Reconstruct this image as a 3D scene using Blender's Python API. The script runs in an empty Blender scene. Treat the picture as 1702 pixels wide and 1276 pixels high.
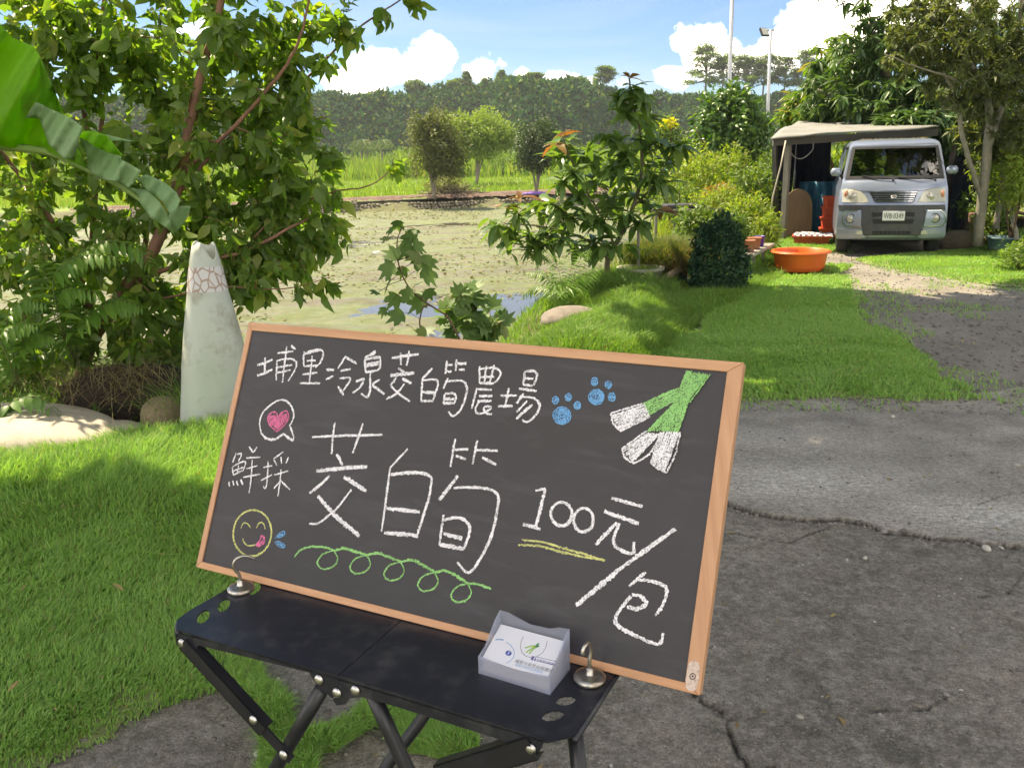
import bpy, math
import numpy as np
from mathutils import Vector, Matrix

# ------------------------------------------------------------------ camera, sky, sun, exposure
SC = bpy.context.scene
F, CX, CY = 1400.0, 851.0, 638.0
PITCH, ROLL, EYE = math.radians(14.92), 0.02387, 1.35
cp, sp, cr, sr = math.cos(PITCH), math.sin(PITCH), math.cos(ROLL), math.sin(ROLL)
FW = np.array([0, cp, -sp]); _U = np.array([0, sp, cp]); _R = np.array([1., 0, 0])
RT = _R*cr - _U*sr; UP = _U*cr + _R*sr; CAMP = np.array([0, 0, EYE])
cam_d = bpy.data.cameras.new("camera"); cam = bpy.data.objects.new("camera", cam_d)
SC.collection.objects.link(cam); SC.camera = cam
cam_d.sensor_width = 36; cam_d.lens = 36*F/1702; cam_d.clip_start = 0.05; cam_d.clip_end = 3000
cam.matrix_world = Matrix(((RT[0], UP[0], -FW[0], 0), (RT[1], UP[1], -FW[1], 0), (RT[2], UP[2], -FW[2], EYE), (0, 0, 0, 1)))

SUN_AZ, SUN_EL = math.radians(-48), math.radians(58)      # azimuth from +Y towards +X
SUN_STRENGTH, SKY_STRENGTH, EXPOSURE, HAZE = 2.2, 0.15, 2.36, 0.0005
SUNV = np.array([math.sin(SUN_AZ)*math.cos(SUN_EL), math.cos(SUN_AZ)*math.cos(SUN_EL), math.sin(SUN_EL)])
sd = bpy.data.lights.new("sun", "SUN"); sd.energy = SUN_STRENGTH; sd.angle = math.radians(0.53); sd.color = (1, .95, .86)
so = bpy.data.objects.new("sun", sd); SC.collection.objects.link(so)
so.rotation_euler = Vector(SUNV).to_track_quat('Z', 'Y').to_euler()
SC.view_settings.view_transform = 'Standard'; SC.view_settings.look = 'None'
SC.view_settings.use_white_balance = True; SC.view_settings.white_balance_temperature = 8700; SC.view_settings.white_balance_tint = 8
SC.view_settings.exposure = EXPOSURE; SC.view_settings.gamma = 1; SC.view_settings.use_curve_mapping = False
cy = SC.cycles
cy.max_bounces = 8; cy.diffuse_bounces = 5; cy.glossy_bounces = 3; cy.transmission_bounces = 6
cy.transparent_max_bounces = 12; cy.volume_bounces = 0; cy.use_denoising = True; cy.caustics_reflective = False
cy.caustics_refractive = False; cy.sample_clamp_indirect = 8
SC.render.engine = 'CYCLES'

def ray(px, py): return FW*F + RT*(px-CX) - UP*(py-CY)
def G(px, py, z=0.0):
    d = ray(px, py); return CAMP + d*((z-EYE)/d[2])
def AT(px, py, Y):
    d = ray(px, py); return CAMP + d*(Y/d[1])
def azel(px, py):
    d = ray(px, py); return math.atan2(d[0], d[1]), math.atan2(d[2], math.hypot(d[0], d[1]))

class NT:
    """small node-tree writer"""
    def __init__(s, tree): s.t = tree; tree.nodes.clear()
    def n(s, typ, **kw):
        nd = s.t.nodes.new(typ); ins = kw.pop('ins', {})
        for k, v in kw.items(): setattr(nd, k, v)
        for k, v in ins.items():
            sock = nd.inputs[k]
            if isinstance(v, bpy.types.NodeSocket): s.t.links.new(v, sock)
            elif isinstance(v, (tuple, list)) and len(v) == 3 and sock.type == 'RGBA': sock.default_value = (*v, 1)
            else: sock.default_value = v
        return nd
    def math(s, op, a, b=0.0, c=None, clamp=False):
        nd = s.n('ShaderNodeMath', operation=op, use_clamp=clamp)
        for i, v in enumerate((a, b, c)):
            if v is None: continue
            if isinstance(v, bpy.types.NodeSocket): s.t.links.new(v, nd.inputs[i])
            else: nd.inputs[i].default_value = v
        return nd.outputs[0]
    def mix(s, fac, a, b, typ='MIX'):
        nd = s.n('ShaderNodeMix', data_type='RGBA', blend_type=typ)
        for i, v in ((0, fac), (6, a), (7, b)):
            if isinstance(v, bpy.types.NodeSocket): s.t.links.new(v, nd.inputs[i])
            elif isinstance(v, (tuple, list)): nd.inputs[i].default_value = (*v[:3], 1)
            else: nd.inputs[i].default_value = v
        return nd.outputs[2]
    def ramp(s, fac, stops, interp='LINEAR'):
        nd = s.n('ShaderNodeValToRGB'); s.t.links.new(fac, nd.inputs[0]); cr_ = nd.color_ramp; cr_.interpolation = interp
        while len(cr_.elements) < len(stops): cr_.elements.new(.5)
        for e, (p, c) in zip(cr_.elements, stops):
            e.position = p; e.color = (*c, 1) if isinstance(c, (tuple, list)) else (c, c, c, 1)
        return nd.outputs[0]
    def noise(s, scale, detail=4, rough=.55, vec=None, dist=0, out=0):
        nd = s.n('ShaderNodeTexNoise', ins={'Scale': scale, 'Detail': detail, 'Roughness': rough, 'Distortion': dist})
        if vec is not None: s.t.links.new(vec, nd.inputs['Vector'])
        return nd.outputs[out]

W = bpy.data.worlds.new("World"); SC.world = W; W.use_nodes = True
t = NT(W.node_tree)
sky = t.n('ShaderNodeTexSky', sky_type='NISHITA', sun_disc=False, sun_elevation=SUN_EL, sun_rotation=SUN_AZ, air_density=.9, dust_density=.25, ozone_density=2.5)
tc = t.n('ShaderNodeTexCoord'); sep = t.n('ShaderNodeSeparateXYZ', ins={0: tc.outputs['Generated']})
X, Y, Z = sep.outputs
az = t.math('ARCTAN2', X, Y); hor = t.math('SQRT', t.math('ADD', t.math('MULTIPLY', X, X), t.math('MULTIPLY', Y, Y))); el = t.math('ARCTAN2', Z, hor)
nz1 = t.noise(9, 7, .62, tc.outputs['Generated']); nz2 = t.noise(30, 5, .6, tc.outputs['Generated'])
body = None
def blob(px, py, rx, ry, amp=1.0):
    global body
    a, e = azel(px, py)
    u = t.math('DIVIDE', t.math('SUBTRACT', az, a), rx/F); v = t.math('DIVIDE', t.math('SUBTRACT', el, e), ry/F)
    d = t.math('SUBTRACT', 1.0, t.math('SQRT', t.math('ADD', t.math('MULTIPLY', u, u), t.math('MULTIPLY', v, v))))
    d = t.math('MULTIPLY', d, amp)
    body = d if body is None else t.math('MAXIMUM', body, d)
for b in [(640, 118, 75, 42), (715, 105, 70, 45), (800, 118, 60, 34, .8), (600, 140, 80, 30), (868, 128, 26, 20, .8), (930, 140, 120, 22, .7), (1120, 128, 40, 26, .9),
          (1172, 75, 62, 55), (1230, 100, 85, 55), (1310, 85, 90, 75), (1380, 55, 110, 95), (1450, 20, 140, 110), (1600, -60, 240, 120), (300, 60, 120, 30, .6), (-300, 90, 260, 70, .8)]: blob(*b)
cum = t.math('ADD', body, t.math('MULTIPLY', t.math('SUBTRACT', nz1, .5), 2.3)); cum = t.math('ADD', cum, t.math('MULTIPLY', t.math('SUBTRACT', nz2, .5), 1.0))
cum = t.math('MULTIPLY', t.math('SUBTRACT', cum, .26), 2.0, clamp=True)
# high thin cloud streaks everywhere
mp = t.n('ShaderNodeMapping', ins={0: tc.outputs['Generated'], 'Scale': (1.5, 1.5, 9)})
wisp = t.noise(2.2, 6, .6, mp.outputs[0], .6); wisp = t.math('MULTIPLY', t.math('SUBTRACT', wisp, .46), 3.6, clamp=True)
wisp = t.math('MULTIPLY', wisp, .4)
# banks of cumulus elsewhere above the horizon
bank = t.noise(2.6, 7, .6, tc.outputs['Generated'], .3)
bank = t.math('MULTIPLY', t.math('SUBTRACT', bank, .50), 7, clamp=True)
side = t.math('GREATER_THAN', t.math('ABSOLUTE', az), .72); up_ = t.math('MULTIPLY', t.math('ADD', el, .02), 12, clamp=True)
bank = t.math('MULTIPLY', bank, t.math('MULTIPLY', side, up_))
cov = t.math('MAXIMUM', cum, bank)
shade = t.ramp(t.noise(14, 5, .6, tc.outputs['Generated']), [(.3, (5.0, 5.2, 5.8)), (.62, (8.4, 8.3, 8.2))])
skyc = t.mix(wisp, t.mix(1.0, sky.outputs[0], (.122, .176, .262), 'MULTIPLY'), (1.0, 1.28, 1.7)); skyc = t.mix(cov, skyc, shade)
bg = t.n('ShaderNodeBackground', ins={0: skyc, 1: SKY_STRENGTH}); wo = t.n('ShaderNodeOutputWorld', ins={0: bg.outputs[0]})

# ------------------------------------------------------------------ helpers
rng = np.random.default_rng(7)
def tag(o, label=None, cat=None, group=None, kind=None):
    if label: o['label'] = label
    if cat: o['category'] = cat
    if group: o['group'] = group
    if kind: o['kind'] = kind
    return o
def link(o, parent=None):
    SC.collection.objects.link(o)
    if parent is not None: o.parent = parent
    return o
def empty(name, loc=(0, 0, 0), rz=0, label=None, cat=None, group=None):
    o = bpy.data.objects.new(name, None); o.location = tuple(loc); o.rotation_euler = (0, 0, rz); o.empty_display_size = .1
    link(o); return tag(o, label, cat, group)
def npmesh(name, V, faces_flat, sizes, smooth=False):
    me = bpy.data.meshes.new(name); V = np.asarray(V, dtype=np.float32); fl = np.asarray(faces_flat, dtype=np.int32); sz = np.asarray(sizes, dtype=np.int32)
    me.vertices.add(len(V)); me.vertices.foreach_set('co', V.ravel()); me.loops.add(len(fl)); me.loops.foreach_set('vertex_index', fl)
    me.polygons.add(len(sz)); st = np.zeros(len(sz), dtype=np.int32); st[1:] = np.cumsum(sz)[:-1]; me.polygons.foreach_set('loop_start', st)
    try: me.polygons.foreach_set('loop_total', sz)
    except Exception: pass
    if smooth: me.polygons.foreach_set('use_smooth', np.ones(len(sz), dtype=bool))
    me.update(calc_edges=True); return me
class MB:
    """collects shapes that become ONE mesh"""
    def __init__(s): s.v = []; s.f = []
    def add(s, V, Fs):
        b = len(s.v); s.v += [tuple(map(float, p)) for p in V]; s.f += [tuple(i+b for i in f) for f in Fs]; return s
    def box(s, c, d, R=None, bev=0):
        x, y, z = [k/2 for k in d]; b = min(bev, x*.9, y*.9, z*.9)
        if b > 0:
            V = []
            for sx in (-1, 1):
                for sy in (-1, 1):
                    for sz in (-1, 1):
                        V += [(sx*(x-b), sy*(y-b), sz*z), (sx*(x-b), sy*y, sz*(z-b)), (sx*x, sy*(y-b), sz*(z-b))]
            import itertools
            bm = bmesh_hull(V); V, Fs = bm
        else:
            V = [(sx*x, sy*y, sz*z) for sx in (-1, 1) for sy in (-1, 1) for sz in (-1, 1)]
            Fs = [(0, 1, 3, 2), (4, 6, 7, 5), (0, 4, 5, 1), (2, 3, 7, 6), (0, 2, 6, 4), (1, 5, 7, 3)]
        V = np.array(V)
        if R is not None: V = V@np.array(R).T
        return s.add(V+np.array(c), Fs)
    def tube(s, P, r, n=8, cap=True):
        P = np.asarray(P, float); k = len(P); r = np.full(k, r) if np.isscalar(r) else np.asarray(r, float)
        T = np.gradient(P, axis=0); T /= np.linalg.norm(T, axis=1)[:, None]+1e-12
        a = np.array([0, 0, 1.]) if abs(T[0][2]) < .9 else np.array([1., 0, 0]); N = np.cross(T[0], a); N /= np.linalg.norm(N)
        V = []; an = np.arange(n)*2*math.pi/n
        for i in range(k):
            N = N-T[i]*(N@T[i]); N /= np.linalg.norm(N)+1e-12; B = np.cross(T[i], N)
            V += list(P[i]+r[i]*(np.cos(an)[:, None]*N+np.sin(an)[:, None]*B))
        Fs = [(i*n+j, i*n+(j+1) % n, (i+1)*n+(j+1) % n, (i+1)*n+j) for i in range(k-1) for j in range(n)]
        if cap: Fs += [tuple(range(n))[::-1], tuple(range((k-1)*n, k*n))]
        return s.add(V, Fs)
    def lathe(s, prof, n=24, c=(0, 0, 0), cap=(False, False), sx=1, sy=1):
        an = np.arange(n)*2*math.pi/n; V = []
        for r, z in prof: V += [(c[0]+sx*r*math.cos(a), c[1]+sy*r*math.sin(a), c[2]+z) for a in an]
        k = len(prof); Fs = [(i*n+j, i*n+(j+1) % n, (i+1)*n+(j+1) % n, (i+1)*n+j) for i in range(k-1) for j in range(n)]
        if cap[0]: Fs.append(tuple(range(n))[::-1])
        if cap[1]: Fs.append(tuple(range((k-1)*n, k*n)))
        return s.add(V, Fs)
    def prism(s, poly, frame, t0, t1):
        """poly [(a,b)], frame(a,b,t)->xyz, between depths t0 and t1"""
        n = len(poly); V = [frame(a, b, t0) for a, b in poly]+[frame(a, b, t1) for a, b in poly]
        Fs = [tuple(range(n)), tuple(range(n, 2*n))[::-1]]+[(i, n+i, n+(i+1) % n, (i+1) % n) for i in range(n)]
        return s.add(V, Fs)
    def build(s, name, m, parent=None, smooth=False, mods=None, angle=None):
        me = bpy.data.meshes.new(name); me.from_pydata(s.v, [], s.f)
        import bmesh
        b = bmesh.new(); b.from_mesh(me); bmesh.ops.recalc_face_normals(b, faces=b.faces)
        if angle is not None:
            for f in b.faces: f.smooth = True
            for e in b.edges:
                if len(e.link_faces) == 2 and e.calc_face_angle(0) > angle: e.smooth = False
        b.to_mesh(me); b.free()
        if smooth: me.polygons.foreach_set('use_smooth', np.ones(len(me.polygons), dtype=bool))
        me.materials.append(m); o = bpy.data.objects.new(name, me); link(o, parent); return o
def bmesh_hull(V):
    import bmesh
    b = bmesh.new()
    for v in V: b.verts.new(v)
    b.verts.ensure_lookup_table(); r = bmesh.ops.convex_hull(b, input=b.verts)
    bmesh.ops.dissolve_limit(b, angle_limit=.01, verts=b.verts, edges=b.edges)
    b.verts.index_update(); Vo = [tuple(v.co) for v in b.verts]; Fo = [tuple(v.index for v in f.verts) for f in b.faces]; b.free(); return Vo, Fo
def bez(p0, p1, p2, n):
    tt = np.linspace(0, 1, n)[:, None]; p0, p1, p2 = map(np.asarray, (p0, p1, p2)); return (1-tt)**2*p0+2*tt*(1-tt)*p1+tt*tt*p2
def smoothpath(P, k=4):
    P = np.asarray(P, float); n = len(P)
    if n < 3: return P
    Q = np.vstack([2*P[0]-P[1], P, 2*P[-1]-P[-2]]); out = []
    for i in range(n-1):
        a, b, c, d = Q[i], Q[i+1], Q[i+2], Q[i+3]
        for t_ in np.arange(k)/k: out.append(.5*((2*b)+(-a+c)*t_+(2*a-5*b+4*c-d)*t_**2+(-a+3*b-3*c+d)*t_**3))
    out.append(P[-1]); return np.array(out)
_L = np.random.default_rng(3).random((256, 256))
def vnoise(x, y):
    x = np.asarray(x, float); y = np.asarray(y, float); xi = np.floor(x).astype(int); yi = np.floor(y).astype(int); fx = x-xi; fy = y-yi
    fx = fx*fx*(3-2*fx); fy = fy*fy*(3-2*fy); g = lambda a, b: _L[a & 255, b & 255]
    return (g(xi, yi)*(1-fx)+g(xi+1, yi)*fx)*(1-fy)+(g(xi, yi+1)*(1-fx)+g(xi+1, yi+1)*fx)*fy
def fbm(x, y, o=4):
    s = 0; a = .5
    for i in range(o): s = s+a*(vnoise(x*2**i+17*i, y*2**i+31*i)-.5); a *= .5
    return s
def inpoly(x, y, poly):
    x = np.asarray(x); y = np.asarray(y); c = np.zeros(x.shape, bool); n = len(poly)
    for i in range(n):
        x1, y1 = poly[i][:2]; x2, y2 = poly[(i+1) % n][:2]
        if y1 == y2: continue
        c ^= ((y1 > y) != (y2 > y)) & (x < (x2-x1)*(y-y1)/(y2-y1)+x1)
    return c
def dpoly(x, y, line):
    d = np.full(np.shape(x), 1e9)
    for i in range(len(line)-1):
        ax, ay = line[i][:2]; bx, by = line[i+1][:2]; L2 = (bx-ax)**2+(by-ay)**2+1e-12
        tt = np.clip(((x-ax)*(bx-ax)+(y-ay)*(by-ay))/L2, 0, 1); d = np.minimum(d, np.hypot(x-ax-tt*(bx-ax), y-ay-tt*(by-ay)))
    return d
def GP(pts, z=0): return [tuple(G(a, b, z)[:2]) for a, b in pts]

# ------------------------------------------------------------------ materials
def newmat(name):
    m = bpy.data.materials.new(name); m.use_nodes = True; return m, NT(m.node_tree)
def finish(t, shader, disp=None):
    o = t.n('ShaderNodeOutputMaterial', ins={0: shader})
    return o
def bump(t, h, strength=.4, dist=.01): return t.n('ShaderNodeBump', ins={'Strength': strength, 'Distance': dist, 'Height': h}).outputs[0]
def pm(name, c1, c2=None, scale=6, rough=.6, metal=0, bmp=0, bscale=40, bdist=.004, spec=.5, detail=5, dirt=None, dscale=3, damt=.5, coat=0, stretch=None, trans=0, rvar=.12):
    m, t = newmat(name); tc = t.n('ShaderNodeTexCoord'); vec = tc.outputs['Object']
    if stretch: vec = t.n('ShaderNodeMapping', ins={0: vec, 'Scale': stretch}).outputs[0]
    c2 = c2 or tuple(k*.8 for k in c1)
    f = t.ramp(t.noise(scale, detail, .6, vec), [(.32, 0.), (.68, 1.)])
    col = t.mix(f, c1, c2)
    oi = t.n('ShaderNodeObjectInfo'); col = t.mix(1.0, col, t.ramp(oi.outputs['Random'], [(0, 1-rvar), (1, 1.0)]), 'MULTIPLY')
    if dirt: col = t.mix(t.math('MULTIPLY', t.ramp(t.noise(dscale, 8, .7, tc.outputs['Object']), [(.5, 0.), (.66, 1.)]), damt), col, dirt)
    rv = t.math('ADD', rough-.08, t.math('MULTIPLY', t.noise(scale*2.3, 4, .6, vec), .16))
    ins = {'Base Color': col, 'Roughness': rv, 'Metallic': metal, 'Specular IOR Level': spec, 'Coat Weight': coat}
    if bmp: ins['Normal'] = bump(t, t.noise(bscale, 6, .65, vec), bmp, bdist)
    p = t.n('ShaderNodeBsdfPrincipled', ins=ins); sh = p.outputs[0]
    if trans:
        tr = t.n('ShaderNodeBsdfTranslucent', ins={0: col}); sh = t.n('ShaderNodeMixShader', ins={0: trans, 1: sh, 2: tr.outputs[0]}).outputs[0]
    finish(t, sh); return m
def leafmat(name, dark, light, trans=.35, rough=.42, tcol=None, spots=None, odd=None, oddf=.06, spec=.4):
    """leaf pigment varies leaf by leaf and over the blade"""
    m, t = newmat(name); tc = t.n('ShaderNodeTexCoord'); geo = t.n('ShaderNodeNewGeometry'); oi = t.n('ShaderNodeObjectInfo')
    r = t.math('FRACT', t.math('ADD', geo.outputs['Random Per Island'], oi.outputs['Random']))
    col = t.mix(r, dark, light)
    if odd: col = t.mix(t.math('GREATER_THAN', t.math('FRACT', t.math('MULTIPLY', r, 7.31)), 1-oddf), col, odd)
    nz = t.noise(60, 3, .6, tc.outputs['Object']); col = t.mix(t.math('MULTIPLY', nz, .35), col, tuple(k*.55 for k in dark))
    if spots: col = t.mix(t.ramp(t.noise(90, 2, .5, tc.outputs['Object']), [(.66, 0.), (.72, .8)]), col, spots)
    p = t.n('ShaderNodeBsdfPrincipled', ins={'Base Color': col, 'Roughness': rough, 'Specular IOR Level': spec})
    tcl = t.mix(1.0, col, tcol or (1.5, 1.6, .55), 'MULTIPLY'); tr = t.n('ShaderNodeBsdfTranslucent', ins={0: tcl})
    finish(t, t.n('ShaderNodeMixShader', ins={0: trans, 1: p.outputs[0], 2: tr.outputs[0]}).outputs[0]); return m

# ------------------------------------------------------------------ leaves and trees
def leaf_tpl(prof, fold=.18, bend=.25, nseg=None):
    """prof [(t along, half width)] -> folded blade, unit length; x across, y along, z up"""
    V = []; Fs = []
    for i, (a, w) in enumerate(prof):
        z = -bend*a*a; V += [(-w, a, z+fold*w), (0, a, z), (w, a, z+fold*w)]
    for i in range(len(prof)-1):
        b = i*3; Fs += [(b, b+1, b+4, b+3), (b+1, b+2, b+5, b+4)]
    return np.array(V, float), Fs
OVATE = leaf_tpl([(0, .015), (.16, .17), (.38, .26), (.62, .22), (.84, .09), (1, .004)], .3, .38)
OVATE4 = leaf_tpl([(0, .015), (.3, .25), (.65, .22), (1, .004)], .3, .38)
LANCE3 = leaf_tpl([(0, .02), (.42, .135), (1, .005)], .4, .35)
THIN = (np.array([(-.012, 0, 0), (-.12, .45, .03), (0, 1, -.16), (.12, .45, .03)], float), [(0, 3, 2, 1)])
LANCE = leaf_tpl([(0, .02), (.25, .11), (.6, .13), (1, .005)], .4, .35)
NARROW = leaf_tpl([(0, .01), (.4, .07), (1, .004)], .3, .3)
AVOC = leaf_tpl([(0, .02), (.2, .13), (.5, .19), (.8, .12), (1, .01)], .3, .45)
SIMPLE = (np.array([(-.02, 0, 0), (-.28, .5, .05), (0, 1, -.1), (.28, .5, .05)], float), [(0, 3, 2, 1)])
def place_leaves(tpl, P, D, N, S):
    TV, TF = tpl; P = np.asarray(P); k = len(P)
    D = D/(np.linalg.norm(D, axis=1)[:, None]+1e-9); X_ = np.cross(D, N); X_ /= np.linalg.norm(X_, axis=1)[:, None]+1e-9; N = np.cross(X_, D); S = np.asarray(S)[:, None, None]
    V = P[:, None]+S*(TV[None, :, 0:1]*X_[:, None]+TV[None, :, 1:2]*D[:, None]+TV[None, :, 2:3]*N[:, None])
    nv = len(TV); fl = np.concatenate([np.array(f) for f in TF]); sz = np.array([len(f) for f in TF])
    FL = (fl[None]+np.arange(k)[:, None]*nv).ravel(); return V.reshape(-1, 3), FL, np.tile(sz, k)
_tplmesh = {}
def leaf_objects(tpl, key, P, D, N, S, m, parent, name='leaf'):
    if key not in _tplmesh:
        TV, TF = tpl; me = bpy.data.meshes.new('leaf'); me.from_pydata([tuple(v) for v in TV], [], TF); me.materials.append(m)
        me.polygons.foreach_set('use_smooth', np.ones(len(TF), dtype=bool)); _tplmesh[key] = me
    me = _tplmesh[key]; inv = np.array(parent.matrix_world.inverted()) if False else None
    L = np.array(parent.location)
    for p, d, n, s in zip(P, D, N, S):
        d = Vector(d).normalized(); x = d.cross(Vector(n)).normalized(); z = x.cross(d)
        o = bpy.data.objects.new(name, me); link(o, parent)
        p = Vector(p)-Vector(L); o.matrix_local = Matrix(((x[0]*s, d[0]*s, z[0]*s, p[0]), (x[1]*s, d[1]*s, z[1]*s, p[1]), (x[2]*s, d[2]*s, z[2]*s, p[2]), (0, 0, 0, 1)))
def unit(v): return v/(np.linalg.norm(v, axis=-1, keepdims=True)+1e-9)
class Grow:
    def __init__(s, base, r): s.mb = MB(); s.P = [np.array(base, float)]; s.R = [r]; s.tw = []; s.base = np.array(base, float)
    def limb(s, pts, r0, r1, n=8, k=5, wob=.0):
        P = smoothpath(pts, k); P = P+rng.normal(0, wob, P.shape) if wob else P; r = np.linspace(r0, r1, len(P))
        s.mb.tube(P-s.base, r, n, cap=True); s.P += list(P[1:]); s.R += list(r[1:]); return P
    def twigs(s, T, rt=.003, up=.12, n=5, order=True, rmax=.02, lift=None):
        T = np.asarray(T); P0 = np.array(s.P)
        d = np.array([np.min(np.linalg.norm(P0-t_, axis=1)) for t_ in T]); T = T[np.argsort(d)] if order else T
        for t_ in T:
            P = np.array(s.P); dd = np.linalg.norm(P-t_, axis=1)+.35*np.maximum(0, P[:, 2]-t_[2]); i = int(np.argmin(dd)); p0 = P[i]; L = np.linalg.norm(t_-p0)
            if L < 1e-4: continue
            mid = (p0+t_)/2+np.array([0, 0, up*L])+rng.normal(0, .08*L, 3); Q = bez(p0, mid, t_, 5); r0 = min(s.R[i]*.7, rt+L*.02, rmax)
            s.mb.tube(Q-s.base, np.linspace(max(r0, rt), rt, 5), n, cap=False); s.P += list(Q[1:]); s.R += list(np.linspace(r0, rt, 5)[1:]); s.tw.append(Q)
def blobpts(blobs, rng=rng):
    out = []
    for c, r, n in blobs:
        v = unit(rng.normal(size=(n, 3)))*rng.random((n, 1))**.42; out.append(np.array(c)+v*np.array(r))
    return np.vstack(out)
def twig_leaves(tw, per, size, var=.3, hang=.5, spread=.8, start=.15, rng=rng, nr=.55):
    P, D, N, S = [], [], [], []
    for Q in tw:
        k = max(1, int(rng.poisson(per))); tt = start+(1-start)*rng.random(k)
        seg = np.minimum((tt*4).astype(int), 3); fr = tt*4-seg; p = Q[seg]*(1-fr)[:, None]+Q[seg+1]*fr[:, None]; tan = unit(Q[seg+1]-Q[seg])
        side = unit(rng.normal(size=(k, 3))); d = unit(tan*.5+side*spread+np.array([0, 0, -hang])); nn = unit(np.array([0, 0, 1. if nr < 1 else .25])+rng.normal(0, nr, (k, 3)))
        P.append(p); D.append(d); N.append(nn); S.append(size*(1+var*rng.normal(size=k)).clip(.4, 1.8))
    return np.vstack(P), np.vstack(D), np.vstack(N), np.concatenate(S)
def foliage(name, tpl, PDNS, m, parent, kind='stuff', smooth=True):
    P, D, N, S = PDNS; L = np.array(parent.location) if parent is not None else np.zeros(3)
    me = npmesh(name, *place_leaves(tpl, P-L, D, N, S), smooth=smooth); me.materials.append(m); o = bpy.data.objects.new(name, me); link(o, parent)
    if kind: o['kind'] = kind
    return o
def split_leaves(PDNS, nmax, tpl, key, m, parent, far=None):
    P, D, N, S = PDNS; d = np.linalg.norm(P-CAMP, axis=1)/S; 
    a = np.abs(P[:, 0]/np.maximum(P[:, 1], .1)); d = d+np.where(a < .62, 0, 1e3); o = np.argsort(d); a_, b_ = o[:nmax], o[nmax:]
    leaf_objects(tpl, key, P[a_], D[a_], N[a_], S[a_], m, parent)
    if len(b_): foliage('foliage', far or tpl, (P[b_], D[b_], N[b_], S[b_]), m, parent)
def shell_leaves(c, r, n, size, var=.3, inner=.55, flat=.25, rng=rng, lump=0):
    v = unit(rng.normal(size=(n, 3))); rad = inner+(1-inner)*rng.random((n, 1))**.6
    if lump:
        rad = rad*(1+lump*(fbm(v[:, 0]*3+9, v[:, 1]*3+v[:, 2]*2.3+5, 3)[:, None]*2))
    P = np.array(c)+v*rad*np.array(r); D = unit(v*.6+rng.normal(0, .7, (n, 3))+np.array([0, 0, -.1])); N = unit(v*.8+np.array([0, 0, .6])+rng.normal(0, .5, (n, 3)))
    return P, D, N, size*(1+var*rng.normal(size=n)).clip(.4, 1.8)
def cat(*a): return tuple(np.concatenate([q[i] for q in a]) for i in range(4))
BARK = pm('bark_brown', (.17, .10, .065), (.09, .055, .04), 14, .85, bmp=.6, bscale=60, stretch=(1, 1, .25))
BARKG = pm('bark_grey', (.26, .23, .18), (.15, .13, .10), 12, .85, bmp=.5, bscale=50, stretch=(1, 1, .25))
def bush(name, label, cat_, c, r, n, size, m, tpl=SIMPLE, group=None, stems=5, inner=.35, lump=.5, flat=.2, base=None, bark=None, stemr=.012):
    """a shrub: real stems from the ground, leaves through the crown's volume"""
    b = np.array(base if base is not None else (c[0], c[1], c[2]-r[2])); e = empty(name, b, label=label, cat=cat_, group=group)
    L = shell_leaves(c, r, n, size, inner=inner, lump=lump); keep = L[0][:, 2] > b[2]; L = tuple(q[keep] for q in L); foliage('foliage', tpl, L, m, e)
    mb = MB()
    for k in range(stems):
        v = unit(rng.normal(size=3)+np.array([0, 0, .9])); top = np.array(c)+v*np.array(r)*.75; mid = (b+top)/2+rng.normal(0, .1, 3)*np.array(r)
        mb.tube(bez(b+rng.normal(0, .02, 3)*np.array([1, 1, 0]), mid, top, 6)-b, np.linspace(stemr, stemr*.3, 6), 5)
    mb.build('stem', bark or BARK, e, smooth=True); return e
# ------------------------------------------------------------------ terrain
ZP = -.35
def sst(a): a = np.clip(a, 0, 1); return a*a*(3-2*a)
XRy = [5.0, 6.0, 6.8, 8, 9.2, 11, 14, 20, 31, 45]; XRx = [-.3, -.15, .12, .32, .62, 1.35, 2.3, 3.8, 6.6, 10]
DA, DB = G(600, 353, ZP), G(945, 339, ZP)
def yfar(x): return DA[1]+(x-DA[0])*(DB[1]-DA[1])/(DB[0]-DA[0])
def gz(x, y):
    x = np.asarray(x, float); y = np.asarray(y, float)
    s = np.minimum(np.interp(y, XRy, XRx)-x, y-5.75); s2 = yfar(x)-y
    z = -(.35+.10)*sst(s/.55)*sst((s2+.05)/.25)
    z = z+.55*sst((x-(5.75+.28*(y-9.5)))/1.3)*sst((y-6.5)/2)*sst((17-y)/3)
    z = z-.035*sst((5.6-np.hypot(x-.9, y-2.2)*1.0)/.8)
    z = z+.10*fbm(x*.6, y*.6)*sst((y-36)/6)+.02*fbm(x*2, y*2)*(np.hypot(x, y) > 5)
    return z
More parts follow.
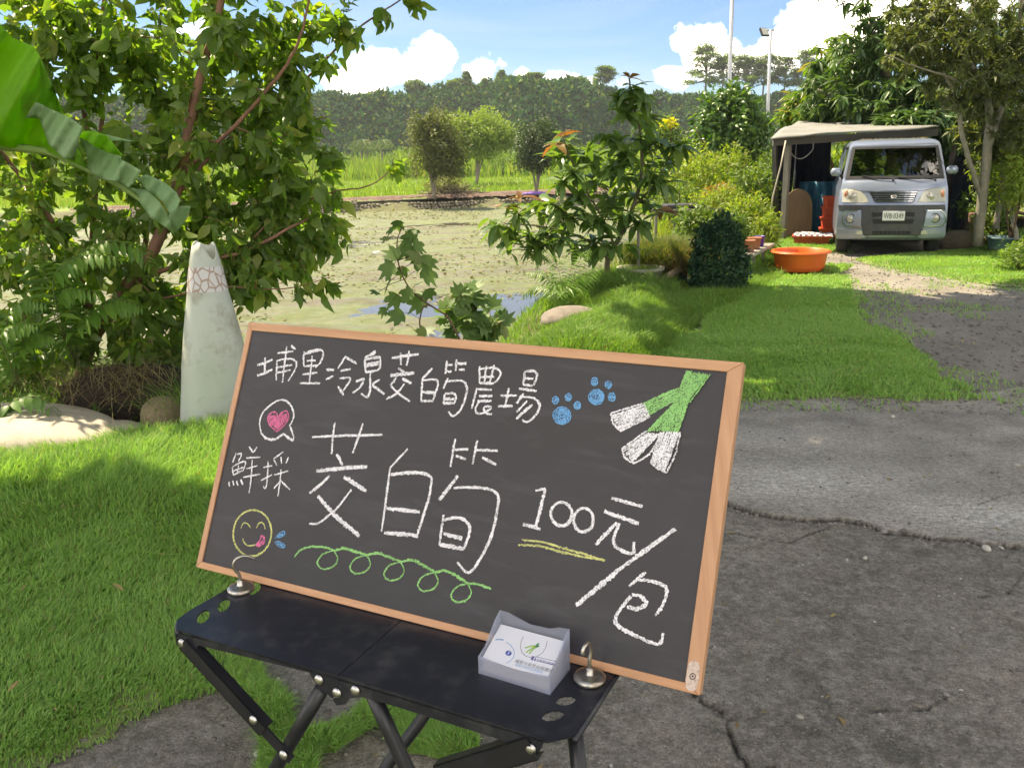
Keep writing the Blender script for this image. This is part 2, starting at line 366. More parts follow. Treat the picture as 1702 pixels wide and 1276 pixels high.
def sheet(x0, x1, y0, y1, step, poly, zf, name, m, rag=.05, attrs=None, kind='structure', ragscale=4):
    nx, ny = int((x1-x0)/step)+1, int((y1-y0)/step)+1; X_, Y_ = np.meshgrid(np.linspace(x0, x1, nx), np.linspace(y0, y1, ny))
    Z_ = zf(X_, Y_); jx = X_+rag*2*fbm(X_*ragscale, Y_*ragscale+9); jy = Y_+rag*2*fbm(X_*ragscale+7, Y_*ragscale)
    ins_ = inpoly(jx, jy, poly); q = ins_[:-1, :-1] & ins_[1:, :-1] & ins_[:-1, 1:] & ins_[1:, 1:]
    idx = np.arange(nx*ny).reshape(ny, nx); a = idx[:-1, :-1][q]; b = idx[:-1, 1:][q]; c = idx[1:, 1:][q]; d = idx[1:, :-1][q]
    fl = np.stack([a, b, c, d], 1).ravel(); used, inv = np.unique(fl, return_inverse=True)
    V = np.stack([X_.ravel(), Y_.ravel(), Z_.ravel()], 1)[used]; me = npmesh(name, V, inv.ravel(), np.full(len(a), 4), True)
    for k, fn in (attrs or {}).items():
        at = me.attributes.new(k, 'FLOAT', 'POINT'); at.data.foreach_set('value', np.asarray(fn(V[:, 0], V[:, 1]), dtype=np.float32))
    me.materials.append(m); o = bpy.data.objects.new(name, me); link(o); o['kind'] = kind; return o

m, t = newmat('ground_soil'); tc = t.n('ShaderNodeTexCoord'); at = t.n('ShaderNodeAttribute', attribute_name='green').outputs['Fac']
soil = t.mix(t.ramp(t.noise(3, 8, .7, tc.outputs['Object']), [(.35, 0.), (.65, 1.)]), (.13, .105, .075), (.07, .055, .04))
grs = t.mix(t.ramp(t.noise(.35, 8, .7, tc.outputs['Object']), [(.4, 0.), (.62, 1.)]), (.10, .18, .03), (.19, .25, .05))
gf = t.math('ADD', at, t.math('MULTIPLY', t.math('SUBTRACT', t.noise(5, 5, .6, tc.outputs['Object']), .5), .8), clamp=True)
p = t.n('ShaderNodeBsdfPrincipled', ins={'Base Color': t.mix(gf, soil, grs), 'Roughness': .95, 'Normal': bump(t, t.noise(25, 8, .7, tc.outputs['Object']), .7, .03)}); finish(t, p.outputs[0]); M_GROUND = m
az_ = np.radians(np.concatenate([np.linspace(-180, -62, 40)[:-1], np.linspace(-62, 62, 250), np.linspace(62, 180, 40)[1:]]))
r_ = np.exp(np.linspace(math.log(.25), math.log(640), 300)); RR, AA = np.meshgrid(r_, az_, indexing='ij'); XX = RR*np.sin(AA); YY = RR*np.cos(AA); ZZ = gz(XX, YY)-.012
nr, na = RR.shape; idx = np.arange(nr*na).reshape(nr, na); fl = np.stack([idx[:-1, :-1], idx[:-1, 1:], idx[1:, 1:], idx[1:, :-1]], -1).reshape(-1, 4)
V = np.stack([XX, YY, ZZ], -1).reshape(-1, 3); V = np.vstack([V, [[0, 0, gz(0, 0)-.012]]])
fl2 = np.array([[nr*na, i+1, i] for i in range(na-1)])
me = npmesh('ground', V, np.concatenate([fl.ravel(), fl2.ravel()]), np.concatenate([np.full(len(fl), 4), np.full(len(fl2), 3)]), True)
gr = sst((V[:, 1]-yfar(V[:, 0])-1.2)/2.0)*.95+.25; gr = np.where((V[:, 0] > 5)&(V[:, 1] > 6), np.maximum(gr, .6), gr); gr = np.where(np.hypot(V[:, 0], V[:, 1]) > 60, 1, gr)
a = me.attributes.new('green', 'FLOAT', 'POINT'); a.data.foreach_set('value', gr.astype(np.float32)); me.materials.append(M_GROUND)
o = bpy.data.objects.new('ground', me); link(o); o['kind'] = 'structure'

# --- pond: wet mud with real hollows, water standing in them
m, t = newmat('pond_mud'); tc = t.n('ShaderNodeTexCoord'); ob = tc.outputs['Object']
mud = t.mix(t.ramp(t.noise(1.6, 8, .65, ob), [(.35, 0.), (.65, 1.)]), (.165, .148, .115), (.095, .082, .063))
mpn = t.n('ShaderNodeMapping', ins={0: ob, 'Rotation': (0, 0, .3), 'Scale': (.45, 1.3, 1)}).outputs[0]
alg = t.ramp(t.noise(1.3, 10, .72, mpn, .4), [(.37, 0.), (.56, 1.)]); ac = t.mix(t.ramp(t.noise(7, 6, .7, ob), [(.35, 0.), (.7, 1.)]), (.10, .165, .04), (.19, .225, .075))
col = t.mix(t.math('MULTIPLY', alg, .76), mud, ac); col = t.mix(t.ramp(t.noise(28, 8, .75, ob), [(.52, 0.), (.68, .7)]), col, (.09, .07, .045))
p = t.n('ShaderNodeBsdfPrincipled', ins={'Base Color': col, 'Roughness': t.ramp(t.noise(3, 4, .6, ob), [(.4, .5), (.6, .9)]), 'Normal': bump(t, t.noise(40, 8, .75, ob), .8, .03)}); finish(t, p.outputs[0]); M_MUD = m
PUD = [(G(868, 508, ZP)[:2], 1.0, 1.6), (G(560, 405, ZP)[:2], 1.6, .5), (G(610, 520, ZP)[:2], .6, .35), (G(450, 640, ZP)[:2], .8, .4), (G(1010, 400, ZP)[:2], 1.3, .5), (G(700, 560, ZP)[:2], .5, .7), (G(480, 470, ZP)[:2], 1.0, .45), (G(760, 375, ZP)[:2], 2.0, .4)]
def zmud(x, y):
    z = ZP+.020+.045*fbm(x*.7, y*1.2, 5)+.035*fbm(x*5, y*5, 4)
    for (c, r, d) in PUD: z = z-.035*d*np.exp(-(((x-c[0])/(r*1.5))**2+((y-c[1])/r)**2)*1.3)
    return z
ppoly = [(-34, 5.2), (-.2, 5.2), (.2, 6.6), (.6, 8.6), (1.6, 11), (2.6, 14), (4.2, 20), (7.4, 31), (8.5, yfar(8.5)), (-34, yfar(-34))]
sheet(-9, 8.6, 5.2, 16, .045, ppoly, zmud, 'pond_bed', M_MUD, rag=0)
sheet(-34, 8.6, 16, 34, .14, ppoly, zmud, 'pond_bed', M_MUD, rag=0)
m, t = newmat('pond_water'); tc = t.n('ShaderNodeTexCoord')
p = t.n('ShaderNodeBsdfPrincipled', ins={'Base Color': (.09, .085, .07), 'Roughness': .04, 'IOR': 1.33, 'Specular IOR Level': .8, 'Normal': bump(t, t.noise(6, 3, .5, tc.outputs['Object']), .08, .02)}); finish(t, p.outputs[0])
M_WATER = m
mb = MB(); mb.add([(-34, 5.2, ZP), (-.1, 5.2, ZP), (8.6, 31, ZP), (8.6, yfar(8.6), ZP), (-34, yfar(-34), ZP)], [(0, 1, 2, 3, 4)]); o = mb.build('water', M_WATER); o['kind'] = 'structure'
# floating weed and dead stalks on the mud
M_WEED = leafmat('pond_weed', (.13, .18, .045), (.25, .25, .11), .1, .8, odd=(.20, .14, .08), oddf=.3)
n = 30000; yy = 6+26*rng.random(n)**1.35; xx = -10+18*rng.random(n); k = (xx < np.interp(yy, XRy, XRx)-.25) & (fbm(xx*.5+3, yy*1.1, 4)+.1*rng.random(n) > .0) & (np.abs(xx/yy) < .75); xx, yy = xx[k], yy[k]; n = len(xx)
P = np.stack([xx, yy, np.maximum(zmud(xx, yy), ZP)+.004], 1); D = unit(np.stack([rng.normal(size=n), rng.normal(size=n), np.abs(rng.normal(0, .18, n))], 1)); foliage('pond_weed', SIMPLE, (P, D, unit(np.array([0, 0, 1.])+rng.normal(0, .25, (n, 3))), .03+.05*rng.random(n)*np.sqrt(yy/8)), M_WEED, None)

# --- cobbled dyke on the far side of the pond, stones laid one by one
M_COB = pm('cobble', (.42, .37, .28), (.26, .22, .17), 9, .85, bmp=.4, bscale=40, dirt=(.10, .08, .05), damt=.6, rvar=.45)
M_DIRT = pm('dyke_soil', (.20, .13, .10), (.11, .07, .055), 5, .95, bmp=.8, bscale=20, bdist=.03)
dyke = empty('cobble_wall', (DA[0], DA[1], ZP), label='low retaining wall of rounded river cobbles along the far edge of the pond', cat='stone wall')
dv = unit(DB-DA); nrm_ = np.array([dv[1], -dv[0], 0]); L_ = np.linalg.norm(DB-DA)+6
import bmesh
def rockmesh(name, seed, sub=1, amp=.18, sc=(1, .8, .7), m=None, fr=1.3):
    b = bmesh.new(); bmesh.ops.create_icosphere(b, subdivisions=sub, radius=1); r = np.random.default_rng(seed); o1, o2 = r.random(2)*40
    for v in b.verts:
        c = v.co; k = 1+amp*2*float(fbm(c.x*fr+o1+c.z, c.y*fr+o2+c.z*.7, 4)); v.co = Vector((c.x*sc[0]*k, c.y*sc[1]*k, c.z*sc[2]*k))
    me = bpy.data.meshes.new(name); b.to_mesh(me); b.free(); me.polygons.foreach_set('use_smooth', np.ones(len(me.polygons), dtype=bool)); me.materials.append(m); return me
cobs = [rockmesh('stone', i, 1, .12, (1, .8, .75), M_COB) for i in range(6)]
cnt = 0; rows = [0, 1, 2, 3]
for row in range(5):
    x_ = -.1+.1*(row % 2)
    while x_ < L_-.8 and cnt < 296:
        s_ = rng.uniform(.058, .085); x_ += s_*1.9
        o = bpy.data.objects.new('stone', cobs[rng.integers(6)]); link(o, dyke); cnt += 1
        p = (DA-np.array([DA[0], DA[1], ZP]))+dv*x_+nrm_*(.12-.03*row+rng.normal(0, .012)); o.location = (p[0], p[1], .045+row*.088+rng.normal(0, .012)+.04*float(fbm(x_*.8, 3))); o.scale = (s_*1.15, s_, s_); o.rotation_euler = tuple(rng.uniform(-.5, .5, 3)+np.array([0, 0, rng.uniform(0, 3)]))
P_, N_ = [], 0
if True:   # the rest of the stones run on to the right behind the saplings
    V_, F_, Z_ = [], [], []
    base_me = cobs[0]; bv = np.array([v.co[:] for v in base_me.vertices]); bf = [tuple(p.vertices) for p in base_me.polygons]; mb = MB()
    for row in range(5):
        for x_ in np.arange(-9, 16, .15):
            if row*0+x_ < 0 or x_ > 0:
                if 0 < x_ < cnt/5*.142-.1: continue
                mb.add((bv*rng.uniform(.06, .085))@np.array(Matrix.Rotation(rng.uniform(0, 3), 3, 'Z'))+dv*(x_+rng.normal(0, .02))+nrm_*(.12-.03*row)+np.array([0, 0, .045+row*.088+rng.normal(0, .01)]), bf)
    o = mb.build('cobble_course', M_COB, dyke, smooth=True); o['kind'] = 'stuff'
def zbank(x, y): return np.minimum(.0+.16*sst((y-yfar(x)+.1)/.5), .10+.1*fbm(x*1.5, y*1.5)+.22*np.exp(-((y-yfar(x)-1.3)/.9)**2)*(x > DA[0]+3)*sst((x-DA[0]-4)/4)+.05)
sheet(DA[0]-9, 14, DA[1]-3, DB[1]+6, .12, [(DA[0]-9, yfar(DA[0]-9)+.0), (14, yfar(14)+.0), (14, yfar(14)+2.6), (3, yfar(3)+2.4), (-2, yfar(-2)+1.4), (DA[0], yfar(DA[0])+.9), (DA[0]-9, yfar(DA[0]-9)+.9)], zbank, 'earth_bank', M_DIRT, rag=.15, ragscale=1.2)

# --- far hill: a wooded escarpment
RIDGE = [(-900, 190), (0, 178), (330, 168), (420, 160), (520, 156), (600, 152), (690, 150), (720, 143), (780, 140), (850, 137), (905, 141), (1000, 142), (1100, 143), (1180, 149), (1320, 149), (1500, 142), (1800, 135), (2600, 120)]
HY = 142.
rx = [AT(a, b, HY)[0] for a, b in RIDGE]; rz = [AT(a, b, HY)[2] for a, b in RIDGE]
ty_x = [-400, -60, -30, -14, -4, 2, 10, 24, 32, 60, 400]; ty_y = [118, 122, 128, 132, 133, 122, 124, 146, 140, 140, 150]
def hillz(x, y):
    y0 = np.interp(x, ty_x, ty_y)+6*fbm(x*.05, .3, 3)+3*fbm(x*.2, 5, 3); h = np.interp(x, rx, rz)-.9
    tt = np.clip((y-y0)/16, 0, 1.2); base = h*sst(np.clip(tt, 0, 1))**.8
    return base+(2.4*fbm(x*.30, y*.30, 4)+3.4*fbm(x*.11, y*.14, 3)*np.sin(np.pi*np.clip(tt, 0, 1)))*(tt > .01)
M_HILL = pm('hill_undergrowth', (.035, .055, .02), (.06, .08, .03), .5, .95)
hx = np.linspace(-230, 260, 420); hy = np.concatenate([np.linspace(108, 175, 70), np.linspace(180, 420, 12)]); HX, HYY = np.meshgrid(hx, hy); HZ = hillz(HX, HYY)-.4
idx = np.arange(HX.size).reshape(HX.shape); fl = np.stack([idx[:-1, :-1], idx[:-1, 1:], idx[1:, 1:], idx[1:, :-1]], -1).reshape(-1)
me = npmesh('hill', np.stack([HX, HYY, HZ], -1).reshape(-1, 3), fl, np.full(len(fl)//4, 4), True); me.materials.append(M_HILL); o = bpy.data.objects.new('hill', me); link(o); o['kind'] = 'structure'
M_FOREST = leafmat('hill_forest', (.014, .062, .030), (.055, .14, .04), .25, .7, odd=(.16, .21, .05), oddf=.14, spec=.1)
n = 95000; xx = rng.uniform(-72, 80, n); y0 = np.interp(xx, ty_x, ty_y); yy = y0-3+rng.random(n)**1.15*26; zz = hillz(xx, yy); k = zz > .3; xx, yy, zz = xx[k], yy[k], zz[k]; n = len(xx)
P = np.stack([xx, yy, zz+rng.random(n)*1.1*(.4+2.2*np.maximum(0, fbm(xx*.4, yy*.4)+.15))], 1)
foliage('forest', SIMPLE, (P, unit(rng.normal(size=(n, 3))+np.array([0, -.2, .3])), unit(rng.normal(size=(n, 3))+np.array([0, -.3, .8])), .48+.6*rng.random(n)), M_FOREST, None)

def far_tree(name, label, cat_, px, yb, yt, w, Yd, m, style, n=2600, group=None, size=.5, zb=None):
    s = Yd/F; top = AT(px, yt, Yd); b = AT(px, yb, Yd); H = top[2]-b[2]; Wd = w*s*1.03
    e = empty(name, b, label=label, cat=cat_, group=group); g = Grow(b, .02*H+.02); g.limb([b-np.array([0, 0, .5]), b+np.array([.02*H, 0, .45*H]), b+np.array([0, 0, .85*H])], .028*H, .008*H, 6)
    if style == 'conifer':
        tt = rng.random(n)**1.3; ang = rng.random(n)*2*np.pi; lay = .75+.45*np.sin(tt*38); r = (1-tt)*Wd*.5*lay*rng.random(n)**.4; P = b+np.stack([r*np.cos(ang), r*np.sin(ang), H*(.12+.88*tt)-r*.15], 1); L = (P, unit(np.stack([np.cos(ang), np.sin(ang), -.2+0*ang], 1)+rng.normal(0, .4, (n, 3))), unit(np.array([0, 0, 1.])+rng.normal(0, .4, (n, 3))), size*(.6+.8*rng.random(n)))
    elif style == 'feather':      # tiers of flat sprays with sky between them
        cs = []; 
        for k in range(26):
            a_ = rng.random()*6.28; q = rng.random()**.5*Wd*.45; h = rng.uniform(.16, .97); q *= 1.25-h*.75
            c = b+np.array([q*math.cos(a_), q*math.sin(a_), H*h]); cs.append((c, (Wd*.2, Wd*.2, H*.045+.15), n//20)); g.mb.tube(bez(b+np.array([0, 0, H*.35*h+.2*H]), b+np.array([q*.3*math.cos(a_), q*.3*math.sin(a_), H*h*.85]), c, 5)-b, np.linspace(.012*H, .004*H, 5), 4)
        P = blobpts(cs); k_ = len(P); L = (P, unit(rng.normal(size=(k_, 3))*np.array([1, 1, .35])), unit(np.array([0, 0, 1.])+rng.normal(0, .4, (k_, 3))), size*(.5+.8*rng.random(k_)))
    else:
        L = shell_leaves(b+np.array([0, 0, H*.6]), (Wd*.5, Wd*.5, H*.42), n, size, inner=.35, lump=.7)
        for k in range(5):
            v = unit(rng.normal(size=3)*np.array([1, 1, .3])+np.array([0, 0, .8])); g.mb.tube(bez(b+np.array([0, 0, .15*H]), b+v*.3*H*np.array([.6, .6, 1]), b+np.array([0, 0, .2*H])+v*H*.6*np.array([Wd/H, Wd/H, 1]), 5)-b, np.linspace(.016*H, .004*H, 5), 5)
    g.mb.build('trunk', BARKG, e, smooth=True); foliage('crown', SIMPLE, L, m, e); return e
M_RT = leafmat('ridge_leaves', (.09, .15, .05), (.18, .26, .09), .4, .7, spec=.1)
words = {'conifer': 'dark pointed conifer', 'feather': 'airy flat-tiered tree', 'round': 'small rounded tree'}
rt = [(690, 152, 136, 26, 'round', 'leftmost small rounded tree on the ridge, alone above the shaded hillside'), (776, 146, 119, 30, 'conifer', 'left one of two pointed conifers standing above the ridge line'), (806, 142, 132, 16, 'conifer', 'short conifer between the two tall pointed ones on the ridge'),
      (834, 142, 117, 34, 'conifer', 'right one of two tall pointed conifers on the ridge'), (760, 146, 134, 26, 'round', 'rounded tree left of the two ridge conifers'), (862, 141, 129, 24, 'round', 'rounded ridge tree just right of the tall conifer'), (888, 142, 121, 38, 'feather', 'spreading flat-tiered tree on the ridge right of the conifers'),
      (1007, 142, 110, 42, 'feather', 'lone dark tiered tree on the ridge behind the potted sapling'), (962, 143, 131, 28, 'round', 'low bright tree on the ridge left of the lone tiered tree'), (1172, 151, 74, 62, 'feather', 'tall airy tree at the left end of the ridge row behind the light poles'), (1200, 150, 88, 54, 'feather', 'second airy tree of the ridge row, left of the tall thin pole'),
      (1238, 150, 92, 56, 'feather', 'airy ridge tree between the two metal poles'), (1268, 150, 92, 50, 'feather', 'airy ridge tree right behind the floodlight pole'), (1303, 150, 94, 48, 'feather', 'airy ridge tree first to the right of the floodlight pole'), (1338, 150, 84, 56, 'feather', 'taller airy ridge tree second to the right of the floodlight pole'), (1378, 150, 74, 66, 'feather', 'broad airy ridge tree beside the dark mango crown'), (1425, 150, 78, 60, 'feather', 'airy ridge tree half hidden by the mango crown')]
for px, yb, yt, w, st, lab in rt:
    far_tree('ridge_tree', lab, 'tree', px, yb+4, yt, w, HY+8, M_RT, st, n=3000 if st == 'feather' else 1600, group='trees standing on the ridge', size=.5 if st != 'feather' else .42)

# --- grass
def blades(name, xy, z, h, w, m, parent=None, lean=.35, dirn=None, kind='stuff', one=False):
    n = len(xy); a_ = rng.random(n)*np.pi*2; d = np.stack([np.cos(a_), np.sin(a_)], 1)
    la = 2*np.pi*vnoise(xy[:, 0]*1.3, xy[:, 1]*1.3)*2; ld = np.stack([np.cos(la), np.sin(la)], 1)*.6+rng.normal(0, .6, (n, 2)); ld = ld*lean
    if dirn is not None: ld = ld+np.array(dirn)
    side = np.stack([-d[:, 1], d[:, 0]], 1)*w[:, None]; b = np.stack([xy[:, 0], xy[:, 1], z], 1); s3 = np.concatenate([side, np.zeros((n, 1))], 1)
    m1 = b+np.concatenate([ld*.35*h[:, None], (h*.55)[:, None]], 1); tp = b+np.concatenate([ld*1.05*h[:, None], (h*(1-.25*np.hypot(ld[:, 0], ld[:, 1]))).clip(.02)[:, None]], 1)
    if one: V = np.stack([b-s3, b+s3, tp], 1).reshape(-1, 3); fl = np.arange(3*n); sz = np.full(n, 3)
    else: V = np.stack([b-s3, b+s3, m1+s3*.8, m1-s3*.8, tp], 1).reshape(-1, 3); fl = (np.array([0, 1, 2, 3, 3, 2, 4])[None]+5*np.arange(n)[:, None]).ravel(); sz = np.tile([4, 3], n)
    me = npmesh(name, V, fl, sz, True); me.materials.append(m); o = bpy.data.objects.new(name, me); link(o, parent); o['kind'] = kind; return o
def sample_poly(poly, n, power=0.0, rag=0, nearb=0):
    P = np.array(poly)[:, :2]; lo, hi = P.min(0), P.max(0); out = []
    while sum(map(len, out)) < n:
        q = lo+(hi-lo)*rng.random((n*2, 2)); j = q+rag*2*np.stack([fbm(q[:, 0]*4, q[:, 1]*4+9), fbm(q[:, 0]*4+7, q[:, 1]*4)], 1) if rag else q
        k = inpoly(j[:, 0], j[:, 1], poly)
        if nearb: k &= rng.random(len(q)) < (nearb/np.maximum(nearb, np.hypot(q[:, 0], q[:, 1])))**1.6
        out.append(q[k])
    return np.vstack(out)[:n]
M_GRASS = leafmat('grass', (.215, .42, .11), (.37, .54, .185), .45, .5, odd=(.36, .34, .16), oddf=.06, tcol=(1.25, 1.35, .6), spec=.2)
M_GRASSD = leafmat('grass_dark', (.13, .27, .06), (.26, .40, .11), .35, .55, odd=(.22, .19, .09), oddf=.05, spec=.2)
M_TURF = pm('turf_base', (.22, .29, .10), (.19, .21, .09), 12, .95, bmp=.8, bscale=120, bdist=.01)
LAWN = GP([(-260, 800), (0, 778), (120, 770), (232, 738), (300, 742), (425, 742), (480, 800), (500, 900), (470, 1000), (425, 1060), (388, 1090), (378, 1140), (330, 1160), (250, 1185), (190, 1215), (130, 1240), (60, 1276), (-60, 1330), (-420, 1330)])
def zlawn(x, y): return -.006+.022*np.clip(dpoly(x, y, LAWN[6:17])*6, 0, 1)+.09*sst((y-2.6)/1.4)*np.clip(.6+1.6*fbm(x*2.2, y*2.2, 3), 0, 1.5)+.02*fbm(x*5, y*5)
sheet(-4.2, -.1, 1.2, 4.6, .035, LAWN, zlawn, 'lawn', M_TURF, rag=.05)
q = sample_poly(LAWN, 118000, rag=.05, nearb=2.0); hh = (.032+.075*sst((q[:, 1]-2.3)/1.6)*np.clip(.7+1.8*fbm(q[:, 0]*3, q[:, 1]*3, 3), .1, 1.6)+.018*np.clip(fbm(q[:, 0]*9, q[:, 1]*9)*2+.3, 0, 1))*(.65+.7*rng.random(len(q)))
ed = dpoly(q[:, 0], q[:, 1], LAWN[6:17]); hh *= np.clip(.35+ed*2.6, .35, 1); k = rng.random(len(q)) < np.clip(.25+ed*9, .25, 1); k &= ~((fbm(q[:, 0]*3+40, q[:, 1]*3, 3) > .20) & (rng.random(len(q)) < .6)); q = q[k]; hh = hh[k]
blades('lawn_grass', q, zlawn(q[:, 0], q[:, 1])-.004, hh, .0017+.0019*rng.random(len(q)), M_GRASS, lean=.55)
TUFTS = [GP([(392, 1090), (455, 1160), (505, 1215), (560, 1205), (640, 1170), (720, 1172), (800, 1215), (795, 1245), (700, 1240), (640, 1200), (560, 1250), (470, 1250), (415, 1190), (375, 1120)]), GP([(640, 1215), (720, 1210), (800, 1228), (770, 1262), (690, 1255)]), GP([(440, 1225), (530, 1215), (540, 1290), (450, 1300)])]
for i, tp in enumerate(TUFTS):
    q = sample_poly(tp, [22000, 7000, 3500][i], rag=.06); blades('lawn_grass', q, np.zeros(len(q))+.0, (.018+.028*rng.random(len(q)))*(.7+1.0*np.clip(fbm(q[:, 0]*8, q[:, 1]*8)*2+.4, 0, 1)), .0012+.0013*rng.random(len(q)), M_GRASS, lean=.7)
MID = GP([(1128, 585), (1150, 548), (1195, 520), (1230, 498), (1270, 478), (1300, 462), (1345, 459), (1420, 461), (1418, 478), (1432, 500), (1428, 520), (1450, 545), (1500, 560), (1535, 590), (1560, 620), (1605, 664), (1520, 668), (1400, 660), (1320, 668), (1240, 664), (1160, 672), (1050, 672), (1010, 640), (1060, 600)])
def zmid(x, y): return .002+.022*np.clip(dpoly(x, y, MID[10:])*4, 0, 1)+.03*fbm(x*1.5, y*1.5)*np.clip(dpoly(x, y, MID[10:])*2, 0, 1)
sheet(.2, 4.4, 4.2, 10, .05, MID, zmid, 'lawn', M_TURF, rag=.10, ragscale=3)
q = sample_poly(MID, 88000, rag=.16, nearb=3.5); ed = dpoly(q[:, 0], q[:, 1], MID[4:]); q = q[rng.random(len(q)) < np.clip(.12+ed*4.5, .12, 1)]; blades('lawn_grass', q, zmid(q[:, 0], q[:, 1])-.004, (.018+.026*rng.random(len(q)))*(.8+.8*np.clip(fbm(q[:, 0]*2, q[:, 1]*2)*2+.3, 0, 1)), .0038+.003*rng.random(len(q)), M_GRASS, lean=.6)
RL = GP([(1415, 431), (1480, 424), (1560, 418), (1640, 412), (1720, 400), (1900, 390), (1900, 520), (1702, 478), (1640, 474), (1560, 462), (1500, 452), (1480, 445), (1440, 440)])
def zrl(x, y): return gz(x, y)+.028*np.clip(dpoly(x, y, RL+[RL[0]])*5-.2, 0, 1)-.002+.02*fbm(x*1.5, y*1.5)*np.clip(dpoly(x, y, RL+[RL[0]])*2, 0, 1)
sheet(3.5, 12, 8, 13.6, .06, RL, zrl, 'lawn', M_TURF, rag=.16, ragscale=2)
q = sample_poly(RL, 60000, rag=.22); q = q[rng.random(len(q)) < np.clip(.15+dpoly(q[:, 0], q[:, 1], RL+[RL[0]])*4, 0, 1)]; blades('lawn_grass', q, zrl(q[:, 0], q[:, 1])-.004, (.018+.03*rng.random(len(q))), .004+.003*rng.random(len(q)), M_GRASS, lean=.6)
# strip of lawn left of the drive, before and beside the shed
LL = GP([(1285, 455), (1295, 440), (1290, 415), (1305, 398), (1400, 400), (1400, 418), (1345, 424), (1330, 440), (1360, 448), (1415, 446), (1400, 458)])
sheet(2.5, 6.5, 9, 14.6, .06, LL, zmid, 'lawn', M_TURF, rag=.12, ragscale=2); q = sample_poly(LL, 14000, rag=.12); blades('lawn_grass', q, zmid(q[:, 0], q[:, 1]), .03+.05*rng.random(len(q)), .004+.003*rng.random(len(q)), M_GRASS, lean=.6)
# long grass mound on the bank behind the board
def mound(polypx, n, h, m, amp, name='grass_mound', w=.003, lean=.7):
    P = GP(polypx); c = np.mean(P, 0); q = sample_poly(P, n, rag=.05); e_ = np.minimum(dpoly(q[:, 0], q[:, 1], P+[P[0]])/.35, 1); z = np.maximum(gz(q[:, 0], q[:, 1]), -.05)+amp*sst(e_)*(.6+1.2*np.clip(fbm(q[:, 0]*2.6, q[:, 1]*2.6, 3)+.4, 0, 1))
    lo = np.array(P).min(0)-.1; hi = np.array(P).max(0)+.1
    sheet(lo[0], hi[0], lo[1], hi[1], .05, P, lambda x, y: np.maximum(gz(x, y), -.05)+amp*sst(np.minimum(dpoly(x, y, P+[P[0]])/.35, 1))*(.6+1.2*np.clip(fbm(x*2.6, y*2.6, 3)+.4, 0, 1)), name, M_TURF, rag=.02)
    blades(name, q, z-.01, h*(.6+.7*rng.random(n)), w*(.6+.8*rng.random(n)), m, lean=lean)
mound([(878, 575), (905, 545), (960, 520), (1010, 497), (1080, 487), (1130, 500), (1150, 545), (1135, 585), (1090, 600), (1000, 600), (900, 600)], 26000, .09, M_GRASSD, .11, w=.0034)
mound([(1120, 500), (1180, 478), (1245, 455), (1290, 452), (1300, 462), (1250, 490), (1190, 525), (1140, 545)], 15000, .09, M_GRASSD, .03, w=.004)
mound([(900, 515), (930, 490), (1000, 470), (1120, 470), (1130, 495), (1080, 500), (1000, 505), (940, 522)], 14000, .16, M_GRASSD, .10, w=.003)
mound([(1165, 455), (1230, 440), (1285, 430), (1290, 450), (1240, 465), (1180, 485)], 9000, .16, M_GRASSD, .05, w=.003)

# --- meadow beyond the pond, rising into tall grass
M_MEADOW = leafmat('meadow_grass', (.14, .24, .04), (.26, .36, .08), .45, .6, odd=(.32, .32, .12), oddf=.1, spec=.15)
n = 60000; yy = 31+rng.random(n)**1.1*45; xx = (rng.random(n)-.5)*1.5*yy; k = yy > yfar(xx)+1.3+1.0*rng.random(n); xx, yy = xx[k], yy[k]; n = len(xx)
blades('meadow_grass', np.stack([xx, yy], 1), gz(xx, yy), .12+.16*rng.random(n)+.12*np.clip(fbm(xx*.4, yy*.4)*3, 0, 1), .020+.017*rng.random(n), M_MEADOW, lean=.3, one=True)
n = 60000; yy = 66+rng.random(n)*44; xx = (rng.random(n)-.5)*1.5*yy; blades('meadow_grass', np.stack([xx, yy], 1), gz(xx, yy), (.9+1.0*rng.random(n))*(.6+.9*np.clip(fbm(xx*.15, yy*.15)*3+.4, 0, 1)), .055+.055*rng.random(n), M_MEADOW, lean=.25, one=True)
M_SCRUB = leafmat('field_scrub', (.09, .17, .04), (.20, .30, .07), .35, .6, spec=.15)
for i, (px, yb, w, h, Yd, lab) in enumerate([(620, 282, 60, 26, 80, 'low green thicket in the field left of the brown tree'), (560, 288, 70, 36, 78, 'wide thicket at the field edge behind the leafy tree'), (655, 272, 70, 34, 100, 'dark thicket at the foot of the hill left of the small round trees'), (745, 290, 50, 26, 66, 'tuft of rank weeds right of the brown tree trunk'), (840, 288, 80, 30, 70, 'long weedy clump between the pale tree and the dark round tree'), (930, 278, 60, 30, 85, 'weedy clump behind the dark round tree'), (690, 262, 60, 40, 108, 'tall shrub mass at the foot of the hill'), (860, 262, 90, 34, 112, 'shrub belt at the hill foot behind the pale tree'), (980, 262, 90, 36, 112, 'shrub belt at the hill foot behind the potted sapling'), (1090, 268, 90, 44, 100, 'shrub belt left of the tall thin pole'), (500, 275, 120, 50, 100, 'shrub belt behind the leafy tree'), (1150, 262, 60, 30, 110, 'small shrub at the hill foot left of the dense dark tree')]):
    b = AT(px, yb, Yd); s = Yd/F; bush('field_shrub', lab, 'shrub', (b[0], b[1], h*s*.4), (w*s*.5, w*s*.4, h*s*.6), 2600, .32 if Yd > 90 else .24, M_SCRUB, group='shrubs scattered along the field', stems=3, base=(b[0], b[1], 0), stemr=.04)
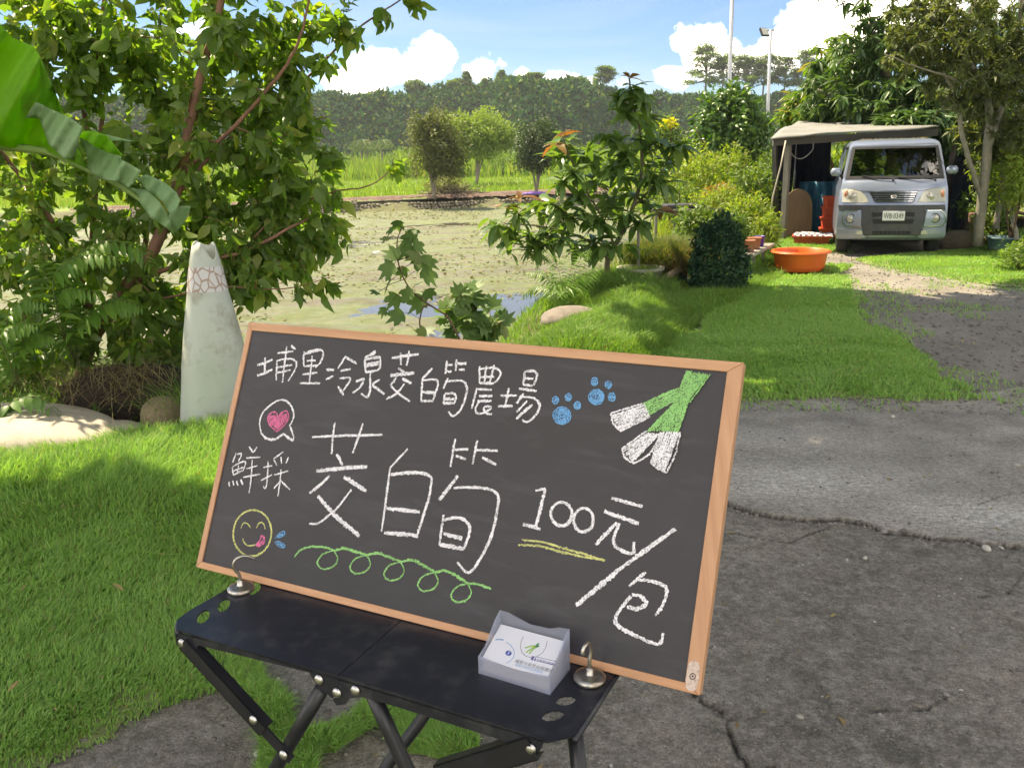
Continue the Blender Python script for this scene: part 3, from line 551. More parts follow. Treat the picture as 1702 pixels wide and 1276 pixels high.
# --- driveway slab in front: two concrete pours, the front one sunk, with real cracks
CRK = GP([(1150, 838), (1205, 833), (1250, 850), (1300, 859), (1350, 864), (1400, 862), (1440, 870), (1480, 884), (1520, 886), (1560, 896), (1610, 896), (1640, 905), (1702, 908), (1850, 915)])
CR2 = GP([(1140, 1130), (1165, 1155), (1200, 1180), (1206, 1200), (1212, 1222), (1225, 1240), (1240, 1262), (1262, 1290), (1290, 1340)])
CR3 = GP([(1204, 1190), (1240, 1186), (1290, 1180)]); CR4 = GP([(1450, 1172), (1500, 1168), (1540, 1170), (1575, 1150)]); CR5 = GP([(1630, 988), (1680, 982), (1700, 950), (1740, 930)]); CR6 = GP([(1620, 840), (1660, 825), (1720, 815)])
CR7 = GP([(1180, 1272), (1260, 1266), (1400, 1280), (1530, 1290)]); CR8 = GP([(1210, 880), (1260, 890), (1310, 896), (1380, 872)])
def crack(x, y):
    jx = x+.03*fbm(x*12, y*12, 3); jy = y+.03*fbm(x*12+5, y*12+8, 3); c = np.zeros(np.shape(x))
    for l, w, d in ((CRK, .011, .024), (CR2, .0065, .018), (CR3, .005, .006), (CR4, .005, .006), (CR5, .005, .007), (CR6, .005, .005), (CR7, .005, .007), (CR8, .006, .009)): c = np.maximum(c, d*np.clip(1-dpoly(jx, jy, l)/w, 0, 1))
    return c
def upper(x, y):      # 1 on the pale upper pour, 0 on the dark lower one
    yl = np.interp(x, [p[0] for p in CRK], [p[1] for p in CRK]); return sst((y-yl+.012)/.02)
def zslab(x, y): return -.010+.010*upper(x, y)+.012*fbm(x*1.1, y*1.1, 3)+.003*fbm(x*14, y*14, 4)*(1-.6*upper(x, y))-crack(x, y)
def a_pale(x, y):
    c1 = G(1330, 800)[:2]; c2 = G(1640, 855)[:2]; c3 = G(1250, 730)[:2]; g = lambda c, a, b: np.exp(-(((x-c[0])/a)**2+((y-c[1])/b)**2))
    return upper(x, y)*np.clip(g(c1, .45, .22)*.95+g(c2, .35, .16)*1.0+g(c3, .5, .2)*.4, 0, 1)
m, t = newmat('driveway_concrete'); tc = t.n('ShaderNodeTexCoord'); ob = tc.outputs['Object']; A = lambda n: t.n('ShaderNodeAttribute', attribute_name=n).outputs['Fac']
base = t.mix(t.ramp(t.noise(1.8, 9, .68, ob), [(.35, 0.), (.65, 1.)]), (.35, .31, .255), (.165, .148, .122))
base = t.mix(t.ramp(t.noise(4.5, 8, .7, ob), [(.5, 0.), (.72, .55)]), base, (.14, .145, .09)); base = t.mix(t.ramp(t.noise(14, 8, .75, ob), [(.45, 0.), (.62, .75)]), base, (.38, .35, .30))
up1 = t.mix(t.ramp(t.noise(3, 8, .7, ob), [(.35, 0.), (.65, 1.)]), (.50, .46, .40), (.27, .25, .215))
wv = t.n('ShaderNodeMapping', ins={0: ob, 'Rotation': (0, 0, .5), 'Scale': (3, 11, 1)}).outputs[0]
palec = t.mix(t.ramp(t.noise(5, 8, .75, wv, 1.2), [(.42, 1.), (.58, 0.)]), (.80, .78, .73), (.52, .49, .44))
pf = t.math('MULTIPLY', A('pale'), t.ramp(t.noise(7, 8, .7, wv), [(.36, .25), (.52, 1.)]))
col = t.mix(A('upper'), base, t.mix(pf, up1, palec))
v = t.n('ShaderNodeTexVoronoi', ins={'Vector': ob, 'Scale': 110.0}); vr = t.n('ShaderNodeSeparateColor', ins={0: v.outputs['Color']}).outputs[0]
st = t.math('MULTIPLY', t.math('LESS_THAN', v.outputs['Distance'], t.math('MULTIPLY', vr, .33)), t.math('GREATER_THAN', vr, .70)); lo = t.math('SUBTRACT', 1.0, t.math('MULTIPLY', A('upper'), .75))
col = t.mix(t.math('MULTIPLY', st, t.math('MULTIPLY', lo, .6)), col, t.mix(vr, (.10, .095, .085), (.42, .40, .36)))
fine = t.noise(170, 5, .75, ob); col = t.mix(1.0, col, t.ramp(fine, [(.3, .45), (.7, 1.45)]), 'MULTIPLY')
col = t.mix(t.math('MULTIPLY', A('crackd'), 1.0, clamp=True), col, (.025, .022, .018))
mid_ = t.noise(48, 6, .75, ob); col = t.mix(1.0, col, t.ramp(mid_, [(.34, .55), (.66, 1.35)]), 'MULTIPLY')
hgt = t.math('ADD', t.math('MULTIPLY', fine, .5), t.math('ADD', t.math('MULTIPLY', t.noise(60, 6, .7, ob), .9), t.math('MULTIPLY', st, .25)))
p = t.n('ShaderNodeBsdfPrincipled', ins={'Base Color': col, 'Roughness': t.ramp(t.noise(2.5, 6, .6, ob), [(.35, .55), (.65, .9)]), 'Specular IOR Level': .4, 'Normal': bump(t, hgt, 1.0, .016)}); finish(t, p.outputs[0]); M_SLAB = m
SLAB = GP([(-40, 1240), (120, 1210), (300, 1120), (420, 1060), (640, 820), (820, 690), (1000, 655), (1230, 658), (1400, 655), (1600, 655), (1702, 640), (2100, 640), (2400, 900), (2400, 1700), (1400, 1900), (200, 1800), (-300, 1500)])
sheet(-2.2, 5.2, .7, 5.3, .0108, SLAB, zslab, 'driveway', M_SLAB, rag=.05, attrs={'pale': a_pale, 'upper': upper, 'crackd': lambda x, y: np.clip(crack(x, y)/.006, 0, 1)*.85})
# gravel track up to the van
m, t = newmat('gravel_track'); tc = t.n('ShaderNodeTexCoord'); ob = tc.outputs['Object']
c = t.mix(t.ramp(t.noise(1.3, 8, .7, ob), [(.38, 0.), (.62, 1.)]), (.28, .26, .225), (.17, .157, .13)); c = t.mix(t.ramp(t.noise(.9, 5, .6, ob, .5), [(.55, 0.), (.7, .6)]), c, (.24, .19, .145))
v = t.n('ShaderNodeTexVoronoi', ins={'Vector': ob, 'Scale': 42.0}); vr = t.n('ShaderNodeSeparateColor', ins={0: v.outputs['Color']}).outputs[0]
st = t.math('MULTIPLY', t.math('LESS_THAN', v.outputs['Distance'], .4), t.math('GREATER_THAN', vr, .45)); c = t.mix(t.math('MULTIPLY', st, .75), c, t.mix(vr, (.07, .065, .055), (.34, .31, .27)))
p = t.n('ShaderNodeBsdfPrincipled', ins={'Base Color': c, 'Roughness': .9, 'Normal': bump(t, t.math('ADD', t.noise(50, 7, .75, ob), t.math('MULTIPLY', st, .3)), .9, .015)}); finish(t, p.outputs[0]); M_GRAV = m
TRK = GP([(1100, 680), (1240, 640), (1400, 600), (1440, 540), (1400, 480), (1340, 450), (1300, 430), (1300, 395), (1420, 385), (1600, 385), (1660, 410), (1760, 430), (1960, 480), (2300, 600), (2300, 700), (1702, 690)])
sheet(.8, 9, 4.1, 15.6, .04, TRK, lambda x, y: -.004+.02*fbm(x*1.2, y*1.2, 4)+.006*fbm(x*9, y*9, 3), 'gravel_track', M_GRAV, rag=.12, ragscale=2)
q = sample_poly(TRK, 26000); k = fbm(q[:, 0]*1.3+11, q[:, 1]*1.1, 4)+.9*(dpoly(q[:, 0], q[:, 1], MID) < .35)*.25 > .13; q = q[k]; blades('track_grass', q, np.zeros(len(q)), .012+.03*rng.random(len(q)), .002+.003*rng.random(len(q)), M_GRASS, lean=.8)
# loose stones, chips and leaf litter
M_PEB = pm('pebble', (.40, .38, .34), (.20, .185, .16), 30, .8, rvar=.6)
M_CHIP = pm('pale_chip', (.62, .60, .54), (.45, .42, .36), 30, .8, rvar=.3)
b0 = rockmesh('pebble', 1, 1, .2, (1, .8, .5), M_PEB); bv = np.array([v.co[:] for v in b0.vertices]); bf = np.array([list(p.vertices) for p in b0.polygons])
def pebbles(name, XY, Zs, S, m):
    n = len(XY); a_ = rng.random(n)*6.28; c_, s_ = np.cos(a_), np.sin(a_); V = bv[None]*S[:, None, None]*(1+.25*rng.normal(size=(n, 1, 3))).clip(.5, 1.6)
    V = np.stack([V[..., 0]*c_[:, None]-V[..., 1]*s_[:, None], V[..., 0]*s_[:, None]+V[..., 1]*c_[:, None], V[..., 2]], -1)+np.stack([XY[:, 0], XY[:, 1], Zs+S*.2], 1)[:, None]
    me = npmesh(name, V.reshape(-1, 3), (bf[None]+np.arange(n)[:, None, None]*len(bv)).ravel(), np.full(n*len(bf), 3), True); me.materials.append(m); o = bpy.data.objects.new(name, me); link(o); o['kind'] = 'stuff'
q = sample_poly(SLAB, 6500, nearb=1.6); k = (upper(q[:, 0], q[:, 1]) < .5) | (rng.random(len(q)) < .25); q = q[k]; pebbles('gravel', q, zslab(q[:, 0], q[:, 1]), .0020+.0065*rng.random(len(q))**3, M_PEB)
q = np.vstack([np.array(CRK)[i]+f_*(np.array(CRK)[i+1]-np.array(CRK)[i]) for i in range(len(CRK)-1) for f_ in rng.random((12, 1))]); q = q+rng.normal(0, .02, q.shape)-np.array([0, .03]); pebbles('gravel', q, zslab(q[:, 0], q[:, 1]), .003+.009*rng.random(len(q))**2.5, M_PEB)
q = sample_poly(TRK, 5500, nearb=4); pebbles('gravel', q, np.zeros(len(q)), .005+.013*rng.random(len(q))**3, M_PEB)
q = sample_poly(SLAB, 160, nearb=1.8); pebbles('gravel', q, zslab(q[:, 0], q[:, 1]), .003+.005*rng.random(len(q))**2, M_CHIP)
stone_spots = [(424, 1087, .012, 'pale chip of stone lying on the concrete under the left half of the table'), (489, 1145, .010, 'small cream stone under the table by the hinge leg'), (427, 1248, .011, 'white pebble at the bottom left beside the crossed table legs'), (373, 1170, .010, 'tiny white stone where the left lawn meets the concrete'), (1438, 925, .010, 'yellowish pebble alone on the dark driveway below the crack'), (1574, 1148, .010, 'white chip on the dark driveway right of the board'), (1598, 1141, .006, 'tiny white chip right beside a larger white one'), (1470, 880, .016, 'round pale stone sitting just below the long driveway crack'), (1640, 910, .018, 'brownish stone at the right end of the long driveway crack'), (1330, 1185, .010, 'small grey stone on the driveway near the bottom crack'), (1484, 693, .014, 'pale flat stone on the upper concrete near the lawn edge'), (1605, 755, .013, 'buff stone on the upper concrete at the right'), (1690, 775, .014, 'buff stone at the right picture edge on the upper concrete'), (1502, 883, .013, 'angular stone just right of the round stone at the long crack'), (1665, 905, .014, 'rough grey stone near the right end of the long crack')]
for i, (px, py, s_, lab) in enumerate(stone_spots):
    me = rockmesh('stone', 50+i, 2, .2, (1, .75, .6), M_CHIP if i % 2 == 0 else M_PEB); p = G(px, py); o = bpy.data.objects.new('stone', me); link(o); o.location = (p[0], p[1], float(zslab(p[0], p[1]))+s_*.35); o.scale = (s_,)*3; o.rotation_euler = (0, 0, i); tag(o, lab, 'stone', 'loose stones on the driveway')
M_LIT = leafmat('leaf_litter', (.30, .20, .09), (.42, .34, .14), .15, .8)
q = np.vstack([sample_poly(SLAB, 130, nearb=1.6), sample_poly(LAWN, 60)+0, sample_poly(TRK, 200)]); n = len(q); zz = np.where(np.arange(n) < 130, zslab(q[:, 0], q[:, 1]), np.where(np.arange(n) < 190, .07, .01))+.003
foliage('leaf_litter', LANCE, (np.stack([q[:, 0], q[:, 1], zz], 1), unit(rng.normal(size=(n, 3))*np.array([1, 1, .1])), unit(np.array([0, 0, 1.])+rng.normal(0, .15, (n, 3))), .015+.035*rng.random(n)), M_LIT, None)

# ------------------------------------------------------------------ haze: the air itself
mh = bpy.data.materials.new('haze'); mh.use_nodes = True; th = NT(mh.node_tree)
pv = th.n('ShaderNodeVolumePrincipled', ins={'Color': (.90, .94, 1.0), 'Density': HAZE, 'Anisotropy': .3}); th.n('ShaderNodeOutputMaterial', ins={'Volume': pv.outputs[0]})
mb = MB(); mb.box((0, 0, 12.0), (1300, 1300, 27.2)); hz = mb.build('haze', mh); hz['kind'] = 'stuff'
# ------------------------------------------------------------------ folding table, chalkboard, hooks, card box
BO = np.array([-.12858, .90618, .81613]); BA, BB = -.46328, -.44078
ux = np.array([math.cos(BA), math.sin(BA), 0]); vy = np.array([-math.sin(BA), math.cos(BA), 0]); vz = np.array([0, 0, 1.])
BM = np.array([[math.cos(BA), -math.sin(BA), 0], [math.sin(BA), math.cos(BA), 0], [0, 0, 1]])@np.array([[1, 0, 0], [0, math.cos(BB), -math.sin(BB)], [0, math.sin(BB), math.cos(BB)]])
BX, BN, BY = BM[:, 0], -BM[:, 1], BM[:, 2]        # along, outwards to the viewer, up the board
def buv(px, py):
    d = ray(px, py); tt = ((BO-CAMP)@BN)/(d@BN); q = CAMP+d*tt-BO; return np.array([q@BX, q@BY])
TZ = .8155
M_WOOD = pm('frame_wood', (.66, .36, .20), (.54, .27, .14), 9, .5, bmp=.15, bscale=40, stretch=(.6, 1, 14), rvar=.06, dirt=(.42, .20, .11), dscale=1.2, damt=.35)
M_WOODV = pm('frame_wood_upright', (.64, .35, .20), (.52, .26, .14), 9, .5, bmp=.15, bscale=40, stretch=(14, 1, .6), rvar=.06, dirt=(.42, .20, .11), dscale=1.2, damt=.35)
m, t = newmat('blackboard'); tc = t.n('ShaderNodeTexCoord'); ob = tc.outputs['Object']
smear = t.ramp(t.noise(3.0, 7, .65, t.n('ShaderNodeMapping', ins={0: ob, 'Rotation': (0, .5, 0), 'Scale': (1, 1, 2.4)}).outputs[0], .8), [(.35, 0.), (.7, 1.)])
c = t.mix(smear, (.027, .024, .027), (.046, .042, .049)); gh = t.noise(9, 4, .6, t.n('ShaderNodeMapping', ins={0: ob, 'Rotation': (0, .9, 0), 'Scale': (1, 1, 5)}).outputs[0], .5); c = t.mix(t.ramp(gh, [(.52, 0.), (.75, .35)]), c, (.085, .08, .09)); c = t.mix(t.ramp(t.noise(400, 3, .8, ob), [(.66, 0.), (.8, .25)]), c, (.35, .34, .36))
p = t.n('ShaderNodeBsdfPrincipled', ins={'Base Color': c, 'Roughness': t.math('ADD', .46, t.math('MULTIPLY', smear, .12)), 'Specular IOR Level': .45, 'Normal': bump(t, t.noise(900, 2, .6, ob), .12, .001)}); finish(t, p.outputs[0]); M_BOARD = m
def chalk(name, col):
    m, t = newmat(name); tc = t.n('ShaderNodeTexCoord'); g = t.n('ShaderNodeTexNoise', ins={'Scale': 620.0, 'Detail': 3.0, 'Roughness': .7, 'Vector': tc.outputs['Object']}).outputs[0]
    g2 = t.noise(90, 3, .6, tc.outputs['Object']); f = t.math('ADD', g, t.math('MULTIPLY', t.math('SUBTRACT', g2, .5), .35))
    c = t.mix(t.ramp(f, [(.38, 0.), (.52, 1.)]), tuple(k*.28+.03 for k in col), col)
    p = t.n('ShaderNodeBsdfPrincipled', ins={'Base Color': c, 'Roughness': .95, 'Specular IOR Level': .1}); finish(t, p.outputs[0]); return m
C_W = chalk('chalk_white', (.88, .86, .90)); C_G = chalk('chalk_green', (.30, .62, .22)); C_Y = chalk('chalk_yellow', (.66, .66, .26)); C_P = chalk('chalk_pink', (.80, .20, .38)); C_B = chalk('chalk_blue', (.16, .42, .74))

board = empty('chalkboard', BO, label='wood framed blackboard with white chalk characters and price leaning on the black folding table', cat='chalkboard')
def BF(a, b, tt): return BX*a+BY*b+BN*tt
UL, UR, UB, UT = -.350, .350, 0., .3493; iL, iR, iB, iT = -.3413, .3335, .0090, .3375
MB().prism([(iL-.003, iB-.003), (iR+.003, iB-.003), (iR+.003, iT+.003), (iL-.003, iT+.003)], BF, -.009, 0).build('slate', M_BOARD, board)
def rail(name, poly, m):
    mb = MB(); o = mb.prism(poly, BF, -.0125, .0022).build(name, m, board)
    bv_ = o.modifiers.new('b', 'BEVEL'); bv_.width = .0009; bv_.segments = 2; return o
rail('frame_rail', [(UL, UB), (UR, UB), (iR, iB), (iL, iB)], M_WOOD); rail('frame_rail', [(iL, iT), (iR, iT), (UR, UT), (UL, UT)], M_WOOD)
rail('frame_stile', [(UL, UB+.0001), (iL, iB), (iL, iT), (UL, UT-.0001)], M_WOODV); rail('frame_stile', [(UR, UB+.0001), (UR, UT-.0001), (iR, iT), (iR, iB)], M_WOODV)
mb = MB(); mb.prism([(UL+.004, .012), (UR-.004, .012), (UR-.004, UT-.012), (UL+.004, UT-.012)], BF, -.0115, -.0095); mb.build('back_panel', pm('hardboard', (.35, .22, .12)), board)

_lay = [0]
def stroke_mesh(mb, pts, w, org, sc, rough=.22, layer=0):
    """a ribbon of chalk on the board face; pts in zoom pixels of the photo region at org, scale sc; width in photo pixels"""
    P = np.array([buv(org[0]+x/sc, org[1]+y/sc) for x, y in pts]); P = smoothpath(P, 5) if len(P) > 2 else P
    seg = np.linalg.norm(np.diff(P, axis=0), axis=1); L = seg.sum(); n = max(3, int(L/.0014)); s_ = np.concatenate([[0], np.cumsum(seg)]); u_ = np.linspace(0, L, n)
    Q = np.stack([np.interp(u_, s_, P[:, 0]), np.interp(u_, s_, P[:, 1])], 1); Q += rng.normal(0, .00010, Q.shape)
    T = unit(np.gradient(Q, axis=0)); Nn = np.stack([-T[:, 1], T[:, 0]], 1); hw = w*.00070*.5*(.82+.25*np.sin(u_/L*np.pi)+.25*np.array([vnoise(x*300+w*7, 3.3+_lay[0]) for x in u_])-.1)
    a_ = Q+Nn*(hw*(1+rough*rng.normal(size=n)))[:, None]; b_ = Q-Nn*(hw*(1+rough*rng.normal(size=n)))[:, None]; _lay[0] += 1; h = .00035+.00004*(layer)
    mb.add([BF(x, y, h) for x, y in a_]+[BF(x, y, h) for x, y in b_], [(i, i+1, n+i+1, n+i) for i in range(n-1)])
def chalk_part(name, strokes, m, org, sc, w=4.5, rough=.22):
    mb = MB()
    for i, s_ in enumerate(strokes):
        ww = w
        if isinstance(s_, tuple) and isinstance(s_[1], (int, float)) and isinstance(s_[0], list): s_, ww = s_
        stroke_mesh(mb, s_, ww, org, sc, rough, i)
    return mb.build(name, m, board)
A1 = (420, 570); S1 = 7.0917; A2 = (640, 570); S2 = 6.5462; A3 = (370, 650); S3 = 6.7158; A4 = (320, 520); S4 = 3.5438; A5 = (780, 560); A6 = (320, 820); A7 = (760, 820)
ch = lambda st, org, sc, w: chalk_part('chalk_character', st, C_W, org, sc, w)
ch([([(55, 262), (130, 238), (235, 195)], 5), ([(150, 170), (145, 270), (140, 370)], 4.5), ([(55, 382), (130, 362), (235, 310)], 5), [(295, 120), (480, 97)], ([(455, 30), (510, 75)], 4.5), [(405, 40), (390, 160), (375, 260), (355, 465)], [(290, 205), (285, 320), (280, 440)], [(290, 210), (380, 190), (470, 190), (520, 240), (500, 320), (420, 450)], [(290, 290), (470, 258)], [(285, 352), (450, 318)]], A1, S1, 3.7)
ch([[(610, 100), (600, 180), (605, 275)], ([(612, 125), (700, 100), (805, 78)], 6), [(805, 78), (835, 120), (800, 230), (740, 290)], [(610, 275), (765, 262)], [(640, 210), (745, 208)], [(705, 150), (690, 300), (670, 475)], [(590, 370), (765, 350)], [(560, 475), (800, 475)]], A1, S1, 3.7)
ch([([(870, 310), (960, 318)], 5), [(865, 432), (955, 385)], [(1005, 300), (1100, 155)], ([(1100, 165), (1230, 245)], 4.5), [(1035, 330), (1160, 308)], [(1025, 418), (1150, 412), (1120, 490), (1070, 560)], ([(1010, 510), (1075, 615)], 5)], A1, S1, 3.8)
ch([[(1450, 90), (1380, 140), (1325, 190), (1335, 345)], ([(1380, 150), (1440, 120), (1450, 100)], 4), ([(1330, 190), (1505, 165)], 5.5), [(1505, 165), (1505, 280), (1460, 330)], ([(1335, 345), (1460, 325)], 4.5), [(1345, 250), (1490, 222)], ([(1345, 275), (1485, 248)], 4.5), [(1390, 350), (1385, 560), (1350, 640), (1280, 595)], ([(1220, 455), (1320, 420)], 5), [(1320, 420), (1270, 520), (1180, 590)], [(1500, 430), (1420, 490), (1480, 550), (1555, 600)], ([(1440, 510), (1555, 605)], 4.5)], A1, S1, 4)
ch([([(75, 165), (220, 140), (365, 125)], 5), [(170, 105), (172, 170), (175, 240)], [(262, 85), (255, 160), (235, 245)], [(145, 275), (215, 320)], ([(60, 355), (320, 325)], 6), [(125, 380), (60, 460)], ([(190, 385), (290, 440)], 5), [(215, 440), (130, 545), (15, 610)], [(65, 465), (150, 550), (275, 635)]], A2, S2, 4)
ch([([(515, 275), (410, 385)], 4.5), [(410, 385), (400, 500), (395, 635)], [(415, 405), (520, 398), (572, 410), (570, 480), (515, 640)], ([(405, 530), (540, 542)], 5.5), ([(395, 633), (520, 628)], 4)], A2, S2, 3.7)
ch([[(675, 190), (660, 335)], [(670, 235), (735, 240)], [(670, 310), (725, 310)], [(780, 180), (770, 305)], ([(780, 225), (885, 225)], 4.5), [(805, 290), (870, 290)], [(690, 380), (635, 495)], [(670, 420), (800, 408), (870, 430), (893, 500), (870, 620), (820, 730), (745, 795), (690, 745)], [(650, 560), (640, 660)], [(655, 550), (755, 552), (772, 610), (745, 665)], ([(645, 608), (755, 610)], 5), ([(640, 660), (745, 655)], 4.5)], A2, S2, 3.8)
ch([[(1030, 255), (1030, 440)], [(1035, 285), (1130, 270), (1210, 275), (1258, 320), (1235, 390), (1170, 445)], ([(1030, 435), (1180, 440)], 4.5), [(1105, 250), (1080, 430)], [(1190, 240), (1140, 430)], [(1035, 370), (1190, 370)], [(990, 500), (1165, 510)], [(1000, 500), (945, 715)], ([(1025, 577), (1170, 577)], 4.5), ([(1010, 632), (1160, 632)], 4.5), [(1030, 640), (990, 700), (1000, 760), (1060, 765), (1120, 740), (1155, 700), (1110, 690), (1075, 710), (1110, 765), (1165, 775)]], A2, S2, 3.5)
ch([[(1260, 570), (1435, 572)], [(1350, 490), (1330, 580), (1310, 680)], ([(1230, 688), (1390, 685)], 4.5), [(1525, 310), (1505, 455)], [(1525, 312), (1590, 303), (1645, 320), (1650, 380), (1620, 460)], [(1515, 385), (1615, 390)], [(1505, 455), (1610, 465)], ([(1460, 495), (1650, 525)], 4), ([(1510, 550), (1435, 655)], 4.5), [(1490, 585), (1620, 600), (1685, 680), (1630, 800), (1540, 860), (1495, 835)], [(1550, 630), (1435, 750)], ([(1605, 670), (1430, 825)], 4.5)], A2, S2, 3.8)
chalk_part('chalk_speech_bubble', [[(750, 385), (785, 320), (795, 260), (770, 170), (705, 105), (620, 105), (530, 160), (450, 240), (415, 350), (430, 460)], ([(430, 460), (480, 520), (560, 540), (620, 520), (680, 475)], 4.5), ([(680, 475), (785, 555)], 4.5), [(785, 555), (795, 520), (775, 440), (750, 385)]], C_W, A3, S3, 3.4)
hs = [[(610, 452), (560, 410), (520, 360), (508, 290), (550, 237), (600, 240), (622, 290), (660, 238), (715, 225), (738, 280), (705, 360), (610, 452)]]
for k in range(15):
    x = 522+k*14; top = 262 if x < 605 else (285 if x < 640 else 250); bot = 372+ (x-522)*.85 if x < 615 else 452-(x-610)*1.15; 
    if bot > top+20: hs.append(([(x, top+6*(k % 2)), (x+6, bot-12)], 2.6))
chalk_part('chalk_heart', hs, C_P, A3, S3, 2.8, .35)
ch([[(152, 690), (112, 795)], [(165, 702), (215, 697), (178, 785)], [(108, 850), (125, 935)], [(112, 845), (200, 795), (258, 790), (240, 870), (222, 892)], [(122, 890), (235, 850)], [(182, 825), (170, 905)], [(122, 937), (222, 885)], ([(75, 1010), (80, 1065)], 3.5), ([(115, 1000), (130, 1050)], 3.5), ([(160, 1000), (175, 1055)], 4), ([(205, 985), (230, 1045)], 4), ([(300, 620), (342, 682)], 3.6), [(390, 625), (345, 685)], [(270, 745), (425, 735)], [(335, 765), (328, 900), (318, 1020), (300, 1135)], [(270, 865), (395, 830)], [(235, 960), (425, 925)]], A3, S3, 2.9)
ch([[(455, 850), (555, 830)], [(510, 780), (505, 900), (500, 990), (480, 1085), (455, 1060)], [(430, 995), (555, 930)], [(680, 675), (570, 755)], [(575, 760), (610, 830)], [(655, 730), (660, 805)], [(740, 735), (710, 805)], [(580, 935), (735, 890)], [(655, 870), (650, 960), (620, 1175)], [(650, 1000), (575, 1085)], [(655, 1000), (755, 1100)]], A3, S3, 2.9)
ch([([(705, 730), (900, 722), (1120, 718)], 4.2), ([(838, 645), (828, 730), (820, 830)], 4.2), ([(1005, 650), (975, 740), (945, 825)], 4.2), ([(850, 830), (868, 865), (885, 895)], 5), ([(730, 930), (880, 915), (1030, 905)], 6.6), ([(808, 958), (750, 1015), (690, 1060)], 5), ([(893, 965), (1025, 1048)], 7), ([(938, 1040), (860, 1140), (800, 1195), (740, 1238), (690, 1240)], 3.8), ([(740, 1078), (850, 1200), (985, 1313)], 7.5)], A4, S4, 5)
ch([([(1268, 800), (1165, 912)], 3.5), ([(1165, 912), (1140, 1100), (1115, 1285)], 4), ([(1170, 950), (1280, 940), (1375, 948), (1410, 970)], 5.8), ([(1410, 970), (1395, 1080), (1355, 1210), (1320, 1325)], 4.5), ([(1145, 1150), (1340, 1170)], 6.4), ([(1130, 1295), (1240, 1300), (1330, 1312)], 6.6)], A4, S4, 5)
ch([([(1548, 740), (1520, 905)], 3.8), ([(1545, 805), (1625, 803)], 4.2), ([(1552, 840), (1610, 862)], 4.2), ([(1678, 750), (1650, 890)], 3.8), ([(1672, 806), (1800, 811)], 4.2), ([(1708, 851), (1790, 893)], 4.8), ([(1565, 958), (1455, 1100)], 6), ([(1540, 1030), (1640, 1026), (1740, 1035), (1795, 1065), (1802, 1120), (1785, 1220), (1755, 1330), (1700, 1440), (1630, 1528), (1560, 1468)], 4.6), ([(1480, 1188), (1455, 1368)], 4.4), ([(1480, 1218), (1570, 1205), (1625, 1240), (1632, 1300), (1600, 1388)], 5), ([(1480, 1298), (1590, 1328)], 6.4), ([(1460, 1363), (1600, 1388)], 6.8)], A4, S4, 5)
ch([([(390, 905), (450, 892)], 3.8), ([(448, 895), (420, 1010), (390, 1125)], 5), ([(318, 1100), (420, 1130)], 5.6)], A5, S4, 5)
oval = lambda cx, cy, rx, ry, n=14, a0=-2: [(cx+rx*math.cos(a0+i*6.4/n), cy+ry*math.sin(a0+i*6.4/n)) for i in range(n+1)]
ch([oval(543, 1041, 62, 70)], A5, S4, 4.8); ch([oval(673, 1076, 58, 70)], A5, S4, 4.8)
ch([([(838, 948), (1020, 998)], 5), ([(795, 1025), (998, 1098)], 5.8), ([(870, 1090), (745, 1222)], 5.2), ([(885, 1095), (850, 1190), (870, 1240), (960, 1275), (970, 1205)], 5)], A5, S4, 5)
chalk_part('chalk_slash', [([(1285, 208), (1100, 340), (950, 450)], 6), ([(952, 448), (820, 560), (700, 658)], 6.6)], C_W, A7, S4, 6)
ch([([(1110, 462), (1012, 545)], 4.6), ([(1055, 505), (1140, 515), (1210, 535), (1235, 570), (1215, 650), (1165, 718)], 5), ([(1030, 595), (1080, 603), (1115, 645), (1060, 677), (1000, 665)], 5.6), ([(1025, 605), (985, 650), (935, 725), (950, 780), (1060, 840), (1185, 885), (1215, 820)], 5.2)], A7, S4, 5)
chalk_part('chalk_underline', [([(382, 272), (500, 285), (620, 320), (750, 355), (870, 395)], 2.8), ([(360, 302), (480, 308), (620, 345), (750, 372), (865, 390)], 3.2)], C_Y, A7, S4, 3, .4)
def rot_oval(cx, cy, rx, ry, rot, n=22): return [(cx+rx*math.cos(a)*math.cos(rot)-ry*math.sin(a)*math.sin(rot), cy+rx*math.cos(a)*math.sin(rot)+ry*math.sin(a)*math.cos(rot)) for a in np.linspace(-1.6, 4.9, n)]
chalk_part('chalk_smiley', [(rot_oval(353, 232, 112, 136, .1), 3.6), ([(285, 207), (300, 175), (322, 175), (343, 200)], 2), ([(377, 203), (395, 172), (418, 175), (430, 208)], 2.4), ([(297, 265), (308, 292), (335, 306), (372, 300)], 2.6)], C_Y, A6, S4, 3, .25)
chalk_part('chalk_tongue', [([(410, 243), (398, 275), (372, 306)], 3.4), ([(420, 245), (415, 280), (378, 308)], 3.4), ([(426, 252), (420, 292), (385, 312)], 3)], C_P, A6, S4, 3)
chalk_part('chalk_droplets', [([(485, 263), (515, 232), (541, 222), (540, 246), (500, 262)], 2), ([(500, 252), (536, 236)], 3), ([(485, 285), (512, 283), (545, 305), (535, 318), (505, 308), (488, 288)], 2), ([(500, 292), (536, 310)], 3)], C_B, A6, S4, 2)
sw = [(600, 372), (640, 330), (700, 313), (780, 316), (838, 335)]
J = [(838, 335), (1030, 362), (1230, 402), (1430, 465), (1625, 530)]
swl = [(sw, 3.4)]
for i, (x, y) in enumerate(J):
    swl.append(([(x-5, y-3), (x+18, y+50), (x-10, y+95), (x-70, y+108), (x-102, y+72), (x-70, y+22), (x-5, y-2)], 2.8))
    if i < 4: nx_, ny_ = J[i+1]; swl.append(([(x-3, y), (x+(nx_-x)*.3, y-12), (x+(nx_-x)*.65, y+(ny_-y)*.3), (nx_+2, ny_)], 4.4))
swl.append(([(1620, 528), (1680, 533), (1760, 560)], 3.4))
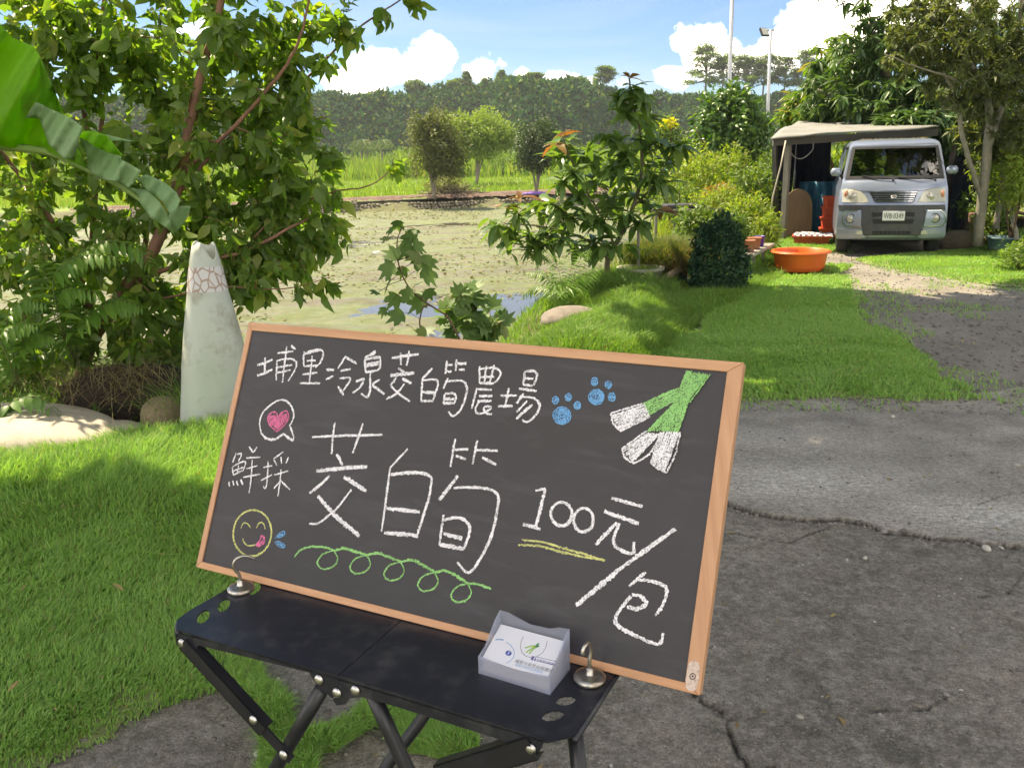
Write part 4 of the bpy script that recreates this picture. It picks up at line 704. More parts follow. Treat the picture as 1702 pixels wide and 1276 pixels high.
chalk_part('chalk_swirl', swl, C_G, A6, S4, 3, .3)
def paw(toes, pad):
    st = []
    for cx, cy, r in toes: st += [(oval(cx, cy, r*.85, r*1.05, 10), 2.6), (oval(cx, cy, r*.35, r*.45, 8), 2.8)]
    cx, cy, r = pad
    for q in (1, .8, .6, .42, .2): st.append((oval(cx, cy, r*q, r*.97*q, 14, q*5), 2.7 if q < 1 else 2.2))
    chalk_part('chalk_paw_print', st, C_B, A5, S4, 2.4, .3)
paw([(508, 372, 20), (585, 355, 20), (637, 403, 20)], (547, 463, 52)); paw([(738, 262, 21), (819, 281, 20), (840, 353, 22)], (750, 353, 45))
def hatch(a0, a1, b0, b1, n, w, jit=3):
    st = []
    for k in range(n):
        f_ = (k+.5)/n; p = [a0[i]+(a1[i]-a0[i])*f_+rng.normal(0, jit) for i in (0, 1)]; q = [b0[i]+(b1[i]-b0[i])*f_+rng.normal(0, jit) for i in (0, 1)]; st.append(([tuple(p), ((p[0]+q[0])/2+rng.normal(0, 2), (p[1]+q[1])/2+rng.normal(0, 2)), tuple(q)], w))
    return st
wv_ = [([(835, 450), (850, 510), (890, 557)], 2.6), ([(835, 448), (1020, 392)], 2.6), ([(890, 555), (1065, 470)], 2.4)]+hatch((840, 455), (885, 550), (1030, 395), (1062, 465), 15, 2.6)
wv_ += [([(900, 660), (925, 715), (968, 745)], 3), ([(900, 658), (1045, 555)], 2.4), ([(968, 745), (1060, 690), (1130, 570)], 2.4)]+hatch((905, 662), (965, 738), (1048, 560), (1128, 575), 14, 2.4)
wv_ += [([(1070, 742), (1110, 770), (1162, 800)], 3), ([(1070, 742), (1130, 562)], 2.4), ([(1162, 800), (1215, 690), (1245, 560)], 2.6)]+hatch((1075, 745), (1158, 792), (1135, 560), (1240, 562), 15, 2.6)
chalk_part('chalk_vegetable', wv_, C_W, A5, S4, 2.5, .4)
gv = hatch((1020, 392), (1050, 465), (1240, 292), (1225, 375), 12, 2.0)+hatch((1045, 555), (1140, 552), (1225, 365), (1290, 390), 12, 2.0)+hatch((1130, 556), (1242, 562), (1225, 350), (1295, 385), 15, 2.3)
gv += hatch((1240, 300), (1300, 385), (1278, 205), (1425, 222), 12, 2.4)+hatch((1225, 360), (1290, 390), (1285, 205), (1372, 222), 12, 2.6)+hatch((1235, 330), (1300, 360), (1310, 205), (1400, 230), 8, 2.4)
chalk_part('chalk_leaves', gv, C_G, A5, S4, 2, .4)
# oval sticker on the lower right of the frame
st_ = [tuple(buv(A7[0]+x/S4, A7[1]+y/S4)) for x, y in [(1362, 1010), (1372, 988), (1398, 980), (1422, 990), (1432, 1015), (1425, 1090), (1412, 1145), (1395, 1162), (1368, 1160), (1350, 1140), (1350, 1090)]]
M_STK = pm('sticker', (.74, .62, .54), (.62, .46, .38), 300, .5, dirt=(.32, .18, .14), dscale=260, damt=.8)
stk = MB().prism(st_, BF, .0023, .0026).build('sticker', M_STK, board)
M_INK = pm('ink_dark', (.05, .04, .04)); mb = MB()
for r_, w_ in ((17, 1.2), (4, 1.5)):
    Q = [buv(A7[0]+(1390+r_*math.cos(a))/S4, A7[1]+(1073+r_*math.sin(a))/S4) for a in np.linspace(0, 6.283, 15)]
    for i in range(14): 
        p, q = Q[i], Q[i+1]; tv = (q-p)/np.linalg.norm(q-p); nv_ = np.array([-tv[1], tv[0]])*w_*.0004; mb.add([BF(*(p+nv_), .0028), BF(*(q+nv_), .0028), BF(*(q-nv_), .0028), BF(*(p-nv_), .0028)], [(0, 1, 2, 3)])
mb.build('printed_ring', M_INK, stk)

# --- table
M_BLK = pm('black_metal', (.011, .013, .021), (.015, .017, .026), 3, .36, spec=.55, bmp=.06, bscale=500, bdist=.0006, dirt=(.11, .11, .11), dscale=22, damt=.3, rvar=0)
M_TUBE = pm('black_tube', (.013, .014, .018), (.02, .02, .026), 20, .38, spec=.5, rvar=0, dirt=(.08, .08, .08), dscale=12, damt=.12)
M_RIV = pm('rivet', (.75, .73, .70), (.6, .58, .55), 60, .35, metal=1)
TO = np.array([BO[0], BO[1], TZ]); tab = empty('folding_table', (BO[0], BO[1], 0), label='black metal folding camp table with hinged top, riveted legs and cut-out slots', cat='table')
def TL(u, v, w=0.0): return ux*u+vy*v+vz*(TZ+w)        # local to the table's empty
def slot(c, a, b, rot, n=10): return [(c[0]+a*math.cos(t_)*math.cos(rot)-b*math.sin(t_)*math.sin(rot), c[1]+a*math.cos(t_)*math.sin(rot)+b*math.sin(t_)*math.cos(rot)) for t_ in np.arange(n)*2*math.pi/n]
def panel(outline, holes, name):
    import bmesh
    b = bmesh.new(); edges = []
    for lp in [outline]+holes:
        vs = [b.verts.new(TL(u, v, 0)) for u, v in lp]; edges += [b.edges.new((vs[i], vs[(i+1) % len(vs)])) for i in range(len(vs))]
    bmesh.ops.triangle_fill(b, use_beauty=True, use_dissolve=False, edges=edges, normal=(0, 0, 1))
    g = bmesh.ops.extrude_face_region(b, geom=b.faces[:]); bmesh.ops.translate(b, verts=[v for v in g['geom'] if isinstance(v, bmesh.types.BMVert)], vec=(0, 0, -.0022)); bmesh.ops.recalc_face_normals(b, faces=b.faces)
    me = bpy.data.meshes.new(name); b.to_mesh(me); b.free(); me.materials.append(M_BLK); o = bpy.data.objects.new(name, me); link(o, tab); return o
vb, vf = .098, -.1285
def tl2(px, py, w=0.0):
    P = G(px, py, TZ+w)-TO; return (P@ux, P@vy)
holesL = [slot(tl2(372, 1005), .017, .0075, -.95), slot(tl2(338, 1024), .017, .0075, -.95), slot((-.236, -.012), .019, .009, -.9), slot((-.228, .03), .017, .0075, -1.2)]
panel([(-.2478, vf), (-.0132, vf), (-.0132, vb), (-.22, vb), (-.262, .055), (-.269, -.09), (-.266, -.112)], holesL, 'table_panel')
holesR = [slot(tl2(940, 1163), .011, .008, .9), slot(tl2(919, 1188), .012, .008, .9), slot((.226, .03), .017, .0075, 1.2)]
panel([(-.0118, vf), (.236, vf), (.2560, -.110), (.2585, .06), (.22, vb), (-.0118, vb)], holesR, 'table_panel')
# folded skirts along the front and back with the scalloped hinge plates
def front(px, py, off=0.0):
    P0 = TO+vy*(vf+off); d = ray(px, py); tt = ((P0-CAMP)@vy)/(d@vy); q = CAMP+d*tt-TO; return (q@ux, q[2])
fL = [front(*q) for q in [(290, 1050), (562, 1122), (562, 1150), (553, 1160), (540, 1150), (529, 1143), (514, 1117), (330, 1072), (318, 1090), (303, 1078), (293, 1070)]]
fR = [front(*q) for q in [(563, 1122), (905, 1228), (901, 1240), (893, 1255), (880, 1258), (855, 1236), (640, 1168), (600, 1158), (582, 1160), (574, 1170), (560, 1172), (553, 1163), (562, 1150)]]
def FP(v): return lambda a, b, tt: TL(a, v+tt, b)
for q, nm in ((fL, 'front_skirt'), (fR, 'front_skirt')): MB().prism(q, FP(vf), 0, .0018).build(nm, M_BLK, tab)
for u0, u1 in ((-.222, -.0132), (-.0118, .222)): MB().prism([(u0, -.0024), (u1, -.0024), (u1, -.022), (u0, -.022)], FP(vb), 0, -.0018).build('back_skirt', M_BLK, tab)
MB().tube([TL(.2560, -.110, -.006), TL(.2580, .06, -.006), TL(.22, vb, -.006)], .004, 6).build('rolled_edge', M_BLK, tab, smooth=True)
MB().tube([TL(-.2478, vf, -.006), TL(-.266, -.112, -.006), TL(-.269, -.09, -.006), TL(-.262, .055, -.006), TL(-.22, vb, -.006)], .004, 6).build('rolled_edge', M_BLK, tab, smooth=True)
def rivet(px, py, r=.0058, off=-.0012, y=0.0):
    a, b = front(px, py, off); c = TL(a, vf+off, b); mb = MB(); prof = [(r, 0), (r*.9, r*.28), (r*.6, r*.48), (r*.2, r*.56)]; V = []
    for rr, h in prof: V += [c+ux*rr*math.cos(k)+vz*rr*math.sin(k)-vy*h for k in np.arange(12)*math.pi/6]
    mb.add(V, [(i*12+j, i*12+(j+1) % 12, (i+1)*12+(j+1) % 12, (i+1)*12+j) for i in range(3) for j in range(12)]+[tuple(range(36, 48))]); mb.build('rivet', M_RIV, tab, smooth=True)
for q in [(302.5, 1068.5), (530, 1129), (560, 1151), (590.5, 1147), (421, 1196), (471, 1254), (882, 1244)]: rivet(*q, off=-.0012 if q[0] in (302.5, 530, 560, 590.5, 882) else -.004)
def fw_(px, py, v):  # world-local point on vertical plane v
    a, b = front(px, py, v-vf); return TL(a, v, b)
def ext(p, q, z): # extend the line p->q down to height z
    k = (z-p[2])/(q[2]-p[2]); return p+(q-p)*k
def channel(p, q, w, d, lip, m=M_TUBE):
    ax_ = unit(q-p); n_ = unit(np.cross(vy, ax_)); mb = MB()
    for s_ in (-1, 1): mb.add([p+n_*s_*w-vy*0, p+n_*s_*w+vy*d, q+n_*s_*w+vy*d, q+n_*s_*w, p+n_*s_*(w-lip)-vy*0, p+n_*s_*(w-lip)+vy*d, q+n_*s_*(w-lip)+vy*d, q+n_*s_*(w-lip)], [(0, 1, 2, 3), (4, 7, 6, 5), (0, 4, 5, 1), (3, 2, 6, 7), (1, 5, 6, 2), (0, 3, 7, 4)])
    mb.add([p-n_*w, p+n_*w, q+n_*w, q-n_*w, p-n_*w+vy*.0016, p+n_*w+vy*.0016, q+n_*w+vy*.0016, q-n_*w+vy*.0016], [(0, 1, 2, 3), (7, 6, 5, 4), (0, 4, 5, 1), (2, 6, 7, 3), (0, 3, 7, 4), (1, 5, 6, 2)]); return mb
for side, v0 in ((0, vf-.0035), (1, vb-.012)):
    dv_ = vy*(v0-(vf-.0035)); p1, p2 = fw_(302, 1070, vf-.0035)+dv_, fw_(471, 1254, vf-.0035)+dv_
    channel(p1, p1+(p2-p1)*.80, .0095, .013, .0015).build('leg_channel', M_TUBE, tab)
    mb = MB(); n_ = unit(np.cross(vy, unit(p2-p1))); a_, b_ = p1+(p2-p1)*.76, p2+(p2-p1)*.06
    mb.add([a_-n_*.0075+vy*.002, a_+n_*.0075+vy*.002, b_+n_*.0075+vy*.002, b_-n_*.0075+vy*.002, a_-n_*.0075+vy*.0045, a_+n_*.0075+vy*.0045, b_+n_*.0075+vy*.0045, b_-n_*.0075+vy*.0045], [(0, 1, 2, 3), (7, 6, 5, 4), (0, 4, 5, 1), (2, 6, 7, 3), (0, 3, 7, 4), (1, 5, 6, 2)]); mb.build('brace_bar', M_TUBE, tab)
    p1, p2 = fw_(884, 1244, vf-.0035)+dv_, fw_(729, 1290, vf-.0035)+dv_; channel(p1, p2, .0125, .013, .0015).build('leg_channel', M_TUBE, tab)
    for a, b in (((536, 1143), (458, 1276)), ((618, 1150), (676, 1276))):
        v1 = v0+(.012 if side == 0 else -.002); p, q = fw_(*a, v1), fw_(*b, v1); f_ = ext(p, q, .012); MB().tube([p, (p+q)/2, q, f_], .0082, 14).build('leg', M_TUBE, tab, smooth=True)
        MB().lathe([(.0, 0), (.012, 0), (.012, .02), (.0095, .024)], 12, (f_[0], f_[1], 0)).build('rubber_foot', M_TUBE, tab, smooth=True)
mb = MB(); c0 = tl2(655, 1160, -.03); mb.tube(smoothpath([TL(.045, .07, -.012), TL(.040, .02, -.05), TL(.03, -.02, -.10), TL(-.005, -.06, -.16), TL(-.03, -.09, -.22), TL(-.06, -.10, -.32)], 5), .0075, 12); mb.build('bent_strut', M_TUBE, tab, smooth=True)
MB().tube([TL(.246, -.085, -.008), TL(.262, -.105, -.07), ext(TL(.246, -.085, -.008), TL(.30, -.105, -.16), .01)], .008, 12).build('leg', M_TUBE, tab, smooth=True)
# --- magnet hooks
M_NICK = pm('brushed_nickel', (.62, .59, .54), (.45, .41, .36), 60, .32, metal=1, dirt=(.30, .20, .12), dscale=40, damt=.5)
def hook(px, py, label, ang, tipx):
    a, b = tl2(px, py); c = TO+ux*a+vy*b; e = empty('magnet_hook', c, label=label, cat='magnet hook', group='magnet hooks holding the board')
    MB().lathe([(0, 0), (.0165, 0), (.0175, .0015), (.0175, .004), (.0163, .006), (.012, .0073), (.006, .0080), (.0042, .0085), (.0042, .0145), (.0036, .0155), (0, .0156)], 32).build('magnet_base', M_NICK, e, smooth=True)
    r_ = .0021; ca, sa = math.cos(ang), math.sin(ang); D_ = ux*ca+vy*sa; pts = [(0, .014), (0, .022), (-.004, .030), (-.006, .037), (-.002, .045), (.007, .0475), (.015, .0445), (.021, .040)] if tipx > 0 else [(0, .014), (0, .024), (.002, .032), (.002, .040), (-.003, .0455), (-.009, .0455), (-.0125, .041), (-.0128, .037)]
    MB().tube(smoothpath([D_*x_+vz*z_ for x_, z_ in pts], 5), r_, 10).build('hook', M_NICK, e, smooth=True)
hook(401, 981, 'round nickel magnet with a curled hook at the lower left corner of the chalkboard', .9, 1)
hook(980, 1130, 'round nickel magnet with an upright hook beside the card box on the right', 1.35, -1)
# --- card box
M_ACR = None; m, t = newmat('frosted_plastic'); tc = t.n('ShaderNodeTexCoord')
p = t.n('ShaderNodeBsdfPrincipled', ins={'Base Color': (.68, .71, .80), 'Roughness': .28, 'Transmission Weight': .0, 'Alpha': 1.0}); tr = t.n('ShaderNodeBsdfTranslucent', ins={0: (.6, .64, .76)}); tp_ = t.n('ShaderNodeBsdfTransparent', ins={0: (.93, .95, 1)})
s1 = t.n('ShaderNodeMixShader', ins={0: .5, 1: p.outputs[0], 2: tr.outputs[0]}); s2 = t.n('ShaderNodeMixShader', ins={0: .58, 1: s1.outputs[0], 2: tp_.outputs[0]}); finish(t, s2.outputs[0]); M_ACR = m
fl_, fr_ = np.array(tl2(795.5, 1119)), np.array(tl2(914, 1155)); bx = unit(fr_-fl_); by = np.array([-bx[1], bx[0]]); WB = np.linalg.norm(fr_-fl_); DBX = .050
def K(a, b, w): q = fl_+bx*a+by*b; return ux*q[0]+vy*q[1]+vz*w
bo = TO.copy(); box_ = empty('card_holder', bo, label='small frosted plastic tray of business cards on the right half of the table', cat='card holder')
hf, hb = .021, .050
def wall(poly, fr, t1, name): return MB().prism(poly, fr, 0, t1).build(name, M_ACR, box_)
wt = .0014
wall([(0, 0), (WB, 0), (WB, hf), (WB*.8, hf-.002), (WB*.5, hf-.004), (WB*.2, hf-.002), (0, hf)], lambda a, b, tt: K(a, tt, b+.0004), wt, 'front_wall')
wall([(0, 0), (WB, 0), (WB, hb-.001), (WB*.86, hb-.002), (WB*.72, hb-.0065), (WB*.45, hb-.0075), (WB*.25, hb-.003), (WB*.12, hb), (0, hb)], lambda a, b, tt: K(a, DBX-tt, b+.0004), wt, 'back_wall')
for a0, s_ in ((0, 1), (WB, -1)): wall([(wt, 0), (DBX-wt, 0), (DBX-wt, hb), (DBX*.75, hb-.006), (DBX*.3, hf+.004), (wt, hf)], lambda a, b, tt, a0=a0, s_=s_: K(a0+s_*tt, a, b+.0004), wt, 'side_wall')
wall([(wt, wt), (WB-wt, wt), (WB-wt, DBX-wt), (wt, DBX-wt)], lambda a, b, tt: K(a, b, .0006+tt), wt, 'tray_floor')
M_CARD = pm('card_white', (.70, .70, .76), (.66, .67, .73), 5, .4, rvar=0); M_CARDE = pm('card_stack_edge', (.80, .66, .54), (.62, .52, .46), 260, .7, stretch=(1, 1, .02), rvar=0)
MB().prism([(.004, .004), (WB-.005, .004), (WB-.005, .040), (.004, .040)], lambda a, b, tt: K(a, b, .0022+tt+b*.42*tt/.014), 0, .0135).build('card_stack', M_CARDE, box_)
def top(a, b, h=0.0): return K(a, b, .0162+(b)*.42+h)
card = MB().prism([(.003, .0025), (WB-.004, .0025), (WB-.004, DBX-.004), (.003, DBX-.004)], lambda a, b, tt: top(a, b, tt), 0, .0004).build('top_card', M_CARD, box_)
# print on the card: traced in photo zoom (780,1020) x9.117
def cardab(zx, zy):
    px, py = 780+zx/9.117, 1020+zy/9.117; d = ray(px, py); P0 = TO+top(0, 0); P1 = TO+top(.05, 0)-P0; P2 = TO+top(0, .03)-P0; n_ = np.cross(P1, P2); tt = ((P0-CAMP)@n_)/(d@n_); q = CAMP+d*tt-P0; e1 = unit(P1); b = (q-e1*(q@e1)); return (q@e1, np.linalg.norm(b)/math.hypot(1, .42))
def pr(name, polys, m, lay):
    mb = MB()
    for poly in polys: mb.add([top(a, b, .0005+lay*.00005) for a, b in poly], [tuple(range(len(poly)))])
    return mb.build(name, m, card)
def line2(pts, w):
    out = []
    P = np.array([cardab(*q) for q in pts])
    for i in range(len(P)-1):
        tv = P[i+1]-P[i]; tv /= np.linalg.norm(tv)+1e-9; nv_ = np.array([-tv[1], tv[0]])*w/2; out.append([tuple(P[i]+nv_), tuple(P[i+1]+nv_), tuple(P[i+1]-nv_), tuple(P[i]-nv_)])
    return out
I_G = pm('ink_grey', (.22, .23, .26)); I_B = pm('ink_blue', (.05, .10, .45)); I_LB = pm('ink_light_blue', (.32, .50, .75)); I_GR = pm('ink_green', (.30, .55, .10)); I_P = pm('ink_purple', (.14, .12, .36)); I_W = pm('ink_white', (.85, .85, .88))
pr('printed_circle', line2([(820, 340), (785, 420), (775, 510), (800, 590), (860, 645), (940, 665), (1040, 640), (1110, 590), (1160, 510), (1178, 420)], .0006), I_G, 0)
pr('printed_circle', line2([(395, 395), (455, 385), (520, 400)], .0018)+line2([(560, 430), (620, 470), (665, 530), (685, 600), (670, 660), (620, 720), (560, 745)], .0009), I_LB, 0)
pr('printed_vegetable', line2([(840, 520), (935, 490), (1010, 490)], .0016)+line2([(860, 590), (940, 530), (1010, 495)], .0016)+line2([(905, 610), (960, 545), (1015, 498)], .0016), I_GR, 1)
pr('printed_vegetable', line2([(1000, 500), (1055, 450)], .0022)+line2([(1010, 505), (1062, 490)], .0018), pm('ink_dark_green', (.08, .32, .12)), 1)
pr('printed_badge', [[cardab(595+48*math.cos(a), 598+40*math.sin(a)) for a in np.arange(14)*6.283/14]], I_B, 1)
pr('printed_badge', [[cardab(x_, y_) for x_, y_ in [(950, 640), (1018, 655), (1000, 715), (930, 698)]]], I_P, 1)
pr('printed_frame', line2([(1018, 655), (1345, 730), (1320, 785), (1000, 712)], .0005), I_P, 2)
def text3(body_, origin, xdir, ydir, size, m, parent, name, font_align='LEFT', zoff=0.0, extr=0):
    cu = bpy.data.curves.new(name, 'FONT'); cu.body = body_; cu.size = size; cu.align_x = font_align; cu.align_y = 'CENTER'; cu.resolution_u = 2; cu.extrude = extr
    tmp = bpy.data.objects.new(name, cu); SC.collection.objects.link(tmp); dg = bpy.context.evaluated_depsgraph_get(); me = bpy.data.meshes.new_from_object(tmp.evaluated_get(dg)); bpy.data.objects.remove(tmp); me.name = name; me.materials.clear(); me.materials.append(m)
    o = bpy.data.objects.new(name, me); link(o, parent); x = Vector(xdir).normalized(); y = Vector(ydir).normalized(); z = x.cross(y); p = Vector(origin)+z*zoff
    o.matrix_local = Matrix(((x[0], y[0], z[0], p[0]), (x[1], y[1], z[1], p[1]), (x[2], y[2], z[2], p[2]), (0, 0, 0, 1))); return o
cx_ = K(1, 0, 0)-K(0, 0, 0); cy_ = top(0, 1)-top(0, 0)
def ctext(s_, zx, zy, size, m, rot=0.0):
    a, b = cardab(zx, zy); x = cx_; text3(s_, top(a, b, .0007), cx_, cy_, size, m, card, 'printed_text')
ctext('埔里冷泉茭白筍農場', 690, 715, .0050, I_G); ctext('f', 968, 685, .0085, I_W); ctext('f', 583, 600, .0070, I_W); ctext('冷泉茭白筍農場', 1020, 700, .0033, I_P)
ctext('埔里冷泉茭白筍農場', 690, 772, .0036, I_LB)
# ------------------------------------------------------------------ silver microvan
VPS = math.radians(19); Vb = np.array([math.sin(VPS), math.cos(VPS), 0]); Vr = np.array([math.cos(VPS), -math.sin(VPS), 0]); VO = np.array([5.0, 11.02, 0])-.045*Vr
VZ = [0, .22, .30, .50, .68, .86, .955, .985, 1.40, 1.44, 1.475, 1.50]; VY = [.06, .03, 0, -.01, .0, .05, .11, .14, .44, .50, .60, .85]; VH = [.63, .64, .655, .655, .65, .64, .625, .62, .55, .535, .50, .40]
def vyf(x, z): return np.interp(z, VZ, VY)+.10*(abs(x)/.6)**2.6*(1 if z < .95 else .8)
def vpt(zx, zy):
    d = ray(1380+zx/6.2227, 220+zy/6.2227); z = 1.; xx = 0
    for i in range(40):
        tt = ((VO+Vb*vyf(xx, z)-CAMP)@Vb)/(d@Vb); q = CAMP+d*tt; z = .5*z+.5*q[2]; xx = .5*xx+.5*((q-VO)@Vr)
    return (xx, z)
def VF(a, y, z): return Vr*a+Vb*y+vz*z     # local to the van's empty
def VFp(a, z, tt): return VF(a, vyf(a, z)+tt, z)
van = empty('microvan', VO, label='silver boxy microvan with black bumper guard parked facing us under the shed roof', cat='van')
m, t = newmat('silver_paint'); tc = t.n('ShaderNodeTexCoord'); ob = tc.outputs['Object']
fl_ = t.noise(900, 2, .5, ob); c = t.mix(fl_, (.24, .29, .40), (.34, .40, .52)); dz = t.n('ShaderNodeSeparateXYZ', ins={0: ob}).outputs[2]
dirt_ = t.math('MULTIPLY', t.ramp(t.noise(5, 7, .7, ob), [(.4, 0.), (.7, 1.)]), t.ramp(dz, [(.2, .7), (.7, .15)])); c = t.mix(dirt_, c, (.30, .27, .22))
p = t.n('ShaderNodeBsdfPrincipled', ins={'Base Color': c, 'Metallic': .45, 'Roughness': t.math('ADD', .30, t.math('MULTIPLY', dirt_, .4)), 'Coat Weight': .6, 'Coat Roughness': .12}); finish(t, p.outputs[0]); M_SIL = m
M_GLASS, t = newmat('glass'); g1 = t.n('ShaderNodeBsdfGlossy', ins={0: (1, 1, 1), 1: .02}); g2 = t.n('ShaderNodeBsdfTransparent', ins={0: (.50, .56, .58)}); fr = t.n('ShaderNodeFresnel', ins={0: 1.75})
finish(t, t.n('ShaderNodeMixShader', ins={0: t.math('ADD', fr.outputs[0], .05), 1: g2.outputs[0], 2: g1.outputs[0]}).outputs[0])
M_PLA = pm('grey_plastic', (.045, .048, .056), (.065, .068, .078), 8, .55, dirt=(.14, .12, .10), dscale=6, damt=.4); M_DARKP = pm('dark_interior', (.016, .017, .022), (.03, .03, .035), 8, .8)
M_CHR = pm('chrome', (.80, .81, .84), (.7, .7, .73), 10, .16, metal=1); M_LENS = pm('headlight_lens', (.62, .60, .50), (.50, .49, .42), 20, .15, coat=1, spec=.7); M_AMB = pm('amber_lens', (.62, .22, .10), (.5, .2, .1), 20, .2, coat=1); M_TYRE = pm('tyre', (.02, .02, .02), (.035, .033, .03), 20, .85)
M_LREF = pm('lamp_reflector', (.55, .54, .50), (.38, .37, .34), 60, .3, metal=.5)
M_RED = pm('red_enamel', (.5, .05, .04))
# shell lofted through the real section heights, open at the windows
zs = [.22, .30, .40, .50, .60, .68, .77, .86, .955, .985]+list(np.linspace(1.05, 1.36, 5))+[1.40, 1.44, 1.475, 1.50]
LEN = 2.95
def ring(z):
    h = np.interp(z, VZ, VH); yb = LEN-(.10 if z > .95 else 0)-.25*max(0, (z-1.38))/.12*(1 if z > 1.38 else 0); P = []
    for a in np.linspace(-1, 1, 25): P.append((a*h, vyf(a*h, z)))
    y0 = vyf(h, z)
    ys = [y0+.05+(yb-.08-y0)*k for k in (0.0, .10, .28, .30, .60, .62, .95, 1)]
    for y in ys: P.append((h+.012*(0 if z > .9 else 1), y))
    for a in np.linspace(1, -1, 9): P.append((a*(h-.03), yb))
    for y in ys[::-1]: P.append((-h-.012*(0 if z > .9 else 1), y))
    return P
rings = [ring(z) for z in zs]; n = len(rings[0]); mb = MB(); V_ = [VF(a, y, z) for rg, z in zip(rings, zs) for a, y in rg]; F_ = []
for i in range(len(zs)-1):
    zc = (zs[i]+zs[i+1])/2
    for j in range(n):
        a = (rings[i][j][0]+rings[i][(j+1) % n][0])/2; hh = np.interp(zc, VZ, VH); glassz = .985 < zc < 1.40
        if glassz and j < 24 and abs(a) < hh-.045: continue                       # windscreen
        if glassz and (26 <= j <= 27 or 29 <= j <= 29 or 31 <= j <= 31 or 42 <= j <= 47): 
            if j in (26, 27, 29, 31, 43, 45, 47, 46): continue                        # side windows
        if 1.05 <= zc < 1.36 and 34 <= j <= 39: continue                           # rear window
        F_.append((i*n+j, i*n+(j+1) % n, (i+1)*n+(j+1) % n, (i+1)*n+j))
F_.append(tuple(range((len(zs)-1)*n, len(zs)*n)))
mb.add(V_, F_); body_o = mb.build('body', M_SIL, van, angle=.6); sol = body_o.modifiers.new('s', 'SOLIDIFY'); sol.thickness = .018; sol.offset = -1
def vpanel(name, poly, t0, t1, m, parent=van, rel=None):
    """raised panel that follows the curved nose; poly in local (x,z)"""
    import bmesh
    b = bmesh.new(); vs = [b.verts.new((q[0], 0, q[1])) for q in poly]; b.faces.new(vs); bmesh.ops.triangulate(b, faces=b.faces)
    for _ in range(3):
        ed = [e for e in b.edges if e.calc_length() > .06]
        if ed: bmesh.ops.subdivide_edges(b, edges=ed, cuts=1); bmesh.ops.triangulate(b, faces=b.faces)
    V = [(v.co.x, v.co.z) for v in b.verts]; b.verts.index_update(); Ft = [tuple(v.index for v in f.verts) for f in b.faces]; bd = [(e.verts[0].index, e.verts[1].index) for e in b.edges if len(e.link_faces) == 1]; b.free()
    k = len(V); mb = MB(); mb.add([VFp(a, z, t0) for a, z in V]+[VFp(a, z, t1) for a, z in V], [f for f in Ft]+[tuple(i+k for i in f)[::-1] for f in Ft]+[(a, b_, b_+k, a+k) for a, b_ in bd]); o = mb.build(name, m, parent); o['_'] = 0; del o['_']; return o
Vp = lambda L: [vpt(*q) for q in L]
# windscreen glass with black surround
h_ = lambda z: np.interp(z, VZ, VH)
ws = [(-h_(.985)+.03, .992), (h_(.985)-.03, .992), (h_(1.4)-.035, 1.398), (-h_(1.4)+.035, 1.398)]
def inset(P, d): c = np.mean(P, 0); return [tuple(np.array(q)+(c-np.array(q))*d) for q in P]
wi = [(-h_(1.02)+.075, 1.03), (h_(1.02)-.075, 1.03), (h_(1.37)-.07, 1.372), (-h_(1.37)+.07, 1.372)]
for k, nm in enumerate(['seal_bottom', 'seal_side', 'seal_top', 'seal_side']):
    vpanel('window_seal', [ws[k], ws[(k+1) % 4], wi[(k+1) % 4], wi[k]], -.005, .006, M_DARKP)
vpanel('windscreen', wi, -.001, .003, M_GLASS)
def vquad(name, P, m, th=.004):
    P = [np.array(p) for p in P]; nn = np.cross(P[1]-P[0], P[2]-P[0]); nn /= np.linalg.norm(nn); mb = MB(); mb.add([p for p in P]+[p+nn*th for p in P], [(0, 1, 2, 3), (7, 6, 5, 4), (0, 4, 5, 1), (1, 5, 6, 2), (2, 6, 7, 3), (3, 7, 4, 0)]); return mb.build(name, m, van)
for s_ in (-1, 1):
    for y0, y1 in ((.55, 1.02), (1.08, 1.88), (1.95, 2.8)): vquad('side_window', [VF(s_*(h_(1.0)-.012), y0, 1.0), VF(s_*(h_(1.0)-.012), y1, 1.0), VF(s_*(h_(1.38)-.012), y1, 1.38), VF(s_*(h_(1.38)-.012), y0+.02, 1.38)], M_GLASS)
vquad('rear_window', [VF(-.42, LEN-.125, 1.03), VF(.42, LEN-.125, 1.03), VF(.40, LEN-.125, 1.36), VF(-.40, LEN-.125, 1.36)], M_GLASS)
mb = MB(); mb.add([VF(-.58, .2, .9), VF(.58, .2, .9), VF(.58, .42, .97), VF(-.58, .42, .97), VF(-.58, .6, .92), VF(.58, .6, .92)], [(0, 1, 2, 3), (3, 2, 5, 4)]); mb.add([VF(-.6, .6, .5), VF(.6, .6, .5), VF(.6, 2.8, .5), VF(-.6, 2.8, .5)], [(0, 1, 2, 3)]); mb.build('dashboard', M_DARKP, van)
Rv = np.array([Vr, Vb, vz]).T
for s_ in (-1, 1):
    st_ = empty('x', (0, 0, 0)); bpy.data.objects.remove(st_)
    mb = MB(); mb.box(VF(s_*.27, .98, 1.0), (.40, .12, .46), Rv, .05); o = mb.build('seat_back', M_DARKP, van, angle=.5); MB().box(VF(s_*.27, .99, 1.28), (.2, .08, .13), Rv, .03).build('headrest', M_DARKP, o, angle=.5)
mb = MB(); mb.box(VF(0, 1.75, .98), (1.05, .12, .4), Rv, .05); mb.build('rear_bench', M_DARKP, van, angle=.5)
tb = MB().box(VF(-.33, .34, 1.035), (.20, .10, .055), Rv, .006).build('x', M_CARD, None); tb.name = 'tissue_box'; tb.parent = van
mb = MB(); mb.tube([VF(-.33, .34, 1.06), VF(-.30, .33, 1.085), VF(-.27, .35, 1.10)], [.03, .02, .004], 6); mb.build('paper_tissue', M_CARD, tb, smooth=True)
